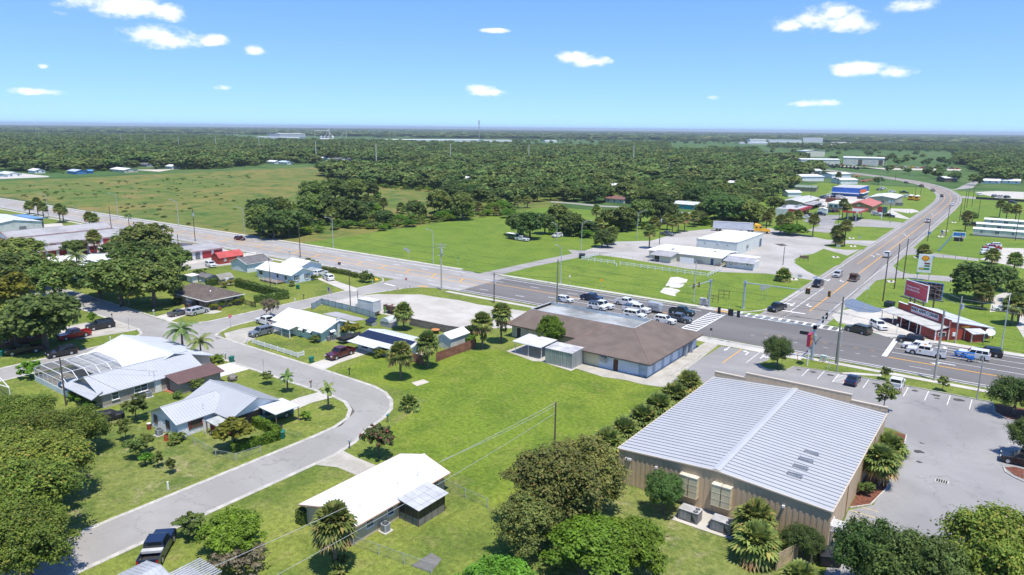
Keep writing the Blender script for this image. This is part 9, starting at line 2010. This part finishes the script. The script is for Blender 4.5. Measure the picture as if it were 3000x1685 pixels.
# ------------------------------------------------------------ the near side of the wood across the highway
GW='trees of the clump beside the highway'
for c,w,h,L_ in(('b60,1250',14,12,'leftmost'),('b180,1270',13,11,'second from left'),('b330,1255',13,10.5,'third from left'),('b60,1150',15,12.5,'left rear'),('b250,1120',14,12,'rear of the left half'),('b440,1215',12,9.5,'front middle'),('b560,1120',15,13,'tall middle'),('b720,1100',15,12.5,'right of the tall middle'),('b900,1120',14,11,'front right'),('b1030,1110',11,9,'rightmost front'),('b600,950',18,14,'high rear left'),('b800,930',18,14,'high rear'),('b1000,900',17,13,'high rear right'),('b1130,860',14,11,'rear right end'),('b1090,1040',10,7,'low right')):
 T(c,w,h,'dark oak of the highway clump, '+L_,A_OAKD+A_OAK,group=GW)
for c,w,h,L_ in(('b1290,1140',10,7,'rounded tree at the right end of the highway clump'),('b1610,1060',10,8.5,'round dark tree standing alone behind the field'),('b1850,1060',14,13,'left half of the large oak pair behind the field'),('b2080,1080',14,12.5,'right half of the large oak pair behind the field'),('b1960,1000',16,14,'rear crown of the large oak pair behind the field'),('c180,1275',12,10.5,'round oak at the field edge behind the white pickup'),('c60,1240',11,9.5,'oak left of the white pickup oak'),('c330,1220',10,8.5,'oak right of the white pickup oak'),('c470,1160',12,10,'oak behind the white car under the trees'),('c600,1240',11,9,'leafy oak right of the white car'),('c720,1240',10,7,'low bushy tree before the lamp post'),('c905,1355',7.5,6,'small bright tree on the field lawn'),('c960,1360',6,5,'small tree beside the bright one on the field lawn'),('c1000,1180',13,9,'oak left of the yard lamp'),('c1130,1190',13,10,'oak behind the yard lamp'),('c1290,1130',13,11,'oak right of the yard lamp'),('c1430,1120',13,11,'oak behind the row of yard palms'),('c1560,1110',12,9,'oak behind the palm row'),('c2130,1120',20,13.5,'broad oak behind the white semi trailer'),('c2330,1120',16,12,'oak at the lorry end of the trailer'),('c1960,1100',14,9,'oak at the tail of the trailer'),('c1880,1130',9,6,'light shrubby tree at the tail of the trailer')):
 T(c,w,h,L_,A_OAKD+A_OAK,group='trees at the edge of the mown field')
for c,w in(('b1450,1110',7),('b1550,1150',6),('b1870,1080',8),('b1960,1090',6),('b1180,1010',9),('b2380,1000',9),('b2480,980',9),('b2330,1040',6),('b870,1160',4),('b1150,1170',4),('b1270,1190',4.5),('b500,1230',6),('b2540,1060',8),('c740,1260',6)):T(c,w,w*.55,'bright low bush at the field edge',A_BRIGHT[0:1],'bush','bush','bright bushes at the field edge')
# ------------------------------------------------------------ the wood as a whole: the nearest trees singly, the rest as one mass
def inpoly(P,x,y):
 n=len(P);c=False;j=n-1
 for i in range(n):
  if((P[i][1]>y)!=(P[j][1]>y))and(x<(P[j][0]-P[i][0])*(y-P[i][1])/(P[j][1]-P[i][1])+P[i][0]):c=not c
  j=i
 return c
CLEAR=[]
for o in list(bpy.data.objects):
 if o.parent is None and o.get('category')in('house','building','shop','warehouse','canopy','mobile home','truck','car','suv','pickup truck','tractor','bus','container')and o.location.y>200:
  u,v=o.location.x,o.location.y;d=math.hypot(u,v);big=9 if o['category']in('house','building','shop','warehouse')else 6
  for f in((0,9,20,32,45,60,75)if big==9 else(0,8,16)):CLEAR.append((u*(1-f/d),v*(1-f/d),big))
CLEARP=[GL(c)for c in('b820,500 b1500,520 b1500,545 b820,525','c1960,655 c2240,600 c2240,622 c2000,665','c380,885 c1130,945 c1130,1000 c850,1030 c700,1020 c680,930 c380,905','c1680,995 c1850,1005 c1850,1030 c1680,1015','d170,520 d2000,560 d2000,600 d170,560')]
CLEARP.append([(x,y)for x,y in offset(CPS,-14)]+[(x,y)for x,y in offset(CPS,14)][::-1])
rngf=random.Random(77)
def scatter(pxpoly,spacing,jitter=.9,keep=1.0):
 P=[G(q)for q in pxpoly];xs=[p[0]for p in P];ys=[p[1]for p in P];out=[]
 y=min(ys);row=0
 while y<max(ys):
  x=min(xs)+(row%2)*spacing/2
  while x<max(xs):
   q=(x+rngf.uniform(-.5,.5)*spacing*jitter,y+rngf.uniform(-.5,.5)*spacing*jitter);x+=spacing
   if rngf.random()>keep or not inpoly(P,*q):continue
   if any((q[0]-a)**2+(q[1]-b)**2<r*r for a,b,r in CLEAR)or any(inpoly(C,*q)for C in CLEARP):continue
   out.append(q)
  y+=spacing*.87;row+=1
 return out
W1=[(0,503),(200,506),(390,496),(560,498),(750,486),(880,481),(1010,477),(1120,482),(1220,490),(1300,478),(1500,470),(1560,434),(1500,430),(1250,425),(1060,419),(780,416),(640,404),(0,394)]
W2=[(951,520),(1090,546),(1260,560),(1375,576),(1430,606),(1500,600),(1620,592),(1700,602),(1790,604),(1900,608),(1990,620),(2080,640),(2200,655),(2235,600),(2250,560),(2262,520),(2245,480),(2235,458),(2200,444),(1960,449),(1900,442),(1600,436),(1560,434),(1500,470),(1300,478),(1220,495),(1120,500),(1000,500),(955,505)]
W3=[(2800,478),(2880,505),(2905,535),(3000,548),(3000,468),(2900,456),(2800,460)]
W4=[(2250,434),(2450,441),(2700,444),(3000,453),(3000,428),(2700,425),(2450,428),(2250,425)]
W5=[(1756,441),(1960,443),(1960,424),(1760,424)]
W6=[(2255,640),(2300,600),(2330,560),(2350,520),(2420,500),(2340,470),(2250,470)]
mid=scatter(W1,13.5)+scatter(W2,11)+scatter(W3,11)+scatter(W6,9,keep=.8)
farm=scatter(W4,19,keep=.85)+scatter(W5,12)
farm+=scatter([(2250,470),(3000,500),(3000,445),(2250,440)],60,keep=.5)+scatter([(2480,560),(3000,545),(3000,470),(2500,480)],34,keep=.45)+scatter([(1500,424),(2250,424),(2250,412),(1500,410)],60,keep=.45)
mid.sort(key=lambda q:q[0]**2+q[1]**2)
NI=235
for k,(u,v)in enumerate(mid[:NI]):
 s=rngf.uniform(.95,1.5);A=(A_OAKD+A_OAK+A_FAR)[rngf.randrange(10)]if k<140 else A_FAR[rngf.randrange(4)]
 t=thing('woodland_tree','dense oak in the front of the wood beyond the mown field','tree',(u,v,0),rngf.uniform(0,6.28),'trees in the front of the wood');t.scale=(s*1.0,s*1.0,s*rngf.uniform(.7,1.0));link('trunk',A.t,t);link('crown',A.c,t)
protos=bpy.data.collections.new('far_tree_kinds')
for k,A in enumerate(A_FAR):
 o=bpy.data.objects.new('far_crown_kind',A.c);protos.objects.link(o)
blobs=bpy.data.collections.new('far_clump_kinds')
for me in A_BLOB:o=bpy.data.objects.new('far_clump_kind',me);blobs.objects.link(o)
def instancer(name,label,pts,smin,smax,zmul,coll,spread=1.0):
 n=len(pts);V=np.zeros((n,3),np.float32);V[:,:2]=np.array(pts);me=bpy.data.meshes.new(name);me.vertices.add(n);me.vertices.foreach_set('co',V.ravel());rng=np.random.default_rng(n)
 s=rng.uniform(smin,smax,n).astype(np.float32);sc3=np.stack([s*spread,s*spread,s*zmul*rng.uniform(.85,1.2,n)],1).astype(np.float32)
 a=me.attributes.new('sc','FLOAT_VECTOR','POINT');a.data.foreach_set('vector',sc3.ravel());b=me.attributes.new('ro','FLOAT_VECTOR','POINT');r=np.zeros((n,3),np.float32);r[:,2]=rng.uniform(0,6.28,n);b.data.foreach_set('vector',r.ravel())
 o=link(name,me);tag(o,label,'wood',kind='stuff')
 g=bpy.data.node_groups.new(name,'GeometryNodeTree');g.interface.new_socket('Geometry',in_out='INPUT',socket_type='NodeSocketGeometry');g.interface.new_socket('Geometry',in_out='OUTPUT',socket_type='NodeSocketGeometry')
 N=g.nodes.new;i_,o_=N('NodeGroupInput'),N('NodeGroupOutput');ip=N('GeometryNodeInstanceOnPoints');ci=N('GeometryNodeCollectionInfo');ci.inputs['Collection'].default_value=coll;ci.inputs['Separate Children'].default_value=True;ci.inputs['Reset Children'].default_value=True;ip.inputs['Pick Instance'].default_value=True
 na=N('GeometryNodeInputNamedAttribute');na.data_type='FLOAT_VECTOR';na.inputs['Name'].default_value='sc';nb=N('GeometryNodeInputNamedAttribute');nb.data_type='FLOAT_VECTOR';nb.inputs['Name'].default_value='ro'
 l=g.links.new;l(i_.outputs[0],ip.inputs['Points']);l(ci.outputs[0],ip.inputs['Instance']);l(na.outputs['Attribute'],ip.inputs['Scale']);l(nb.outputs['Attribute'],ip.inputs['Rotation']);l(ip.outputs[0],o_.inputs[0])
 md=o.modifiers.new('trees','NODES');md.node_group=g;return o
instancer('woodland','unbroken green wood stretching back behind the meadow and houses',mid[NI:],.95,2.2,.66,protos)
instancer('far_tree_belts','scattered far trees and belts across the pasture at right',farm,.9,1.5,.85,protos)
H3=[(0,386),(700,394),(1100,403),(1500,407),(1900,411),(2250,416),(3000,423),(3000,397.5),(1500,382.5),(0,367.5)]
hor=scatter(H3,95,1.0,.8)
instancer('far_woods','blue green woods along the horizon',hor,1.0,1.5,1.0,blobs,8.5)
ug=[]
for P_,sp,kp in(('b0,1275 b350,1272 b900,1170 b1300,1190 b1700,1120 b2200,1060 b2576,1030 b2576,960 b2200,990 b1700,1050 b1250,1090 b1250,850 b500,900 b0,1050',4.4,.8),('b690,670 b1170,750 b1750,800 b2140,860 b2576,1000 b2576,930 b2140,800 b1700,760 b1100,700 b690,620',5,.8),('c380,1270 c800,1250 c1300,1180 c1700,1130 c1980,1160 c2450,1130 c2450,1080 c1900,1080 c1300,1120 c700,1180 c380,1200',4.6,.8),('a0,615 a500,620 a1300,590 a1900,580 a2576,535 a2576,515 a1900,560 a1300,570 a500,600 a0,600',7,.5)):ug+=scatter([S(q)for q in P_.split()],sp,1.0,kp)
ucol=bpy.data.collections.new('undergrowth_kinds')
for A in(A_SHRUB[2],A_SHRUB[0],A_SHRUB[2],A_SHRUB[1]):o=bpy.data.objects.new('undergrowth_kind',A.c);ucol.objects.link(o)
o=instancer('undergrowth','tangled low undergrowth along the foot of the wood',ug,1.0,2.6,.8,ucol,1.2);o['category']='undergrowth'
# dark low scrub in the meadow
sb=[]
Pm=GL('a0,880 a2300,1230 a2400,900 a2576,620 a1900,600 a600,660 a0,700')
rr=random.Random(9)
while len(sb)<150:
 q=(rr.uniform(-560,-150),rr.uniform(165,500))
 if inpoly(Pm,*q):sb.append(q)
scol=bpy.data.collections.new('scrub_kinds')
for A in(A_SHRUB[2],A_SHRUB[0]):o=bpy.data.objects.new('scrub_kind',A.c);scol.objects.link(o)
o=instancer('meadow_scrub','low scrub clumps dotted over the meadow',sb,.4,1.3,.5,scol,1.5);o['category']='scrub'
# ================================================================== AIR
m=bpy.data.materials.new('haze_air');m.use_nodes=True;nt=m.node_tree;nt.nodes.clear()
out=nt.nodes.new('ShaderNodeOutputMaterial');pv=nt.nodes.new('ShaderNodeVolumePrincipled')
pv.inputs['Color'].default_value=(.80,.90,1.0,1);pv.inputs['Density'].default_value=0.00008;pv.inputs['Anisotropy'].default_value=.2
nt.links.new(pv.outputs[0],out.inputs['Volume'])
mb=MB();mb.box(-27000,27000,-4500,31000,-1.2,72.0)
hz=mb.obj('haze',m);tag(hz,'thin blue haze over the whole plain','haze',kind='stuff')
